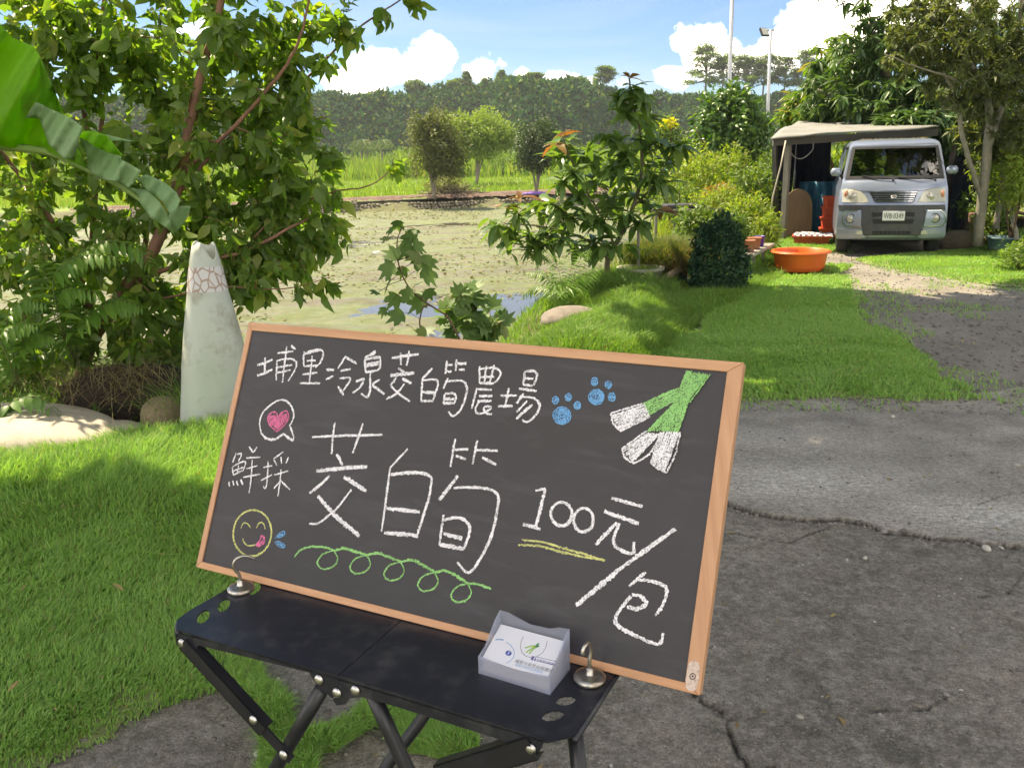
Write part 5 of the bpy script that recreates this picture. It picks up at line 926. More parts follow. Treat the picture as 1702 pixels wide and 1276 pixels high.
# nose
hl = [[(120, 590), (155, 583), (235, 592), (310, 610), (360, 650), (398, 722), (330, 728), (120, 722)], [(1188, 572), (1140, 575), (1050, 582), (985, 602), (950, 640), (905, 718), (980, 722), (1190, 716)]]
for L in hl:
    P = Vp(L); P = [(max(-.652, min(.652, a)), b) for a, b in P]; o = vpanel('headlight', P, -.018, .01, M_LENS); o['label'] = 'yellowed clear headlamp lens'
    sgn = -1 if L[0][0] < 600 else 1; cc = vpt(235 if sgn < 0 else 1025, 662); mbr = MB(); mbr.lathe([(.056, 0), (.05, .006), (.03, .009), (.014, .016), (.0, .018)], 18); 
    mbr.v = [tuple(VFp(cc[0], cc[1], -.019)+Vr*v[0]+vz*v[1]-Vb*v[2]) for v in mbr.v]; mbr.build('lamp_reflector', M_LREF, o, smooth=True)
    cc = vpt(163 if sgn < 0 else 1158, 640); mbr = MB(); mbr.lathe([(.034, 0), (.03, .008), (.0, .010)], 14); mbr.v = [tuple(VFp(cc[0], cc[1], -.020)+Vr*v[0]*.7+vz*v[1]*1.35-Vb*v[2]) for v in mbr.v]; mbr.build('turn_signal', M_AMB, o, smooth=True)
g_o = vpanel('grille', Vp([(400, 612), (905, 610), (850, 722), (470, 724)]), -.008, .012, M_DARKP)
for k in range(5):
    y = 617+k*23.5; x0 = 408+k*15; x1 = 900-k*12; vpanel('grille_slat', Vp([(x0, y-5), (x1, y-6), (x1-5, y+6), (x0+5, y+7)]), -.026, -.009, M_CHR, g_o)
em = MB(); em.lathe([(.038, 0), (.038, .006), (.034, .010), (.028, .007), (0, .007)], 20); cc = vpt(655, 665); em.v = [tuple(VFp(cc[0], cc[1], -.027)+Vr*v[0]*1.05+vz*v[1]*.62-Vb*v[2]) for v in em.v]; emo = em.build('emblem', M_CHR, van, smooth=True)
vpanel('emblem_bar', Vp([(630, 660), (680, 660), (680, 668), (630, 668)]), -.039, -.034, M_RED, emo)
vpanel('bumper_guard', Vp([(330, 752), (985, 750), (985, 830), (955, 960), (925, 1045), (900, 1066), (620, 1064), (370, 1066), (340, 1040), (322, 960)]), -.035, -.002, M_PLA)
for q in ([(78, 752), (330, 752), (330, 802), (130, 802), (92, 812)], [(985, 750), (1182, 748), (1190, 806), (1150, 796), (985, 798)]): vpanel('guard_wing', Vp(q), -.0345, -.002, M_PLA)
for q in ([(432, 826), (528, 828), (528, 866), (432, 876)], [(778, 826), (872, 824), (868, 872), (778, 866)], [(432, 896), (866, 896), (846, 944), (440, 944)], [(432, 1018), (830, 1018), (826, 1052), (432, 1054)]): vpanel('air_intake', Vp(q), -.038, -.034, M_DARKP)
for k in range(9): vpanel('intake_bar', Vp([(450+k*46, 1018), (455+k*46, 1018), (455+k*46, 1054), (450+k*46, 1054)]), -.042, -.038, M_PLA)
for sgn, L, Lc in ((-1, [(318, 806), (165, 808), (125, 850), (118, 930), (150, 968), (318, 980)], (208, 890)), (1, [(998, 804), (1150, 800), (1192, 845), (1196, 920), (1160, 968), (960, 978)], (1082, 886))):
    P = Vp(L); P = [(max(-.655, min(.655, a)), b) for a, b in P]; o = vpanel('fog_lamp_pod', P, -.026, 0, M_SIL)
    k = len(P); Pi = inset(P, .10)
    for i in range(5): vpanel('pod_trim', [P[i], P[i+1], Pi[i+1], Pi[i]], -.034, -.026, M_CHR, o)
    cc = vpt(*Lc); mbr = MB(); mbr.lathe([(.062, 0), (.060, .010), (.052, .011), (.050, .003)], 22); mbr.v = [tuple(VFp(cc[0], cc[1], -.027)+Vr*v[0]*.95+vz*v[1]-Vb*v[2]) for v in mbr.v]; mbr.build('fog_lamp_ring', M_PLA, o, smooth=True)
    mbr = MB(); mbr.lathe([(.050, 0), (.030, .002), (.012, .012), (0, .014)], 22); mbr.v = [tuple(VFp(cc[0], cc[1], -.028)+Vr*v[0]*.95+vz*v[1]-Vb*v[2]) for v in mbr.v]; mbr.build('fog_lamp', M_LREF, o, smooth=True)
for L in ([(70, 995), (255, 1000), (318, 1000), (338, 1062), (380, 1075), (330, 1092), (200, 1094), (72, 1078)], [(958, 996), (1190, 990), (1195, 1050), (1180, 1082), (990, 1092), (900, 1088), (900, 1072), (935, 1055)], [(400, 1064), (860, 1062), (850, 1078), (410, 1080)]): vpanel('bumper_lip', [(max(-.66, min(.66, a)), b) for a, b in Vp(L)], -.028, .0, M_SIL)
for L in ([(262, 1050), (275, 1020), (300, 1012), (328, 1014), (330, 1052)], [(930, 1050), (940, 1016), (975, 1012), (998, 1025), (1000, 1050)]): vpanel('reflector', Vp(L), -.036, -.029, M_LENS)
M_PLT = pm('number_plate', (.82, .84, .86), (.76, .78, .80), 20, .45); cc = vpt(652, 862); pc = VFp(0, .5, 0)
mb = MB(); mb.box(VFp(cc[0], cc[1], -.048), (.262, .006, .120), Rv, .003); pl = mb.build('number_plate', M_PLT, van)
pt_ = text3('WB·0349', VFp(cc[0], cc[1]-.004, -.0525), Vr, vz, .083, M_INK, pl, 'plate_text', 'CENTER', extr=.0004)
me = pt_.data; vs = np.array([v.co[:] for v in me.vertices]); wd = vs[:, 0].max()-vs[:, 0].min(); vs = vs*np.array([.232/wd, 1.12, 1]); me.vertices.foreach_set('co', vs.astype(np.float32).ravel()); me.update()
for sx in (-.085, .085): MB().lathe([(0, 0), (.006, 0), (.005, .003), (0, .003)], 8).build('x', M_CHR, None).name = 'bolt'; b_ = bpy.data.objects['bolt'] if 'bolt' in bpy.data.objects else None
for b_ in [o for o in bpy.data.objects if o.name.startswith('bolt')]:
    b_.parent = pl; sx = -.085 if b_.name == 'bolt' else .085; p_ = VFp(cc[0]+sx, cc[1]+.045, -.053); b_.location = tuple(p_); b_.rotation_euler = (math.pi/2, 0, -VPS)
for L in ([(128, 588), (235, 590), (310, 606), (400, 609)], [(400, 609), (650, 606), (905, 607)], [(905, 607), (985, 598), (1060, 580), (1180, 570)], [(400, 609), (440, 680), (470, 727), (650, 730), (850, 725), (880, 670), (905, 607)]): MB().tube(smoothpath([VFp(*vpt(*q), -.001) for q in L], 4), .0028, 5).build('panel_gap', M_DARKP, van, smooth=True)
# wipers, mirrors, antenna bits
for a, b in (((650, 488), (330, 452)), ((1085, 490), (700, 462))):
    p, q = vpt(*a), vpt(*b); mb = MB(); mb.tube([VFp(p[0], p[1], -.02), VFp((p[0]+q[0])/2, (p[1]+q[1])/2+.004, -.028), VFp(q[0], q[1], -.012)], .006, 6); mb.tube([VFp(p[0], p[1]-.012, -.0), VFp(p[0], p[1]+.006, -.03)], .012, 8); mb.build('wiper', M_DARKP, van, smooth=True)
for sgn, cz in ((-1, (60, 412)), (1, (1262, 388))):
    d = ray(1380+cz[0]/6.2227, 220+cz[1]/6.2227); tt = ((VO+Vb*.30-CAMP)@Vb)/(d@Vb); q = CAMP+d*tt-VO; mx, mz = q@Vr, q[2]; mo = MB().box(VF(mx, .30, mz), (.135, .07, .105), Rv, .028).build('mirror', M_SIL, van, angle=.9)
    mo.data.polygons.foreach_set('use_smooth', np.ones(len(mo.data.polygons), dtype=bool));
    MB().tube([VF(mx-sgn*.05, .32, mz-.02), VF(sgn*.60, .36, .96)], .016, 8).build('mirror_arm', M_DARKP, van, smooth=True)
def wheel(sx, y):
    c = VF(sx, y, .235); mb = MB(); mb.lathe([(.12, -.07), (.205, -.075), (.23, -.06), (.235, -.03), (.235, .03), (.23, .06), (.205, .075), (.12, .07)], 28); mb.v = [tuple(c+Vr*v[2]+Vb*v[0]+vz*v[1]) for v in mb.v]; w = mb.build('wheel', M_TYRE, van, smooth=True)
    mb = MB(); mb.lathe([(0, -.05), (.05, -.06), (.13, -.045), (.14, .045), (.05, .06), (0, .05)], 20); mb.v = [tuple(c+Vr*v[2]+Vb*v[0]+vz*v[1]) for v in mb.v]; mb.build('rim', M_SIL, w, smooth=True)
for sx in (-.56, .56):
    for y in (.55, 2.3): wheel(sx, y)
mb = MB(); mb.box(VF(0, 1.5, .26), (1.1, 2.5, .08), Rv); mb.build('underbody', M_DARKP, van)
mb = MB()
for k in range(60):  # fallen leaves lying on the roof
    a, y = rng.uniform(-.42, .42), rng.uniform(.62, 1.2); z = np.interp(y, [.5, .6, .85, 3], [1.44, 1.475, 1.50, 1.50])+.006; th_ = rng.random()*6; s_ = .012+.012*rng.random(); mb.add([VF(a+s_*math.cos(th_), y+s_*math.sin(th_), z), VF(a-.4*s_*math.sin(th_), y+.4*s_*math.cos(th_), z+.008), VF(a-s_*math.cos(th_), y-s_*math.sin(th_), z+.002), VF(a+.4*s_*math.sin(th_), y-.4*s_*math.cos(th_), z+.004)], [(0, 1, 2, 3)])
o = mb.build('fallen_leaves', M_LIT); o['kind'] = 'stuff'; o.location = tuple(VO)

# ------------------------------------------------------------------ shed round the van
M_POST = pm('weathered_post', (.30, .28, .24), (.20, .18, .15), 8, .85, bmp=.4, bscale=60, stretch=(1, 1, .2)); M_BEAM = pm('beam', (.14, .125, .105), (.09, .08, .07), 8, .85, stretch=(.3, 1, 1))
M_TARPR = pm('roof_sheet', (.27, .275, .26), (.20, .20, .185), 3, .75, bmp=.3, bscale=8, bdist=.02, dirt=(.17, .16, .12), dscale=2, damt=.5); M_NAVY = pm('shade_net', (.012, .016, .035), (.02, .025, .05), 2, .9, bmp=.5, bscale=5, bdist=.05); M_BLUE = pm('blue_tarp', (.05, .28, .42), (.02, .14, .24), 3, .35, bmp=.9, bscale=5, bdist=.06)
SY = 13.2
shed = empty('open_shed', AT(1305, 395, SY)*np.array([1, 1, 0]), label='makeshift open shed with sagging grey sheet roof on wooden posts left of the van', cat='shed'); SB = np.array(shed.location)
def SP(px, py, Y): return AT(px, py, Y)-SB
def sbar(name, p, q, w, m, parent=shed, n=4, r2=None):
    mb = MB(); mb.tube([p, q], [w, r2 or w], n); return mb.build(name, m, parent)
def topost(px, py, Y): p = SP(px, py, Y); return np.array([p[0], p[1], 0.0]), p
p1 = SP(1306, 232, SY); sbar('post', SP(1301, 397, SY)+np.array([0, 0, -.1]), SP(1311, 232, SY), .055, M_POST)
sbar('post', SP(1291, 398, SY+.7)+np.array([0, 0, -.1]), SP(1288, 236, SY+.7), .05, M_BEAM)
for px, Y in ((1585, 14.0), (1330, 16.6), (1560, 16.8)): q = SP(px, 240, Y); sbar('post', np.array([q[0], q[1], 0]), np.array([q[0], q[1], 1.62]), .05, M_BEAM)
mb = MB(); e0, e1 = SP(1286, 234, SY-.05), SP(1560, 217, SY-.35); mb.prism([(0, -.075), (1, -.075), (1, .03), (0, .03)], lambda a, b, tt: e0+(e1-e0)*a+np.array([0, tt, b]), 0, .07); mb.build('beam', M_BEAM, shed)
# roof: a sheet laid over a ridge, hanging slack
A_, B_, C_, D_ = SP(1280, 229, SY-.15), SP(1326, 200, SY+1.5), SP(1505, 209, SY+.3), SP(1560, 209, SY-.4); 
def roofz(u, v):
    f_ = A_*(1-u)+D_*u; bk = SP(1327, 201, SY+2.6)*(1-u)+(D_+np.array([.5, 2.6, .16]))*u; q = f_*(1-v)+bk*v
    q[2] += .03*math.sin(math.pi*min(v*1.6, 1))*(1-u)+.03*float(fbm(u*6, v*5, 3))*2; return q
mb = MB(); nu, nv_ = 26, 14; V_ = [roofz(i/nu, j/nv_) for j in range(nv_+1) for i in range(nu+1)]; mb.add(V_, [(j*(nu+1)+i, j*(nu+1)+i+1, (j+1)*(nu+1)+i+1, (j+1)*(nu+1)+i) for j in range(nv_) for i in range(nu)]); ro = mb.build('roof_sheet', M_TARPR, shed, smooth=True); sm = ro.modifiers.new('s', 'SOLIDIFY'); sm.thickness = .02
def curtain(name, P0, P1, z0, z1, m, parent, amp=.05, fr_=9, nx=36, nz=10):
    mb = MB(); P0, P1 = np.array(P0), np.array(P1); n_ = np.array([-(P1-P0)[1], (P1-P0)[0], 0]); n_ /= np.linalg.norm(n_)+1e-9; V = []
    for j in range(nz+1):
        for i in range(nx+1): a, b = i/nx, j/nz; q = P0+(P1-P0)*a+n_*amp*(math.sin(a*fr_*3+2*b)*.6+2*float(fbm(a*fr_, b*2.5, 3))); V.append((q[0], q[1], z0+(z1-z0)*b))
    mb.add(V, [(j*(nx+1)+i, j*(nx+1)+i+1, (j+1)*(nx+1)+i+1, (j+1)*(nx+1)+i) for j in range(nz) for i in range(nx)]); o = mb.build(name, m, parent, smooth=True); s_ = o.modifiers.new('s', 'SOLIDIFY'); s_.thickness = .006; return o
bk0, bk1 = SP(1318, 300, 15.4), SP(1378, 300, 15.0); curtain('shade_net', bk0, bk1, 0, 1.62, M_NAVY, shed, .04)
curtain('shade_net', SP(1293, 300, SY+.8), bk0, 0, 1.62, M_NAVY, shed, .03)
curtain('shade_net', SP(1372, 300, 15.3), SP(1425, 300, 15.5), 0, .98, M_NAVY, shed, .03)
curtain('shade_net', SP(1585, 300, 14.4), SP(1640, 300, 12.3), .0, 1.25, M_NAVY, shed, .06)
curtain('shade_net', SP(1500, 300, 15.8), SP(1600, 300, 14.3), .0, 1.05, M_NAVY, shed, .06)
bt = curtain('blue_tarpaulin', AT(1325, 360, 14.3)*[1, 1, 0], AT(1405, 360, 14.0)*[1, 1, 0], 0, .88, M_BLUE, None, .10, 6, 40, 14); tag(bt, 'crumpled shiny blue tarpaulin hanging over goods inside the shed', 'tarpaulin')
M_PLY = pm('plywood', (.30, .20, .12), (.22, .14, .085), 6, .75, stretch=(1, 1, .3))
c = AT(1325, 360, 13.75); pd = [(.21*math.cos(a), .52+.27*math.sin(a)) for a in np.linspace(0, math.pi, 16)]+[(-.20, .02), (.20, .02)]
mb = MB(); mb.prism(pd, lambda a, b, tt: np.array([a*.97, a*-.2+tt+(.8-b)*-.15, max(b, 0.01)]), 0, .02); o = mb.build('round_board', M_PLY); o.location = (c[0], c[1], 0); tag(o, 'brown round-topped wooden board leaning inside the shed behind the post', 'board')
# orange-red crates
M_CRATE = pm('red_plastic', (.62, .085, .03), (.50, .06, .025), 5, .5, rvar=.15); M_BOWL = pm('orange_plastic', (.86, .16, .025), (.80, .14, .03), 3, .38, spec=.5, dirt=(.55, .16, .08), dscale=8, damt=.3)
def crate(label, c, wx, wy, h, rz, group=None, taper=.92, z=0.0):
    e = empty('plastic_crate', (c[0], c[1], z), rz, label=label, cat='crate', group=group); t_ = .008
    def ringw(name, z0, z1, w0, w1, th_, cut=None):
        mb = MB(); q = [(-1, -1), (1, -1), (1, 1), (-1, 1)]
        V = [(a*wx/2*w0, b*wy/2*w0, z0) for a, b in q]+[(a*wx/2*w1, b*wy/2*w1, z1) for a, b in q]+[(a*(wx/2*w0-th_), b*(wy/2*w0-th_), z0) for a, b in q]+[(a*(wx/2*w1-th_), b*(wy/2*w1-th_), z1) for a, b in q]
        Fs = [];
        for i in range(4): j = (i+1) % 4; Fs += [(i, j, j+4, i+4), (i+8, i+12, j+12, j+8), (i+4, j+4, j+12, i+12), (i, i+8, j+8, j)]
        return mb.add(V, Fs).build(name, M_CRATE, e)
    ringw('crate_wall', .01, h, taper, 1, t_); ringw('rim', h-.022, h+.002, 1.09, 1.10, .03); MB().box((0, 0, .006), (wx*taper, wy*taper, .010)).build('crate_floor', M_CRATE, e)
    for k in (-.35, 0, .35): MB().box((k*wx, -wy/2*(taper+1)/2-.004, h*.5), (.012, .012, h*.82)).build('rib', M_CRATE, e)
    return e
pc = AT(1349, 398, 12.5); crate('low wide red-orange crate on the ground inside the shed, with checked cloth on top', (pc[0], pc[1]), .50, .36, .17, -.35)
M_CHK, t = newmat('checked_cloth'); tc = t.n('ShaderNodeTexCoord'); ck = t.n('ShaderNodeTexChecker', ins={0: tc.outputs['Object'], 1: (.62, .60, .62), 2: (.06, .055, .09), 3: 26.0}); p = t.n('ShaderNodeBsdfPrincipled', ins={'Base Color': ck.outputs[0], 'Roughness': .95}); finish(t, p.outputs[0])
mb = MB(); V_ = []; 
for j in range(11):
    for i in range(21): a, b = i/20-.5, j/10-.5; V_.append((a*.56, b*.42, .19+.03*float(fbm(a*7+3, b*7))*2-.5*max(0, abs(a)-.46)-.6*max(0, -b-.44)))
mb.add(V_, [(j*21+i, j*21+i+1, (j+1)*21+i+1, (j+1)*21+i) for j in range(10) for i in range(20)]); o = mb.build('checked_cloth', M_CHK, smooth=True); o.location = (pc[0]+.03, pc[1]+.02, 0); o.rotation_euler = (0, 0, -.35); tag(o, 'blue and white checked cloth spread over the low red crate', 'cloth'); o.modifiers.new('s', 'SOLIDIFY').thickness = .006
pc = AT(1381, 395, 13.1); lab = ['bottom red crate of the stack beside the van', 'second red crate from the bottom of the stack beside the van', 'third red crate from the bottom of the stack beside the van', 'topmost red crate of the stack beside the van']
for k in range(4): crate(lab[k], (pc[0]-.02+.012*k, pc[1]), .30, .30, .20, -.3+.04*k, 'red crates stacked beside the van', .86, .02+.158*k)
# hanging white hose and leaning stick
M_HOSE = pm('white_hose', (.62, .62, .62)); P = smoothpath([AT(1352, 236, 13.6), AT(1350, 250, 13.6), AT(1335, 263, 13.6), AT(1322, 262, 13.6), AT(1313, 252, 13.4)], 6); o = MB().tube(P-P[0], .008, 6).build('hanging_hose', M_HOSE, smooth=True); o.location = tuple(P[0]); tag(o, 'thin white hose hanging in a loop under the shed roof', 'hose')
P = np.array([AT(1306, 234, 12.9), AT(1298, 275, 12.8), AT(1285, 325, 12.7)]); P2 = np.vstack([P, [P[2]+(P[2]-P[1])*.8]]); P2[-1][2] = 0; o = MB().tube(P2-P2[-1], .012, 6).build('leaning_stick', pm('pale_wood', (.50, .46, .36), (.36, .32, .25)), smooth=True); o.location = tuple(P2[-1]); tag(o, 'pale stick leaning against the shed front near the corner post', 'stick')
o = MB().tube([(0, 0, 0), (.01, .01, .42)], .028, 10).build('white_pipe', M_HOSE, smooth=True); q = G(1296, 397); o.location = tuple(q); tag(o, 'short white plastic pipe standing at the foot of the shed post', 'pipe')

# orange basin on the lawn
q = G(1342, 459); c = (q[0], q[1]+.28, 0.03); e = empty('basin', c, label='large orange plastic basin standing on the grass before the shed', cat='basin')
MB().lathe([(0, .004), (.25, .004), (.262, .012), (.275, .06), (.300, .205), (.312, .218), (.335, .222), (.338, .214), (.330, .210), (.322, .212), (.325, .232), (.308, .236), (.296, .228), (.268, .07), (.254, .018), (0, .014)], 48).build('bowl', M_BOWL, e, smooth=True)
mb = MB(); mb.lathe([(.276, .062), (.280, .065), (.278, .070)], 48); mb.lathe([(.298, .195), (.303, .198), (.302, .203)], 48); o = mb.build('moulded_ridge', M_BOWL, e, smooth=True); o['kind'] = 'stuff'

# metal poles
M_GALV = pm('galvanised_pole', (.52, .53, .55), (.42, .43, .45), 20, .45, metal=.7)
b = AT(1207, 300, 26); b[2] = 0; tp_ = AT(1219, -60, 26); e = empty('metal_pole', b, label='tall thin galvanised pole rising out of frame left of the floodlight', cat='pole')
MB().tube([np.zeros(3), tp_-b], [.065, .055], 12).build('pole', M_GALV, e, smooth=True); mb = MB(); mb.lathe([(.075, 0), (.08, .01), (.08, .1), (.075, .11)], 12, tuple((tp_-b)*.22)); mb.build('clamp_band', M_DARKP, e, smooth=True)
b = AT(1272, 300, 40); b[2] = 0; tp_ = AT(1281, 50, 40); e = empty('floodlight_pole', b, label='shorter pole behind with a square floodlight on its top', cat='light pole')
MB().tube([np.zeros(3), tp_-b], [.085, .07], 12).build('pole', M_GALV, e, smooth=True); tt = tp_-b; MB().tube([tt+np.array([-.35, 0, -.02]), tt+np.array([.15, 0, -.02])], .04, 8).build('bracket', M_GALV, e, smooth=True)
fl = MB().box(tt+np.array([-.30, -.05, -.1]), (.42, .10, .40), np.array(Matrix.Rotation(.5, 3, 'Z')@Matrix.Rotation(-.5, 3, 'X')), .02).build('floodlight', M_DARKP, e); R_ = np.array(Matrix.Rotation(.5, 3, 'Z')@Matrix.Rotation(-.5, 3, 'X')); MB().box(tt+np.array([-.30, -.05, -.1])+R_@np.array([0, -.056, 0]), (.34, .01, .32), R_).build('lamp_glass', M_LENS, fl)
# ------------------------------------------------------------------ vegetation and garden things
def B(px, py, Y, rx, ry, rd, n): s_ = Y/F; return (AT(px, py, Y), (rx*s_, rd, ry*s_), n)
L_PLUM = leafmat('plum_leaf', (.12, .21, .05), (.23, .33, .085), .55, .36, odd=(.30, .34, .08), oddf=.15, tcol=(1.5, 1.75, .5), spec=.45)
# 1 big leafy tree on the left bank
b = G(135, 640); tree = empty('plum_tree', b, label='large leafy tree with reddish brown leaning stems filling the left of the view', cat='tree'); g = Grow(b, .07)
TT = lambda L: [AT(*q) for q in L]
g.limb([b+np.array([0, 0, -.08])]+TT([(140, 600, 5.25), (165, 545, 5.2), (215, 470, 5.1), (262, 400, 5.0), (300, 290, 5.0), (322, 170, 5.0), (350, 70, 5.0), (372, -20, 5.0), (390, -120, 5.0)]), .052, .013, 10, 6, .002)
g.limb(TT([(150, 590, 5.25), (150, 480, 5.3), (155, 380, 5.3), (157, 290, 5.3), (135, 160, 5.3), (112, 40, 5.35), (95, -60, 5.4)]), .026, .010, 8, 6, .002)
g.limb(TT([(158, 560, 5.25), (120, 430, 5.1), (60, 330, 4.9), (0, 250, 4.8), (-80, 160, 4.7)]), .02, .008, 8, 6, .002)
g.limb(TT([(157, 300, 5.3), (170, 190, 5.35), (160, 80, 5.4), (180, -40, 5.4)]), .016, .008, 7, 6, .002)
g.limb(TT([(235, 440, 5.1), (262, 300, 5.4), (265, 180, 5.5), (262, 70, 5.5), (280, -40, 5.5)]), .016, .008, 7, 6, .002)
g.limb(TT([(215, 470, 5.1), (300, 440, 5.0), (400, 420, 5.0), (480, 380, 5.1), (520, 360, 5.2)]), .017, .006, 7, 6, .002)
g.limb(TT([(290, 330, 5.0), (360, 250, 5.2), (430, 190, 5.3), (510, 130, 5.4), (580, 60, 5.5), (650, 10, 5.5), (700, -20, 5.5)]), .013, .003, 6, 6, .002)
g.limb(TT([(300, 290, 5.0), (390, 210, 4.9), (460, 130, 4.9), (500, 60, 4.9), (520, -30, 4.9)]), .014, .005, 6, 6, .002)
g.limb(TT([(400, 420, 5.0), (470, 350, 5.2), (550, 320, 5.3), (610, 310, 5.3), (645, 285, 5.3), (655, 262, 5.3)]), .008, .002, 5, 6, .002)
g.limb(TT([(160, 545, 5.2), (260, 500, 4.9), (370, 478, 4.8), (470, 480, 4.8), (548, 462, 4.8)]), .008, .002, 5, 6, .002)
bl = [B(60, 60, 5.1, 150, 100, .5, 60), B(240, 70, 5.3, 140, 100, .5, 60), B(410, 80, 5.2, 90, 90, .5, 42), B(545, 45, 5.4, 60, 35, .2, 8), B(60, 250, 5.0, 160, 120, .5, 60), B(300, 250, 5.2, 150, 120, .5, 74), B(470, 260, 5.3, 95, 110, .4, 52), B(500, 130, 5.3, 70, 60, .3, 15),
      B(90, 430, 5.0, 170, 90, .4, 63), B(330, 420, 5.2, 170, 90, .5, 80), B(480, 370, 5.3, 85, 80, .3, 38), B(40, 560, 4.9, 110, 70, .35, 38), B(240, 540, 5.1, 120, 70, .35, 46), B(400, 460, 5.0, 110, 40, .3, 28), B(300, -80, 5.3, 330, 80, .6, 52), B(-180, 250, 5, 140, 260, .6, 63)]
T = blobpts(bl); T = np.vstack([T, TT([(690, 5, 5.5), (640, 25, 5.5), (590, 65, 5.4), (655, 275, 5.3), (560, 330, 5.3), (545, 470, 4.8), (500, 478, 4.8), (560, 360, 5.2), (570, 400, 5.2)])]); g.twigs(T, .0022, .10, 4, rmax=.009)
g.mb.build('trunk', pm('plum_bark', (.27, .135, .085), (.16, .08, .055), 10, .8, bmp=.5, bscale=60, stretch=(1, 1, .3)), tree, smooth=True)
PL = twig_leaves(g.tw, 21, .075, .38, .75, .85, .0, nr=1.0); PL = (PL[0]+PL[1]*.012+rng.normal(0, .026, PL[0].shape), *PL[1:]); split_leaves(PL, 290, OVATE, 'plum', L_PLUM, tree, OVATE4)
# 2 banana leaf reaching in from the left
L_BAN = leafmat('banana_leaf', (.30, .52, .07), (.34, .56, .08), .72, .4, tcol=(1.5, 1.7, .5), spec=.4); L_BANW = leafmat('banana_leaf_waxy', (.26, .42, .22), (.34, .50, .28), .4, .5, spec=.4, spots=(.3, .33, .2))
YB = 2.1; bo_ = AT(0, 243, YB); ban = empty('banana_plant', bo_, label='banana plant with one big torn leaf reaching in at the upper left corner', cat='plant'); stb = np.array([-3.3, 1.9, 0.])-bo_; M_BST = pm('banana_stem', (.30, .34, .14), (.22, .18, .10), 6, .6, stretch=(1, 1, .2)); MB().tube(smoothpath([stb, stb+np.array([.02, 0, .9]), stb+np.array([.06, .02, 1.75])], 4), np.linspace(.12, .06, 9), 14).build('stem', M_BST, ban, smooth=True); MB().tube(smoothpath([stb+np.array([.04, .02, 1.6]), stb+np.array([.5, .05, 2.15]), AT(-300, 215, YB+.03)-bo_+np.array([0, 0, .0]), AT(-125, 228, YB+.03)-bo_], 5), np.linspace(.026, .012, 16), 8).build('petiole', M_BST, ban, smooth=True)
def seg(poly, m, amp, ph, dz=0.0, z=3.038):
    import bmesh
    bm = bmesh.new(); vs = [bm.verts.new((x/z, y/z, 0)) for x, y in poly]; bm.faces.new(vs); bmesh.ops.triangulate(bm, faces=bm.faces)
    for _ in range(3): bmesh.ops.subdivide_edges(bm, edges=[e for e in bm.edges if e.calc_length() > 9], cuts=1); bmesh.ops.triangulate(bm, faces=[f for f in bm.faces if len(f.verts) > 3])
    V = [AT(v.co.x, v.co.y, YB+dz+amp*math.sin((v.co.x+v.co.y*.6)/26+ph)+.010*math.sin(v.co.x/5.5+v.co.y/9)+amp*(v.co.y-240)/200)-bo_ for v in bm.verts]; bm.verts.index_update(); mb = MB(); mb.add(V, [tuple(v.index for v in f.verts) for f in bm.faces]); bm.free(); o = mb.build('leaf_blade', m, ban, smooth=True); o.modifiers.new('s', 'SOLIDIFY').thickness = .0008; return o
seg([(-400, -300), (-100, -60), (0, 120), (60, 190), (170, 235), (205, 290), (200, 380), (165, 460), (110, 480), (100, 545), (200, 600), (240, 720), (440, 850), (240, 765), (0, 735), (-400, 720)], L_BAN, .05, 0)
seg([(110, 500), (165, 505), (245, 545), (365, 600), (415, 640), (400, 700), (395, 812), (320, 800), (245, 725), (200, 600), (115, 592), (95, 550)], L_BANW, .02, 1, -.03)
seg([(400, 700), (420, 665), (540, 680), (680, 715), (560, 712), (612, 792), (602, 920), (520, 905), (450, 862), (438, 790)], L_BANW, .03, 2, -.02)
seg([(400, 690), (418, 663), (470, 660), (540, 685), (625, 790), (540, 770), (470, 735)], L_BAN, .02, .5, -.05)
seg([(600, 800), (650, 825), (712, 862), (682, 920), (650, 950), (600, 920)], L_BANW, .02, 3, -.01); seg([(680, 905), (740, 880), (830, 920), (890, 970), (912, 1010), (890, 1062), (860, 1085), (825, 1020), (745, 958)], L_BANW, .03, 4, -.04)
seg([(650, 950), (745, 958), (805, 1020), (855, 1100), (885, 1195), (840, 1150), (760, 1100), (715, 1035)], L_BANW, .03, 5, 0); seg([(845, 1090), (905, 1040), (962, 1040), (948, 1100), (888, 1175)], L_BANW, .02, 6, -.02)
MB().tube(smoothpath([AT(x, y, YB+.03)-bo_ for x, y in [(-130, 228), (0, 243), (80, 253), (145, 282), (200, 310), (255, 350), (290, 385)]], 4), np.linspace(.012, .003, 25), 7).build('midrib', pm('midrib', (.22, .34, .09)), ban, smooth=True)
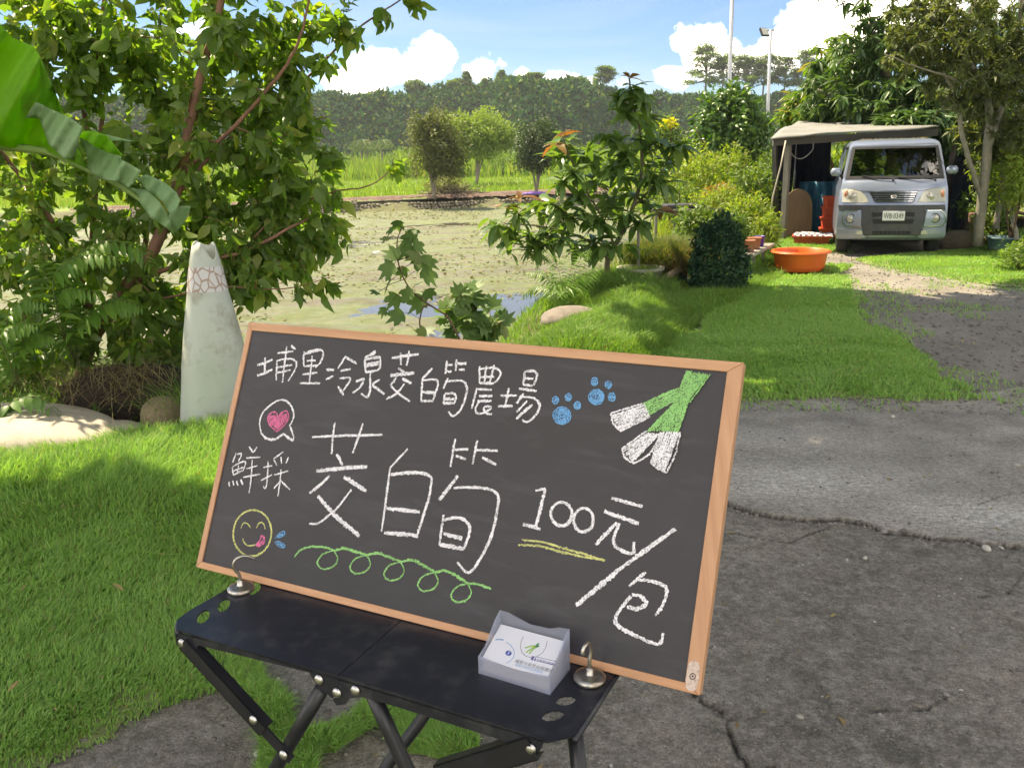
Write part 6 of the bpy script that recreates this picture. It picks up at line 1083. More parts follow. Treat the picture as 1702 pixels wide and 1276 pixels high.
# 3 ferns
L_FERN = leafmat('fern_pinna', (.10, .22, .04), (.18, .32, .06), .4, .4, spec=.4); L_FERNL = leafmat('fern_light', (.10, .20, .05), (.16, .30, .08), .4, .45)
M_RACH = pm('fern_stalk', (.12, .18, .05), (.16, .14, .06))
def frond(e, P, npair, plen, m, tpl=LANCE, droop=.2, name='frond'):
    P = smoothpath(P, 6); L = np.array(e.location); mb = MB(); mb.tube(P-L, np.linspace(.003, .001, len(P)), 4); st = mb.build(name, M_RACH, e, smooth=True)
    s_ = np.linspace(.12, 1, npair)*(len(P)-1); i = np.minimum(s_.astype(int), len(P)-2); f_ = (s_-i)[:, None]; p = P[i]*(1-f_)+P[i+1]*f_; t_ = unit(P[i+1]-P[i]); up_ = np.array([0, -.35, 1.]); sd = unit(np.cross(t_, up_))
    w = np.sin(np.linspace(.25, 1, npair)*np.pi*.93)**.7*plen; Pp = np.vstack([p, p]); D = np.vstack([unit(sd+t_*.45), unit(-sd+t_*.45)])+np.array([0, 0, -droop])+rng.normal(0, .06, (2*npair, 3)); N = np.tile(up_, (2*npair, 1))+rng.normal(0, .15, (2*npair, 3))
    me = npmesh('pinnae', *place_leaves(tpl, Pp-L, D, N, np.concatenate([w, w])+.005), smooth=True); me.materials.append(m); o = bpy.data.objects.new('pinnae', me); link(o, st); o['kind'] = 'stuff'
def fern(label, base, fronds, npair, plen, m, tpl=LANCE, group='ferns under the trees'):
    e = empty('fern', base, label=label, cat='fern', group=group)
    for P in fronds: frond(e, [np.array(base)]+P, npair, plen, m, tpl)
    return e
A_ = lambda L, Y: [AT(x, y, Y) for x, y in L]
fern('bright sunlit fern arching before the leaning tree trunk', AT(125, 600, 4.7), [A_([(105, 520), (120, 440), (170, 402), (228, 412), (250, 440)], 4.5), A_([(100, 530), (90, 460), (140, 425), (200, 428)], 4.4), A_([(95, 540), (78, 470), (68, 445), (50, 440)], 4.4), A_([(100, 540), (95, 500), (115, 478), (165, 488)], 4.4), A_([(130, 540), (190, 500), (235, 510)], 4.5)], 22, .13, L_FERN)
fern('dark fern at the left picture edge above the boulder', AT(30, 640, 4.4), [A_([(20, 580), (12, 530), (40, 500), (75, 505)], 4.3), A_([(10, 590), (-10, 540), (-40, 520)], 4.3), A_([(30, 590), (55, 555), (90, 560)], 4.3), A_([(15, 600), (0, 560), (30, 540), (60, 540)], 4.2)], 20, .11, L_FERN)
fern('light green pinnate seedling just above the boulder', AT(5, 690, 4.1), [A_([(15, 672), (40, 660), (70, 662), (96, 690)], 4.0), A_([(0, 680), (-20, 660), (-50, 665)], 4.0)], 9, .085, L_FERNL, OVATE)
fern('feathery fern between the fig plant and the potted sapling', G(935, 505)+np.array([0, 0, .1]), [A_([(930, 480), (905, 455), (875, 452)], 7.6), A_([(935, 480), (925, 440), (905, 415)], 7.7), A_([(940, 480), (950, 440), (945, 400)], 7.8), A_([(950, 485), (980, 455), (1000, 440)], 7.7), A_([(940, 485), (960, 460), (985, 462)], 7.5), A_([(925, 485), (895, 475), (870, 490)], 7.4), A_([(945, 480), (965, 430), (980, 415)], 7.9), A_([(930, 490), (915, 470), (890, 440)], 7.8)], 24, .13, L_FERN, NARROW)
fern('yellow-green fern in front of the pale round pot', G(1060, 500)+np.array([0, 0, .1]), [A_([(1062, 480), (1075, 455), (1090, 442)], 7.9), A_([(1060, 480), (1045, 462), (1035, 455)], 7.9), A_([(1065, 482), (1085, 472), (1098, 475)], 7.8)], 16, .08, L_FERN, NARROW)
# 4 boulder, pale stones, soil heap
M_BOUL = pm('sandstone', (.46, .42, .35), (.35, .32, .26), 3, .85, bmp=.35, bscale=30, bdist=.01, dirt=(.22, .17, .12), dscale=2.2, damt=.6, rvar=0)
def rock(label, c, s, seed, m, rz=0, cat_='boulder', amp=.16, sub=4, group=None, fr=1.1): me = rockmesh('boulder' if cat_ == 'boulder' else 'rock', seed, sub, amp, (1, 1, 1), m, fr); o = bpy.data.objects.new(me.name, me); link(o); o.location = tuple(c); o.scale = s; o.rotation_euler = (0, 0, rz); return tag(o, label, cat_, group)
q = AT(40, 735, 4.05); rock('big smooth buff boulder at the left edge of the lawn', (q[0]-.08, q[1], .03), (.60, .42, .165), 3, M_BOUL, -.25)
q = AT(185, 742, 4.1); rock('low cracked end piece lying right of the big buff boulder', (q[0], q[1], .02), (.20, .14, .085), 9, M_BOUL, .3)
q = AT(276, 722, 4.35); rock('small rounded brown stone beside the foot of the white cone', (q[0], q[1], .06), (.12, .12, .10), 12, pm('brown_stone', (.26, .21, .12), (.16, .13, .08), 6, .85, bmp=.5), 0)
M_SOIL = pm('dark_soil', (.06, .042, .03), (.03, .022, .016), 10, .95, bmp=.9, bscale=30, bdist=.03); q = AT(215, 670, 4.75); rock('dark heap of roots and soil under the leaning tree', (q[0], q[1], .06), (.42, .28, .20), 21, M_SOIL, 0, 'soil heap', .3)
M_STRAW = leafmat('dry_straw', (.26, .20, .11), (.36, .30, .17), .2, .8); n = 700; xy = np.stack([q[0]+rng.normal(0, .22, n), q[1]-.12+rng.normal(0, .12, n)], 1); blades('dry_straw', xy, .06+.14*rng.random(n), .10+.16*rng.random(n), .0016+.001*rng.random(n), M_STRAW, lean=1.5)
# undergrowth on the near bank
n = 11000; xx = -4.6+4.6*rng.random(n); yy = 4.55+1.35*rng.random(n); k = (gz(xx, yy) > -.3) & (xx < -.2*(yy-4)) ; xx, yy = xx[k], yy[k]; n = len(xx); blades('bank_grass', np.stack([xx, yy], 1), gz(xx, yy)-.01, (.06+.20*rng.random(n)**2), .002+.002*rng.random(n), M_GRASSD, lean=.9)
n = 2600; xx = rng.uniform(-1.9, -1.15, n); yy = rng.uniform(4.3, 5.0, n); blades('bank_grass', np.stack([xx, yy], 1), gz(xx, yy)*0, (.12+.22*rng.random(n)), .0018+.001*rng.random(n), M_GRASSD, lean=.9)
n = 16000; xx = -.5+3.6*rng.random(n); yy = 4.9+4.3*rng.random(n); k = (~inpoly(xx, yy, MID)) & (gz(xx, yy) > -.3) & (~inpoly(xx, yy, TRK)) & (xx < 2.4); xx, yy = xx[k], yy[k]; n = len(xx); blades('bank_grass', np.stack([xx, yy], 1), gz(xx, yy)-.01, .05+.12*rng.random(n)**1.5, .002+.003*rng.random(n), M_GRASSD, lean=.7)
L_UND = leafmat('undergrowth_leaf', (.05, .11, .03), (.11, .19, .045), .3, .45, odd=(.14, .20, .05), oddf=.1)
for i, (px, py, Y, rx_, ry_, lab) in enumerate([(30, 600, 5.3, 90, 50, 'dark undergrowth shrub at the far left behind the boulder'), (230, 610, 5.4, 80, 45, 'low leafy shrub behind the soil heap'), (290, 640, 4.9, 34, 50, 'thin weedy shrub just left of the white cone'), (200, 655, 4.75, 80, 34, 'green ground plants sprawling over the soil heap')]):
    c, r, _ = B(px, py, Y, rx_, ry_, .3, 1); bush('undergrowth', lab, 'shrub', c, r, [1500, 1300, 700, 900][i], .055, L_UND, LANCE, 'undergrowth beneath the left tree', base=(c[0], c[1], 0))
# 5 worn white marker cone
M_CONE = pm('cone_plastic', (.50, .54, .49), (.40, .44, .39), 4, .5, bmp=.1, bscale=20, dirt=(.27, .24, .17), dscale=4.5, damt=.9, rvar=0, stretch=(1, 1, .3)); c = G(347, 735); cone = empty('marker_cone', (c[0], c[1]+.13, 0), label='tall worn white plastic cone with a peeling band and broken tip beside the board', cat='cone')
prof = [(.158, .03), (.163, .06), (.160, .16), (.157, .26), (.153, .38), (.147, .475), (.131, .575), (.115, .66), (.098, .745), (.085, .82), (.073, .90)]; OZ = [0, .26, .475, .575, .745, .90, 1.0]; OX = [0, .031, .054, .056, .057, .061, .064]; n = 40; V_ = []
for j in range(len(prof)+2):
    for i in range(n):
        a = i*2*math.pi/n; r, z = prof[min(j, len(prof)-1)]
        if j >= len(prof): zt = .985+.012*math.sin(a*3)-.065*math.exp(-((a-5.6)/.55)**2)-.03*math.exp(-((a-.3)/.3)**2); f_ = .5 if j == len(prof) else 1; z = .90+(zt-.90)*f_; r = np.interp(z, [.9, 1.0], [.073, .050])
        off = np.interp(z, OZ, OX)-.02; V_.append((off+r*math.cos(a)*1.02, r*math.sin(a)*.9, z-(.022*max(0, math.sin(a*5+1)) if j == 0 else 0)))
mb = MB(); mb.add(V_, [(j*n+i, j*n+(i+1) % n, (j+1)*n+(i+1) % n, (j+1)*n+i) for j in range(len(prof)+1) for i in range(n)]); o = mb.build('cone_body', M_CONE, cone, smooth=True); s_ = o.modifiers.new('s', 'SOLIDIFY'); s_.thickness = .004
M_BAND, t = newmat('peeling_band'); tc = t.n('ShaderNodeTexCoord'); v = t.n('ShaderNodeTexVoronoi', feature='DISTANCE_TO_EDGE', ins={'Vector': t.n('ShaderNodeMapping', ins={0: tc.outputs['Object'], 'Scale': (1, 1, .7)}).outputs[0], 'Scale': 24.0}); c_ = t.mix(t.ramp(t.math('ADD', v.outputs[0], t.math('MULTIPLY', t.noise(50, 3, .6, tc.outputs['Object']), .12)), [(.10, 0.), (.15, 1.)]), (.36, .25, .20), (.58, .57, .58)); p = t.n('ShaderNodeBsdfPrincipled', ins={'Base Color': c_, 'Roughness': .4}); finish(t, p.outputs[0])
mb = MB(); V_ = []
for z in np.linspace(.755, .875, 5):
    r = np.interp(z, [q_[1] for q_ in prof], [q_[0] for q_ in prof])+.0025; V_ += [(np.interp(z, OZ, OX)-.02+r*math.cos(i*2*math.pi/n)*1.02, r*math.sin(i*2*math.pi/n)*.9, z) for i in range(n)]
mb.add(V_, [(j*n+i, j*n+(i+1) % n, (j+1)*n+(i+1) % n, (j+1)*n+i) for j in range(4) for i in range(n)]); mb.build('reflective_band', M_BAND, cone, smooth=True)
mb = MB(); V_ = []
for i in range(31):
    a = math.pi*1.02+i/30*math.pi*1.05; w = .028*(.6+.5*float(vnoise(i*.6, 3))); V_ += [(-.02+.158*math.cos(a), .142*math.sin(a), .026+.004*math.sin(i)), (-.02+(.158+w)*math.cos(a), (.142+w)*math.sin(a), .006+.02*float(vnoise(i*.7, 9)))]
mb.add(V_, [(2*i, 2*i+1, 2*i+3, 2*i+2) for i in range(30)]); o = mb.build('torn_skirt', M_CONE, cone, smooth=True); o.modifiers.new('s', 'SOLIDIFY').thickness = .003
# 6 fig plant behind the board
def fig_tpl():
    out = [(0, 0)]; 
    for a, r in [(-105, .30), (-78, .52), (-60, .40), (-45, .62), (-28, .78), (-14, .55), (0, 1.0), (14, .55), (28, .78), (45, .62), (60, .40), (78, .52), (105, .30)]: out.append((r*math.sin(math.radians(a))*.9, .12+r*.88*math.cos(math.radians(a))))
    V = [(x, y, -.18*y*y+.25*abs(x)*.6) for x, y in out]+[(0, .42, -.03)]
    return np.array(V, float), [(14, i+1, i) for i in range(13)]+[(14, 0, 13)]
FIG = fig_tpl(); L_FIG = leafmat('fig_leaf', (.08, .155, .045), (.16, .26, .075), .38, .5, odd=(.22, .27, .10), oddf=.2)
b = AT(705, 600, 5.0); b[2] = -.1; fig = empty('fig_sapling', b, label='thin fig sapling with large lobed leaves rising behind the left half of the board', cat='sapling'); g = Grow(b, .01)
g.limb([b]+A_([(700, 560), (698, 530), (709, 507), (742, 524)], 5.0), .006, .004, 6); g.limb(A_([(742, 524), (706, 501), (680, 478), (663, 441), (660, 402), (668, 378)], 5.0), .006, .003, 6); g.limb(A_([(780, 600), (755, 545), (742, 524)], 5.0), .007, .006, 6)
sp_ = [(640, 398, .6), (662, 378, .7), (684, 392, .8), (648, 420, .9), (640, 452, 1.1), (688, 428, 1.1), (703, 440, 1.1), (716, 462, 1.1), (642, 478, .9), (622, 486, .6), (652, 502, 1), (690, 508, 1.1), (672, 492, .9), (715, 492, .8), (655, 528, 1), (700, 412, .9), (672, 420, 1), (636, 520, .6), (718, 440, .8), (694, 470, .8), (668, 455, .7), (648, 385, .7), (697, 556, .8), (715, 550, .8), (675, 400, .8)]
P = np.array([AT(x, y, 5.0+rng.uniform(-.08, .08)) for x, y, s_ in sp_]); S = np.array([s_ for *_, s_ in sp_])*.135; D = unit(np.stack([np.sign(P[:, 0]-AT(672, 0, 5)[0])*.5+rng.normal(0, .3, len(P)), rng.normal(-.3, .4, len(P)), rng.normal(-.45, .4, len(P))], 1)); N = unit(np.stack([rng.normal(0, .5, len(P)), rng.normal(-.75, .3, len(P)), rng.normal(.7, .3, len(P))], 1)); P = P-D*S[:, None]*.5
for p in P:
    i = np.argmin(np.linalg.norm(np.array(g.P)-p, axis=1)); g.mb.tube(np.array([g.P[i], (g.P[i]+p)/2+np.array([0, 0, .012]), p])-b, [.0022, .0018, .0014], 4, cap=False)
g.mb.build('stem', BARK, fig, smooth=True); leaf_objects(FIG, 'fig', P, D, N, S, L_FIG, fig)
b = AT(790, 600, 5.5); b[2] = -.25; fb = empty('fig_bush', b, label='dense low fig bush with lobed leaves just behind the top edge of the board', cat='bush'); g = Grow(b, .012); T = blobpts([B(765, 515, 5.3, 40, 40, .12, 22), B(800, 540, 5.5, 62, 35, .18, 34), B(770, 488, 5.3, 22, 16, .08, 6)]); g.twigs(T, .003, .15, 5); g.mb.build('stem', BARK, fb, smooth=True)
PL = twig_leaves(g.tw, 2.6, .115, .25, .2, 1.0, .7); leaf_objects(FIG, 'fig', PL[0], PL[1], unit(PL[2]+np.array([0, -.6, .2])), PL[3], L_FIG, fb)
# 7 potted broadleaf sapling: rosettes of long drooping leaves at every twig tip
L_AV = leafmat('sapling_leaf', (.10, .19, .055), (.19, .30, .085), .36, .36, odd=(.17, .26, .06), oddf=.12, spec=.5); L_AVR = leafmat('young_red_leaf', (.30, .13, .06), (.28, .19, .06), .45, .4, tcol=(1.3, 1.1, .5))
YA = 8.6; b = G(1012, 482); b = np.array([AT(1012, 480, YA)[0], YA, .06]); av = empty('potted_sapling', b, label='tall potted sapling with drooping glossy leaves and reddish young shoots on the pond bank', cat='tree'); g = Grow(b, .03)
g.limb([b]+A_([(1010, 430), (1030, 395), (1052, 345), (1066, 290), (1064, 220), (1050, 165), (1046, 130)], YA), .032, .008, 9, 5)
g.limb(A_([(1010, 430), (985, 405), (940, 385), (890, 375), (840, 372)], YA-.1), .016, .005, 7, 5); g.limb(A_([(1020, 405), (1000, 360), (970, 310), (945, 255), (935, 225)], YA), .014, .005, 7, 5); g.limb(A_([(1052, 345), (1085, 310), (1108, 270), (1122, 240)], YA+.1), .012, .004, 7, 5)
tips = [(828, 378), (850, 398), (862, 358), (884, 392), (890, 345), (912, 385), (915, 340), (936, 398), (945, 360), (960, 408), (985, 402), (1000, 372), (962, 330), (935, 305), (925, 262), (945, 235), (968, 255), (990, 262), (985, 300), (1010, 330), (1030, 296), (1050, 322), (1080, 290), (1108, 268), (1092, 238), (1062, 232), (1025, 238), (1042, 190), (1075, 198), (1050, 150), (1068, 168), (1026, 168), (1100, 308), (1128, 246), (1084, 345), (1042, 358), (1066, 372), (880, 420), (1008, 410), (1018, 280), (1040, 255), (975, 360), (1000, 225), (905, 410), (1060, 270), (955, 285), (1015, 350)]
T = np.array([AT(x, y, YA+rng.uniform(-.35, .35)) for x, y in tips]); g.twigs(T, .004, .05, 5, order=True, rmax=.012); g.mb.build('trunk', pm('sapling_bark', (.17, .15, .09), (.10, .085, .05), 14, .8, bmp=.4), av, smooth=True)
def rosette(T, k, size, droop, sd=.25):
    P, D, N, S = [], [], [], []
    for t_ in T:
        a0 = rng.random()*6
        for i in range(k):
            a = a0+i*2.4+rng.normal(0, .2); el_ = rng.uniform(-.6, .8); d = np.array([math.cos(a)*math.cos(el_), math.sin(a)*math.cos(el_), math.sin(el_)-droop]); P.append(t_+rng.normal(0, .012, 3)); D.append(d); N.append(np.array([0, 0, 1.])+rng.normal(0, .25, 3)); S.append(size*(1+sd*rng.normal()))
    return np.array(P), unit(np.array(D)), unit(np.array(N)), np.clip(np.array(S), size*.5, size*1.6)
R1 = rosette([q_[4] for q_ in g.tw], 11, .19, .0); R2 = rosette([q_[3] for q_ in g.tw]+[q_[2] for q_ in g.tw]+[q_[4]+rng.normal(0, .07, 3) for q_ in g.tw], 4, .17, .12); PL = cat(R1, R2); split_leaves(PL, 265, AVOC, 'avoc', L_AV, av)
R3 = rosette(np.array([AT(x, y, YA-.1) for x, y in [(940, 222), (925, 238), (1046, 128), (862, 330), (846, 345), (1098, 352)]]), 5, .15, -.15); leaf_objects(AVOC, 'avocr', *R3, L_AVR, av)
# pots
M_POTP = pm('pale_pot', (.46, .44, .36), (.36, .34, .28), 6, .7, dirt=(.22, .2, .13), dscale=5, damt=.6); M_TERRA = pm('terracotta', (.42, .16, .08), (.34, .13, .07), 8, .8, dirt=(.25, .2, .15)); M_PURP = pm('purple_pot', (.06, .04, .28), (.04, .03, .2), 5, .5); M_BPOT = pm('black_pot', (.025, .026, .03), (.04, .04, .045), 5, .6); M_BLPOT = pm('grey_blue_pot', (.12, .22, .26), (.09, .17, .2), 5, .5); M_BRPOT = pm('brown_pot', (.28, .20, .13), (.2, .14, .09), 5, .8)
def pot(label, c, r, h, m, name='flower_pot', soil=True, group='garden pots', taper=.78):
    e = empty(name, c, label=label, cat='pot', group=group); MB().lathe([(0, 0), (r*taper, 0), (r*(taper+.05), h*.1), (r*.96, h*.86), (r*1.05, h*.87), (r*1.06, h), (r*.93, h), (r*.9, h*.8), (0, h*.78)], 28).build('pot_body', m, e, smooth=True)
    if soil: MB().lathe([(0, h*.86), (r*.5, h*.88), (r*.92, h*.84)], 20).build('soil', M_SOIL, e, smooth=True)
    return e
pot('wide brown pot half sunk in long grass holding the drooping sapling', (b[0], b[1], -.06), .27, .22, M_BRPOT); q = AT(1064, 470, 8.75); pot('pale round pot with a stake beside the sapling pot', (q[0], q[1], 0), .235, .24, M_POTP)
o = MB().tube([(0, 0, 0), (-.01, 0, .55)], [.016, .014], 7).build('wooden_stake', M_POST, smooth=True); o.location = (q[0]-.02, q[1], .16); tag(o, 'upright wooden stake standing in the pale round pot', 'stake')
M_TANK = pm('stone_rock', (.24, .20, .17), (.15, .13, .11), 4, .85, bmp=.5, bscale=25); q = AT(952, 528, 6.9); rock('flat brown rock at the pond edge in front of the fern', (q[0], q[1]+.1, .02), (.28, .24, .13), 5, M_TANK, .2, 'rock')
# 8 grassy planter, log, dark round bush, shelf with pots, rack
L_CAR = leafmat('sedge', (.10, .17, .04), (.19, .26, .07), .35, .6, odd=(.30, .22, .11), oddf=.25)
q = AT(1098, 452, 9.2); e = empty('sedge_planter', (q[0], q[1], 0), label='black planter box overflowing with long green and straw coloured sedge', cat='planter'); MB().box((0, 0, .12), (.52, .36, .24), None, .01).build('planter_box', M_BPOT, e)
n = 6500; xy = np.stack([q[0]+.02+rng.normal(0, .17, n), q[1]+rng.normal(0, .12, n)], 1); o = blades('sedge', xy-q[:2], np.full(n, .22), .18+.20*rng.random(n), .0025+.002*rng.random(n), L_CAR, e, lean=1.1)
n = 3500; xy = np.stack([rng.normal(.20, .12, n), rng.normal(-.05, .10, n)], 1); blades('dry_sedge', xy, np.full(n, .10)+.12*rng.random(n), .18+.16*rng.random(n), .002+.002*rng.random(n), leafmat('dry_sedge', (.24, .16, .09), (.34, .25, .14), .3, .7), e, lean=1.3)
p0, p1 = AT(1085, 478, 8.5), AT(1158, 432, 9.3); o = MB().tube(np.array([p0, (p0+p1)/2+np.array([0, 0, .02]), p1])-p0, [.035, .04, .03], 8).build('log', pm('pale_log', (.40, .34, .24), (.27, .22, .15), 10, .85, bmp=.5, stretch=(1, .3, 1)), smooth=True); o.location = tuple(p0); tag(o, 'pale barked log lying in front of the sedge planter', 'log')
L_DK = leafmat('dark_curly_leaf', (.018, .06, .03), (.045, .12, .05), .15, .5, spec=.35); c, r, _ = B(1195, 432, 8.5, 46, 62, .27, 1); c[2] = .24; r = (r[0]*1.0, r[1], r[2]*1.38); bush('round_shrub', 'dark blue-green dome shaped shrub beside the lawn', 'shrub', c, r, 10000, .038, L_DK, SIMPLE, None, 6, .66, .34, base=(c[0], c[1], 0))
sh = empty('plant_shelf', AT(1255, 445, 9.6)*[1, 1, 0], label='rough plank shelf on short posts carrying two flower pots', cat='shelf'); s0 = np.array(sh.location); p0, p1 = AT(1233, 424, 9.2)-s0, AT(1272, 404, 10.2)-s0
mb = MB(); mb.prism([(0, -.10), (1, -.10), (1, .10), (0, .10)], lambda a, b_, tt: p0+(p1-p0)*a+np.array([b_, -b_*.3, tt]), -.03, 0); mb.build('plank', M_POST, sh)
for k in (.08, .5, .92): q = p0+(p1-p0)*k; MB().tube([np.array([q[0], q[1], 0]), np.array([q[0], q[1], q[2]-.03])], .022, 5).build('post', M_POST, sh)
zt_ = (p0+(p1-p0)*.25+s0); pot('terracotta pot at the near end of the plank shelf', zt_, .075, .13, M_TERRA); zt_ = (p0+(p1-p0)*.50+s0); pot('second terracotta pot on the plank shelf left of the purple one', zt_, .075, .13, M_TERRA); zt_ = (p0+(p1-p0)*.72+s0); pot('small deep purple pot at the far end of the plank shelf', zt_, .06, .12, M_PURP)
q = AT(1135, 385, 12); rk = empty('bamboo_rack', (q[0], q[1], 0), label='bamboo rack with a black tray among the yellow-green bushes', cat='rack'); zt_ = AT(1135, 342, 12)[2]
MB().box((0, 0, zt_), (.55, .4, .05), None, .01).build('black_tray', M_BPOT, rk); MB().box((0, 0, zt_-.045), (.95, .5, .025)).build('rack_top', M_POST, rk)
for a in (-.42, -.15, .2, .42): MB().tube([(a, -.15, 0), (a*.96, -.15, zt_-.05)], .022, 6).build('rack_post', M_POST, rk)
for a, b_ in ((-.35, .1), (.3, -.1), (.0, .38)): MB().tube([(a, -.17, .08), (b_, -.17, zt_-.08)], .013, 5).build('cross_stick', pm('bamboo', (.52, .48, .34), (.4, .36, .25)), rk)
q = AT(1113, 290, 15); pot('bright blue plastic pot perched above the bushes behind the sapling', (q[0], q[1], q[2]), .10, .16, pm('blue_pot', (.03, .28, .55), (.03, .22, .45)), taper=.85)
MB().tube([(0, 0, 0), (0, 0, q[2])], .03, 6).build('x', M_POST, None, smooth=True).name = 'pot_stand'; o = bpy.data.objects['pot_stand']; o.location = (q[0], q[1], 0); tag(o, 'thin wooden stand under the bright blue pot', 'stand')
# 9 sunny shrubs between the pond and the shed
L_YG = leafmat('yellowgreen_leaf', (.16, .26, .04), (.32, .40, .08), .42, .5, odd=(.34, .34, .07), oddf=.2); L_MG = leafmat('midgreen_leaf', (.09, .17, .04), (.18, .28, .06), .38, .5, odd=(.22, .28, .06), oddf=.15); L_OR = leafmat('orange_leaf', (.35, .12, .05), (.45, .25, .08), .4, .5, odd=(.2, .28, .06), oddf=.4); L_YF = leafmat('yellow_bloom', (.60, .55, .04), (.70, .62, .10), .4, .6)
SH = [(1150, 300, 14.5, 52, 46, 2800, L_YG, 'tall yellow-green shrub right of the bright blue pot'), (1205, 290, 16, 50, 40, 2400, L_YG, 'sunlit shrub behind the tall metal pole foot'), (1250, 320, 14, 40, 45, 2200, L_MG, 'mid-green shrub left of the shed corner'), (1125, 335, 13.5, 40, 30, 1500, L_MG, 'leafy shrub just behind the bamboo rack'),
      (1195, 345, 12, 48, 34, 2400, L_YG, 'bright bush above the dark dome shrub'), (1245, 365, 11, 40, 36, 2400, L_YG, 'bright bush behind the shelf pots'), (1160, 375, 11, 34, 30, 1400, L_MG, 'shaded bush behind the sedge planter'), (1215, 385, 10.4, 34, 30, 1600, L_MG, 'small bush directly behind the dark dome shrub'), (1273, 385, 10.6, 20, 26, 1100, L_YG, 'small glowing yellow-green bush at the end of the shelf'),
      (1195, 322, 12.8, 24, 16, 700, L_OR, 'rusty orange shrub in the middle of the green bushes'), (1100, 230, 20, 34, 30, 1200, L_MG, 'pale shrub rising behind the top of the sapling'), (1112, 205, 19.8, 13, 6, 160, L_YF, 'patch of yellow blossom right of the sapling crown'), (1285, 300, 15, 22, 60, 1200, L_MG, 'twiggy shrub against the shed side'), (1090, 290, 18, 40, 40, 1600, L_YG, 'sunlit shrub left of the bright blue pot'), (1170, 255, 24, 40, 25, 1400, L_YG, 'far sunlit shrub left of the dense dark tree'), (1250, 262, 24, 36, 26, 1300, L_MG, 'far shrub right of the dense dark tree')]
for px, py, Y, rx_, ry_, n_, m_, lab in SH:
    c, r, _ = B(px, py, Y, rx_, ry_, .45, 1); low = (py-290)/260; bush('garden_shrub', lab, 'shrub', c, (r[0], max(.2, r[0]*.8), r[2]), n_, .060 if Y < 16 else .09, m_, LANCE if px % 2 else SIMPLE, 'shrubs between the pond and the shed', stems=5, inner=.3, lump=.9, base=(c[0], c[1], float(gz(c[0], c[1]))))
n = 42000; xx = rng.uniform(1.2, 9, n); yy = rng.uniform(9.5, 32, n); k = (xx > np.interp(yy, XRy, XRx)+.1) & (~inpoly(xx, yy, TRK)) & (~inpoly(xx, yy, LL)) & (xx < 3.0+.22*(yy-9)); xx, yy = xx[k], yy[k]; n = len(xx)
blades('tall_weeds', np.stack([xx, yy], 1), gz(xx, yy), (.15+.45*rng.random(n))*np.clip((yy-9)/4, .35, 1.2), .006+.006*rng.random(n), L_YG, lean=.6)
n = 26000; xx = rng.uniform(4, 22, n); yy = rng.uniform(15.5, 34, n); blades('tall_weeds', np.stack([xx, yy], 1), gz(xx, yy), .3+.7*rng.random(n), .010+.008*rng.random(n), M_MEADOW, lean=.5, one=True)
# dense dark tree behind the poles
L_DT = leafmat('glossy_dark_leaf', (.035, .10, .018), (.10, .21, .03), .3, .35, odd=(.18, .30, .05), oddf=.25, spec=.5); s_ = 22/F; b = AT(1217, 300, 22); b[2] = 0; e = empty('broadleaf_tree', b, label='dense glossy green tree behind the tall metal pole', cat='tree'); c = AT(1217, 215, 22)
L = cat(shell_leaves(c, (52*s_, .8, 55*s_), 5200, .13, inner=.45, lump=.8), shell_leaves(AT(1210, 180, 22), (30*s_, .5, 35*s_), 1200, .13, inner=.3, lump=.8), shell_leaves(AT(1222, 248, 22), (50*s_, .8, 30*s_), 1600, .13, inner=.3, lump=.6)); foliage('crown', OVATE4, L, L_DT, e); g = Grow(b, .1); g.limb([b, b+np.array([.05, 0, .6]), c], .08, .03, 7)
for k in range(5): g.limb([b+np.array([0, 0, .5]), (b+c)/2+rng.normal(0, .2, 3), c+rng.normal(0, .4, 3)], .03, .01, 5)
g.mb.build('trunk', BARK, e, smooth=True)
# 10 mango tree over the shed, brighter neighbour, grey thin-leaved tree at the right
L_MNG = leafmat('mango_leaf', (.05, .11, .035), (.11, .20, .055), .28, .38, odd=(.12, .20, .05), oddf=.12, spec=.45); L_MNB = leafmat('mango_leaf_sunny', (.10, .20, .03), (.20, .30, .05), .42, .42, odd=(.34, .26, .07), oddf=.15)
def big_tree(label, base, limbs, blobs, per, size, m, tpl, bark, hang, name='tree', parts=0, key='', r0=.12, rt=.006, mode='twig', k_ros=7, droop=.4, rmax=.03):
    e = empty(name, base, label=label, cat='tree'); g = Grow(base, r0)
    for P, a, b_ in limbs: g.limb(P, a, b_, 8, 5, .004)
    g.twigs(blobpts(blobs), rt, .08, 4, rmax=rmax); g.mb.build('trunk', bark, e, smooth=True)
    PL = rosette([q_[4] for q_ in g.tw]+[q_[3] for q_ in g.tw], k_ros, size, droop) if mode == 'rosette' else twig_leaves(g.tw, per, size, .3, hang, .8)
    if parts: split_leaves(PL, parts, tpl, key, m, e, LANCE3)
    else: foliage('foliage', tpl, PL, m, e)
    return e
YM = 15.5; b = AT(1575, 395, YM); b[2] = 0
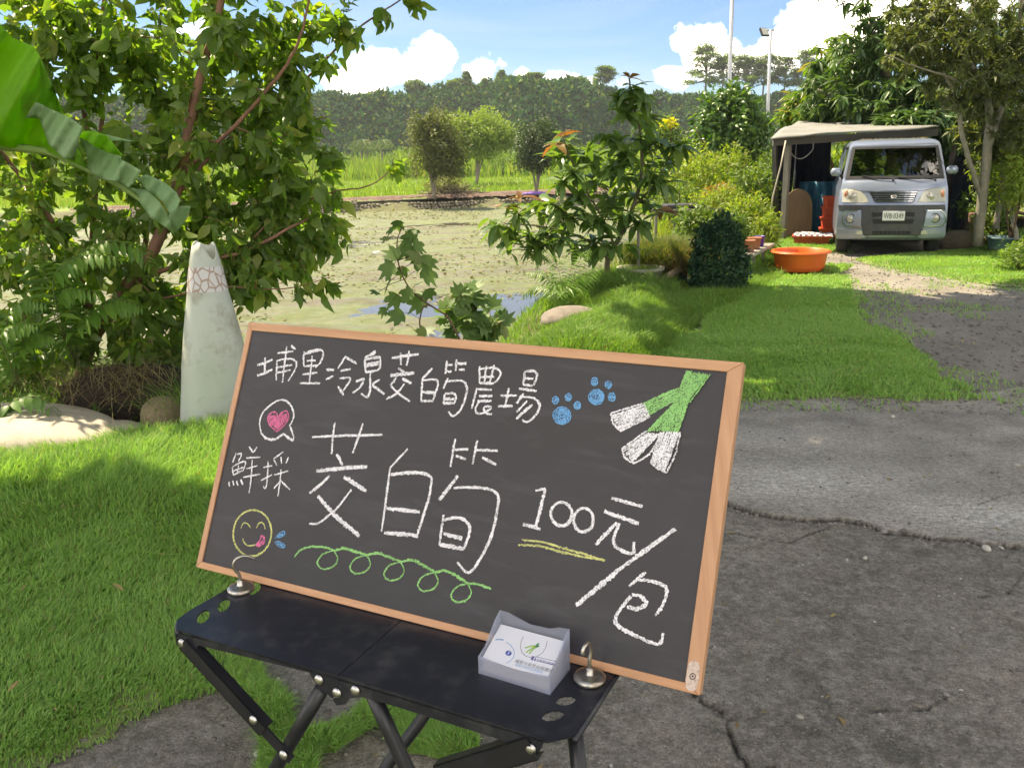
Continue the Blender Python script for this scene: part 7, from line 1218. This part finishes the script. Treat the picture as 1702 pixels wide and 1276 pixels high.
big_tree('large dark mango tree spreading over the shed and van', b, [([b, AT(1560, 300, YM), AT(1520, 200, YM), AT(1470, 120, YM), AT(1440, 40, YM)], .16, .05), ([AT(1560, 300, YM), AT(1500, 230, YM), AT(1420, 180, YM), AT(1360, 150, YM)], .08, .03), ([AT(1520, 200, YM), AT(1580, 110, YM), AT(1620, 0, YM)], .09, .03)],
         [B(1410, 130, YM, 70, 60, .8, 75), B(1490, 170, YM-.8, 100, 36, .8, 120), B(1470, 70, YM, 70, 60, .8, 80), B(1560, 120, YM, 90, 90, 1, 90), B(1480, -40, YM, 130, 70, 1, 60), B(1660, 60, YM+1, 90, 120, 1, 90), B(1660, 200, YM+.5, 80, 70, 1, 80), B(1580, 215, YM-1.2, 60, 22, .6, 90), B(1610, 262, YM-.8, 50, 34, .5, 80), B(1530, 200, YM-1.8, 70, 16, .4, 80), B(1380, 180, YM, 50, 24, .6, 30)], 0, .21, L_MNG, LANCE, BARKG, .4, 'mango_tree', 150, 'mango', mode='rosette', k_ros=9, droop=.35)
YM = 18; b = AT(1345, 300, YM); b[2] = 0
big_tree('sunlit yellow-green tree between the floodlight pole and the mango', b, [([b, AT(1350, 220, YM), AT(1370, 120, YM)], .10, .04)], [B(1350, 175, YM, 46, 32, .8, 60), B(1385, 115, YM, 36, 48, .8, 60), B(1320, 190, YM, 30, 16, .5, 24), B(1410, 80, YM, 30, 30, .5, 30)], 0, .19, L_MNB, LANCE, BARKG, .4, 'mango_tree', mode='rosette', k_ros=8, droop=.25)
b = AT(1395, 330, 18.5); b[2] = 0
big_tree('small tree seen through the open back of the shed beside the van', b, [([b, AT(1392, 300, 18.5), AT(1375, 250, 18.5)], .07, .03), ([AT(1393, 310, 18.5), AT(1410, 265, 18.5), AT(1440, 245, 18.5)], .05, .02)], [B(1395, 270, 18.8, 40, 40, .6, 50), B(1440, 240, 19, 50, 30, .6, 40), B(1390, 310, 19, 40, 20, .6, 25)], 12, .14, L_MNB, LANCE, BARK, .4, 'small_tree')
bush('garden_shrub', 'sunlit greenery behind the shed filling the gap beside the van', 'shrub', (AT(1400, 300, 21)[0], 21, .5), (1.8, .8, 1.0), 2500, .13, L_YG, group='shrubs between the pond and the shed')
L_GRY = leafmat('grey_thin_leaf', (.11, .14, .055), (.19, .23, .10), .32, .5, odd=(.22, .24, .08), oddf=.15); YG = 11.2; b = AT(1628, 372, YG); b[2] = .1
big_tree('grey barked tree with many crooked stems and fine olive leaves at the right', b, [([b, AT(1640, 260, YG), AT(1642, 170, YG), AT(1600, 90, YG), AT(1540, 20, YG)], .07, .02), ([AT(1632, 330, YG), AT(1600, 230, YG), AT(1590, 170, YG), AT(1560, 110, YG), AT(1500, 70, YG)], .035, .012), ([AT(1640, 250, YG), AT(1665, 180, YG), AT(1690, 80, YG), AT(1700, -30, YG)], .05, .02), ([AT(1655, 380, YG), AT(1668, 280, YG+.2), AT(1655, 190, YG+.2), AT(1640, 100, YG)], .04, .015), ([AT(1640, 170, YG), AT(1580, 130, YG-.2), AT(1520, 110, YG-.3), AT(1470, 90, YG-.3)], .02, .006), ([AT(1690, 400, YG-.3), AT(1680, 320, YG), AT(1690, 220, YG), AT(1720, 120, YG)], .03, .012)],
         [B(1560, 50, YG, 90, 55, .7, 170), B(1620, 130, YG, 80, 60, .7, 170), B(1640, 220, YG+.4, 60, 50, .5, 90), B(1520, 95, YG, 50, 35, .5, 45), B(1680, 120, YG, 60, 110, .7, 170), B(1600, -50, YG, 180, 60, .9, 90), B(1690, 230, YG, 45, 50, .5, 45), B(1780, 100, YG, 70, 160, .8, 50)], 27, .092, L_GRY, THIN, pm('lichen_bark', (.36, .33, .27), (.23, .21, .17), 10, .9, bmp=.5, bscale=40), .35, 'olive_tree', rt=.003, rmax=.012)
for i, (px, py, Y, rx_, ry_, m_, lab) in enumerate([(1652, 340, 11.6, 26, 62, L_MG, 'climbing leafy column on the grey trunk right of the black netting'), (1695, 290, 11, 26, 60, L_YG, 'bright leafy shoots at the right picture edge'), (1640, 270, 11.8, 20, 40, L_YG, 'light green sprays hanging beside the van mirror'), (1700, 430, 9.3, 34, 30, L_MG, 'leafy weeds on the grass mound at the right edge'), (1612, 345, 12.6, 18, 20, L_MG, 'small plant growing in the brown crate right of the van')]):
    c, r, _ = B(px, py, Y, rx_, ry_, .3, 1); bush('climbing_shrub', lab, 'shrub', c, r, [2200, 1900, 900, 900, 300][i], [.06, .07, .06, .06, .09][i], m_, LANCE, 'greenery at the right edge', inner=.2, lump=.8, base=(c[0], c[1], float(gz(c[0], c[1]))))
# pots, crate and rocks right of the van
q = AT(1632, 384, 12.3); MBc = MB().box((0, 0, .17), (.42, .34, .34), None, .015); o = MBc.build('wooden_crate', pm('brown_wood', (.20, .11, .075), (.13, .075, .05), 6, .8), None); o.location = (q[0], q[1], .12); o.rotation_euler = (0, 0, -.3); tag(o, 'dark brown planter box right of the van against black netting', 'planter box')
q = AT(1668, 398, 11.1); pot('wide grey-blue tub under the vines right of the van', (q[0], q[1], float(gz(q[0], q[1]))+.0), .20, .16, M_BLPOT); q = AT(1664, 378, 11.7); pot('dark pot just above the grey-blue tub', (q[0], q[1], q[2]-.05), .14, .13, M_BPOT); q = AT(1688, 372, 11.6); pot('small black pot at the right edge among the sticks', (q[0], q[1], q[2]-.04), .12, .12, M_BPOT)
for i, (px, py, s_) in enumerate([(1590, 404, (.26, .2, .17)), (1612, 392, (.13, .12, .13)), (1628, 398, (.16, .13, .11))]): q = AT(px, py, 11.9); rock(['large dark rounded rock beside the right wheel of the van', 'upper pale small rock between the van and the tub', 'brown small rock left of the grey-blue tub'][i], (q[0], q[1], float(gz(q[0], q[1]))+s_[2]*.5), s_, 30+i, pm('garden_rock', (.25, .19, .13), (.15, .12, .09), 5, .9, bmp=.5), i, 'rock', .12, 3)
for i, (a, b_) in enumerate([((1672, 352), (1705, 356)), ((1680, 362), (1712, 364)), ((1690, 330), (1684, 372))]):
    p0, p1 = AT(*a, 11.3), AT(*b_, 11.2); o = MB().tube(np.array([p0-p0, (p1-p0)*.5+np.array([0, 0, .01]), p1-p0]), .022, 7).build('branch', BARK, smooth=True); o.location = tuple(p0); tag(o, ['upper reddish cut branch lying among pots at the right edge', 'lower cut branch lying among pots at the right edge', 'short upright stick among the cut branches at the right edge'][i], 'branch')
# unseen trees added so their crowns cast the shade on drive, lawn and table
L_SH = leafmat('broad_leaf', (.14, .24, .06), (.25, .34, .09), .6, .45, tcol=(1.3, 1.4, .9)); SHT = [((-7.0, 3.2), 3.0, [((-3.9, 4.25, 5.8), (2.0, 1.65, .9), 480)], 'unseen tree added left of the lawn, its crown placed to shade the grass'),  # leaves made pale and translucent to lighten the shade beneath
       ((5.6, .6), 3.2, [((-.9, 5.0, 6.0), (2.9, 2.8, 1.0), 900), ((-2.5, 3.0, 5.9), (1.3, 1.3, .8), 260), ((1.7, 3.0, 6.1), (2.8, 3.0, 1.0), 900)], 'large unseen tree added right of the driveway, its crown placed to shade the table'),
       ((8.0, 7.6), 3.0, [((.1, 8.8, 6.0), (1.9, 2.1, .9), 480), ((2.9, 8.4, 6.0), (2.3, 2.6, .9), 600)], 'unseen tree added right of the gravel track to shade it from above')]
rng.bit_generator.state = np.random.default_rng(11).bit_generator.state
for (x, y), h0, cs, lab in SHT:
    b = np.array([x, y, float(gz(x, y))]); fk = b+np.array([-.1, 0, h0]); lm = [([b, b+np.array([-.05, 0, h0*.5]), fk], .17, .12)]
    for c, r, n_ in cs:
        c = np.array(c); lm += [([fk, fk*.5+c*.5+np.array([0, 0, .3]), c], .10, .03)]+[([c*.8+fk*.2, c+np.array([math.cos(a)*r[0]*.7, math.sin(a)*r[1]*.7, 0])], .04, .015) for a in (0, 1.3, 2.6, 3.9, 5.2)]
    big_tree(lab, b, lm, [(np.array(c), r, n_) for c, r, n_ in cs], 20, .25, L_SH, SIMPLE, BARKG, .2, 'added_shade_tree')
# 11 field trees, brush pile, palms
L_T1 = leafmat('brownish_crown', (.085, .11, .03), (.15, .17, .05), .35, .6); L_T2 = leafmat('pale_crown', (.16, .24, .05), (.26, .34, .08), .42, .6); L_T3 = leafmat('dark_crown', (.03, .065, .022), (.07, .11, .035), .25, .5)
def field_tree(label, px, yb, Yd, m, blobs, nl, size, stems, wr, group=None):
    s_ = Yd/F; b = AT(px, yb, Yd); b[2] = max(0, float(gz(b[0], b[1]))); e = empty('field_tree', b, label=label, cat='tree', group=group); L = cat(*[shell_leaves(AT(x, y, Yd), (rx_*s_, rx_*s_*.9, ry_*s_), int(nl*w), size, inner=.25, lump=1.0) for x, y, rx_, ry_, w in blobs]); foliage('crown', SIMPLE, L, m, e); g = Grow(b, wr)
    x, y, rx_, ry_, w = blobs[0]
    for k in range(stems): tx = x+rng.uniform(-.7, .7)*rx_; ty = y+rng.uniform(-.4, .3)*ry_; g.limb([b, AT(px+(tx-px)*.35, yb+(ty-yb)*.45, Yd), AT(tx, ty, Yd+rng.uniform(-.5, .5))], wr*(.9 if k == 0 else .5), wr*.2, 6)
    g.mb.build('trunk', BARKG, e, smooth=True)
field_tree('tall oval brown-green tree on the dyke bank left of the pale tree', 722, 322, 31.5, L_T1, [(726, 242, 42, 50, 1), (712, 215, 24, 24, .3), (744, 262, 30, 34, .3)], 9000, .085, 8, .07)
field_tree('pale green spreading tree just behind the brown-green one', 791, 292, 46, L_T2, [(795, 215, 54, 26, 1), (765, 225, 26, 30, .4), (840, 230, 22, 18, .2), (800, 245, 36, 22, .4)], 7500, .13, 6, .10)
field_tree('dark round clipped tree at the right end of the cobble wall', 892, 320, 32.5, L_T3, [(897, 240, 36, 36, 1), (888, 265, 26, 20, .3)], 9000, .08, 7, .06)
q = AT(750, 312, 32.5); e = empty('brush_pile', (q[0], q[1], .05), label='heap of cut dry branches beside the brown-green tree', cat='brush pile'); mb = MB()
for k in range(260): a = rng.random()*6.28; rr_ = rng.random()**.5; p = np.array([rr_*1.0*math.cos(a), rr_*.5*math.sin(a), (.55*(1-rr_))*rng.random()+.03]); d = rng.normal(0, .35, 3)*[1, 1, .35]; mb.tube([p-d, p+d*.2+rng.normal(0, .05, 3), p+d], [.014, .01, .005], 3, cap=False)
o = mb.build('branches', pm('dry_branch', (.26, .21, .13), (.15, .12, .08)), e); o['kind'] = 'stuff'; foliage('dry_leaves', SIMPLE, shell_leaves((q[0]-.2, q[1], .45), (.9, .5, .45), 2500, .06, inner=.2), leafmat('dry_crown', (.17, .17, .07), (.26, .25, .11), .2, .8), e)
q = AT(888, 322, 31.8); o = rock('crumpled purple sheet lying on the earth bank', (q[0], q[1], q[2]), (.45, .25, .07), 44, pm('purple_sheet', (.24, .12, .50), (.17, .08, .38), 9, .5, bmp=.6), 0, 'sheet', .3, 3); o.name = 'purple_sheet'
L_PALM = leafmat('palm_leaf', (.10, .16, .06), (.17, .24, .10), .3, .5)
for px, yt, Y, lab in [(601, 236, 82, 'left one of two thin palms in the field'), (610, 240, 82, 'right one of two thin palms in the field'), (634, 236, 80, 'single palm right of the pair of thin palms'), (905, 250, 90, 'slim palm showing right of the pale tree')]:
    b = AT(px, 275, Y); b[2] = 0; tp_ = AT(px, yt, Y); e = empty('palm_tree', b, label=lab, cat='palm', group='thin palms in the field'); MB().tube([np.zeros(3), tp_-b], [.13, .09], 7).build('trunk', BARKG, e, smooth=True)
    mb = MB(); P_, D_, N_, S_ = [], [], [], []
    for k in range(11):
        a = k*6.28/11; Q = bez(tp_, tp_+np.array([math.cos(a)*.6, math.sin(a)*.6, .5]), tp_+np.array([math.cos(a)*1.3, math.sin(a)*1.3, -.4]), 8); mb.tube(Q-b, .02, 3, cap=False)
        for j in range(1, 8):
            for s2 in (-1, 1): P_.append(Q[j]); D_.append(np.array([-math.sin(a)*s2, math.cos(a)*s2, -.6])); N_.append((math.cos(a), math.sin(a), .4)); S_.append(.5)
    mb.build('frond_stalk', M_RACH, e)['kind'] = 'stuff'; foliage('fronds', LANCE, (np.array(P_), np.array(D_), np.array(N_), np.array(S_)), L_PALM, e)
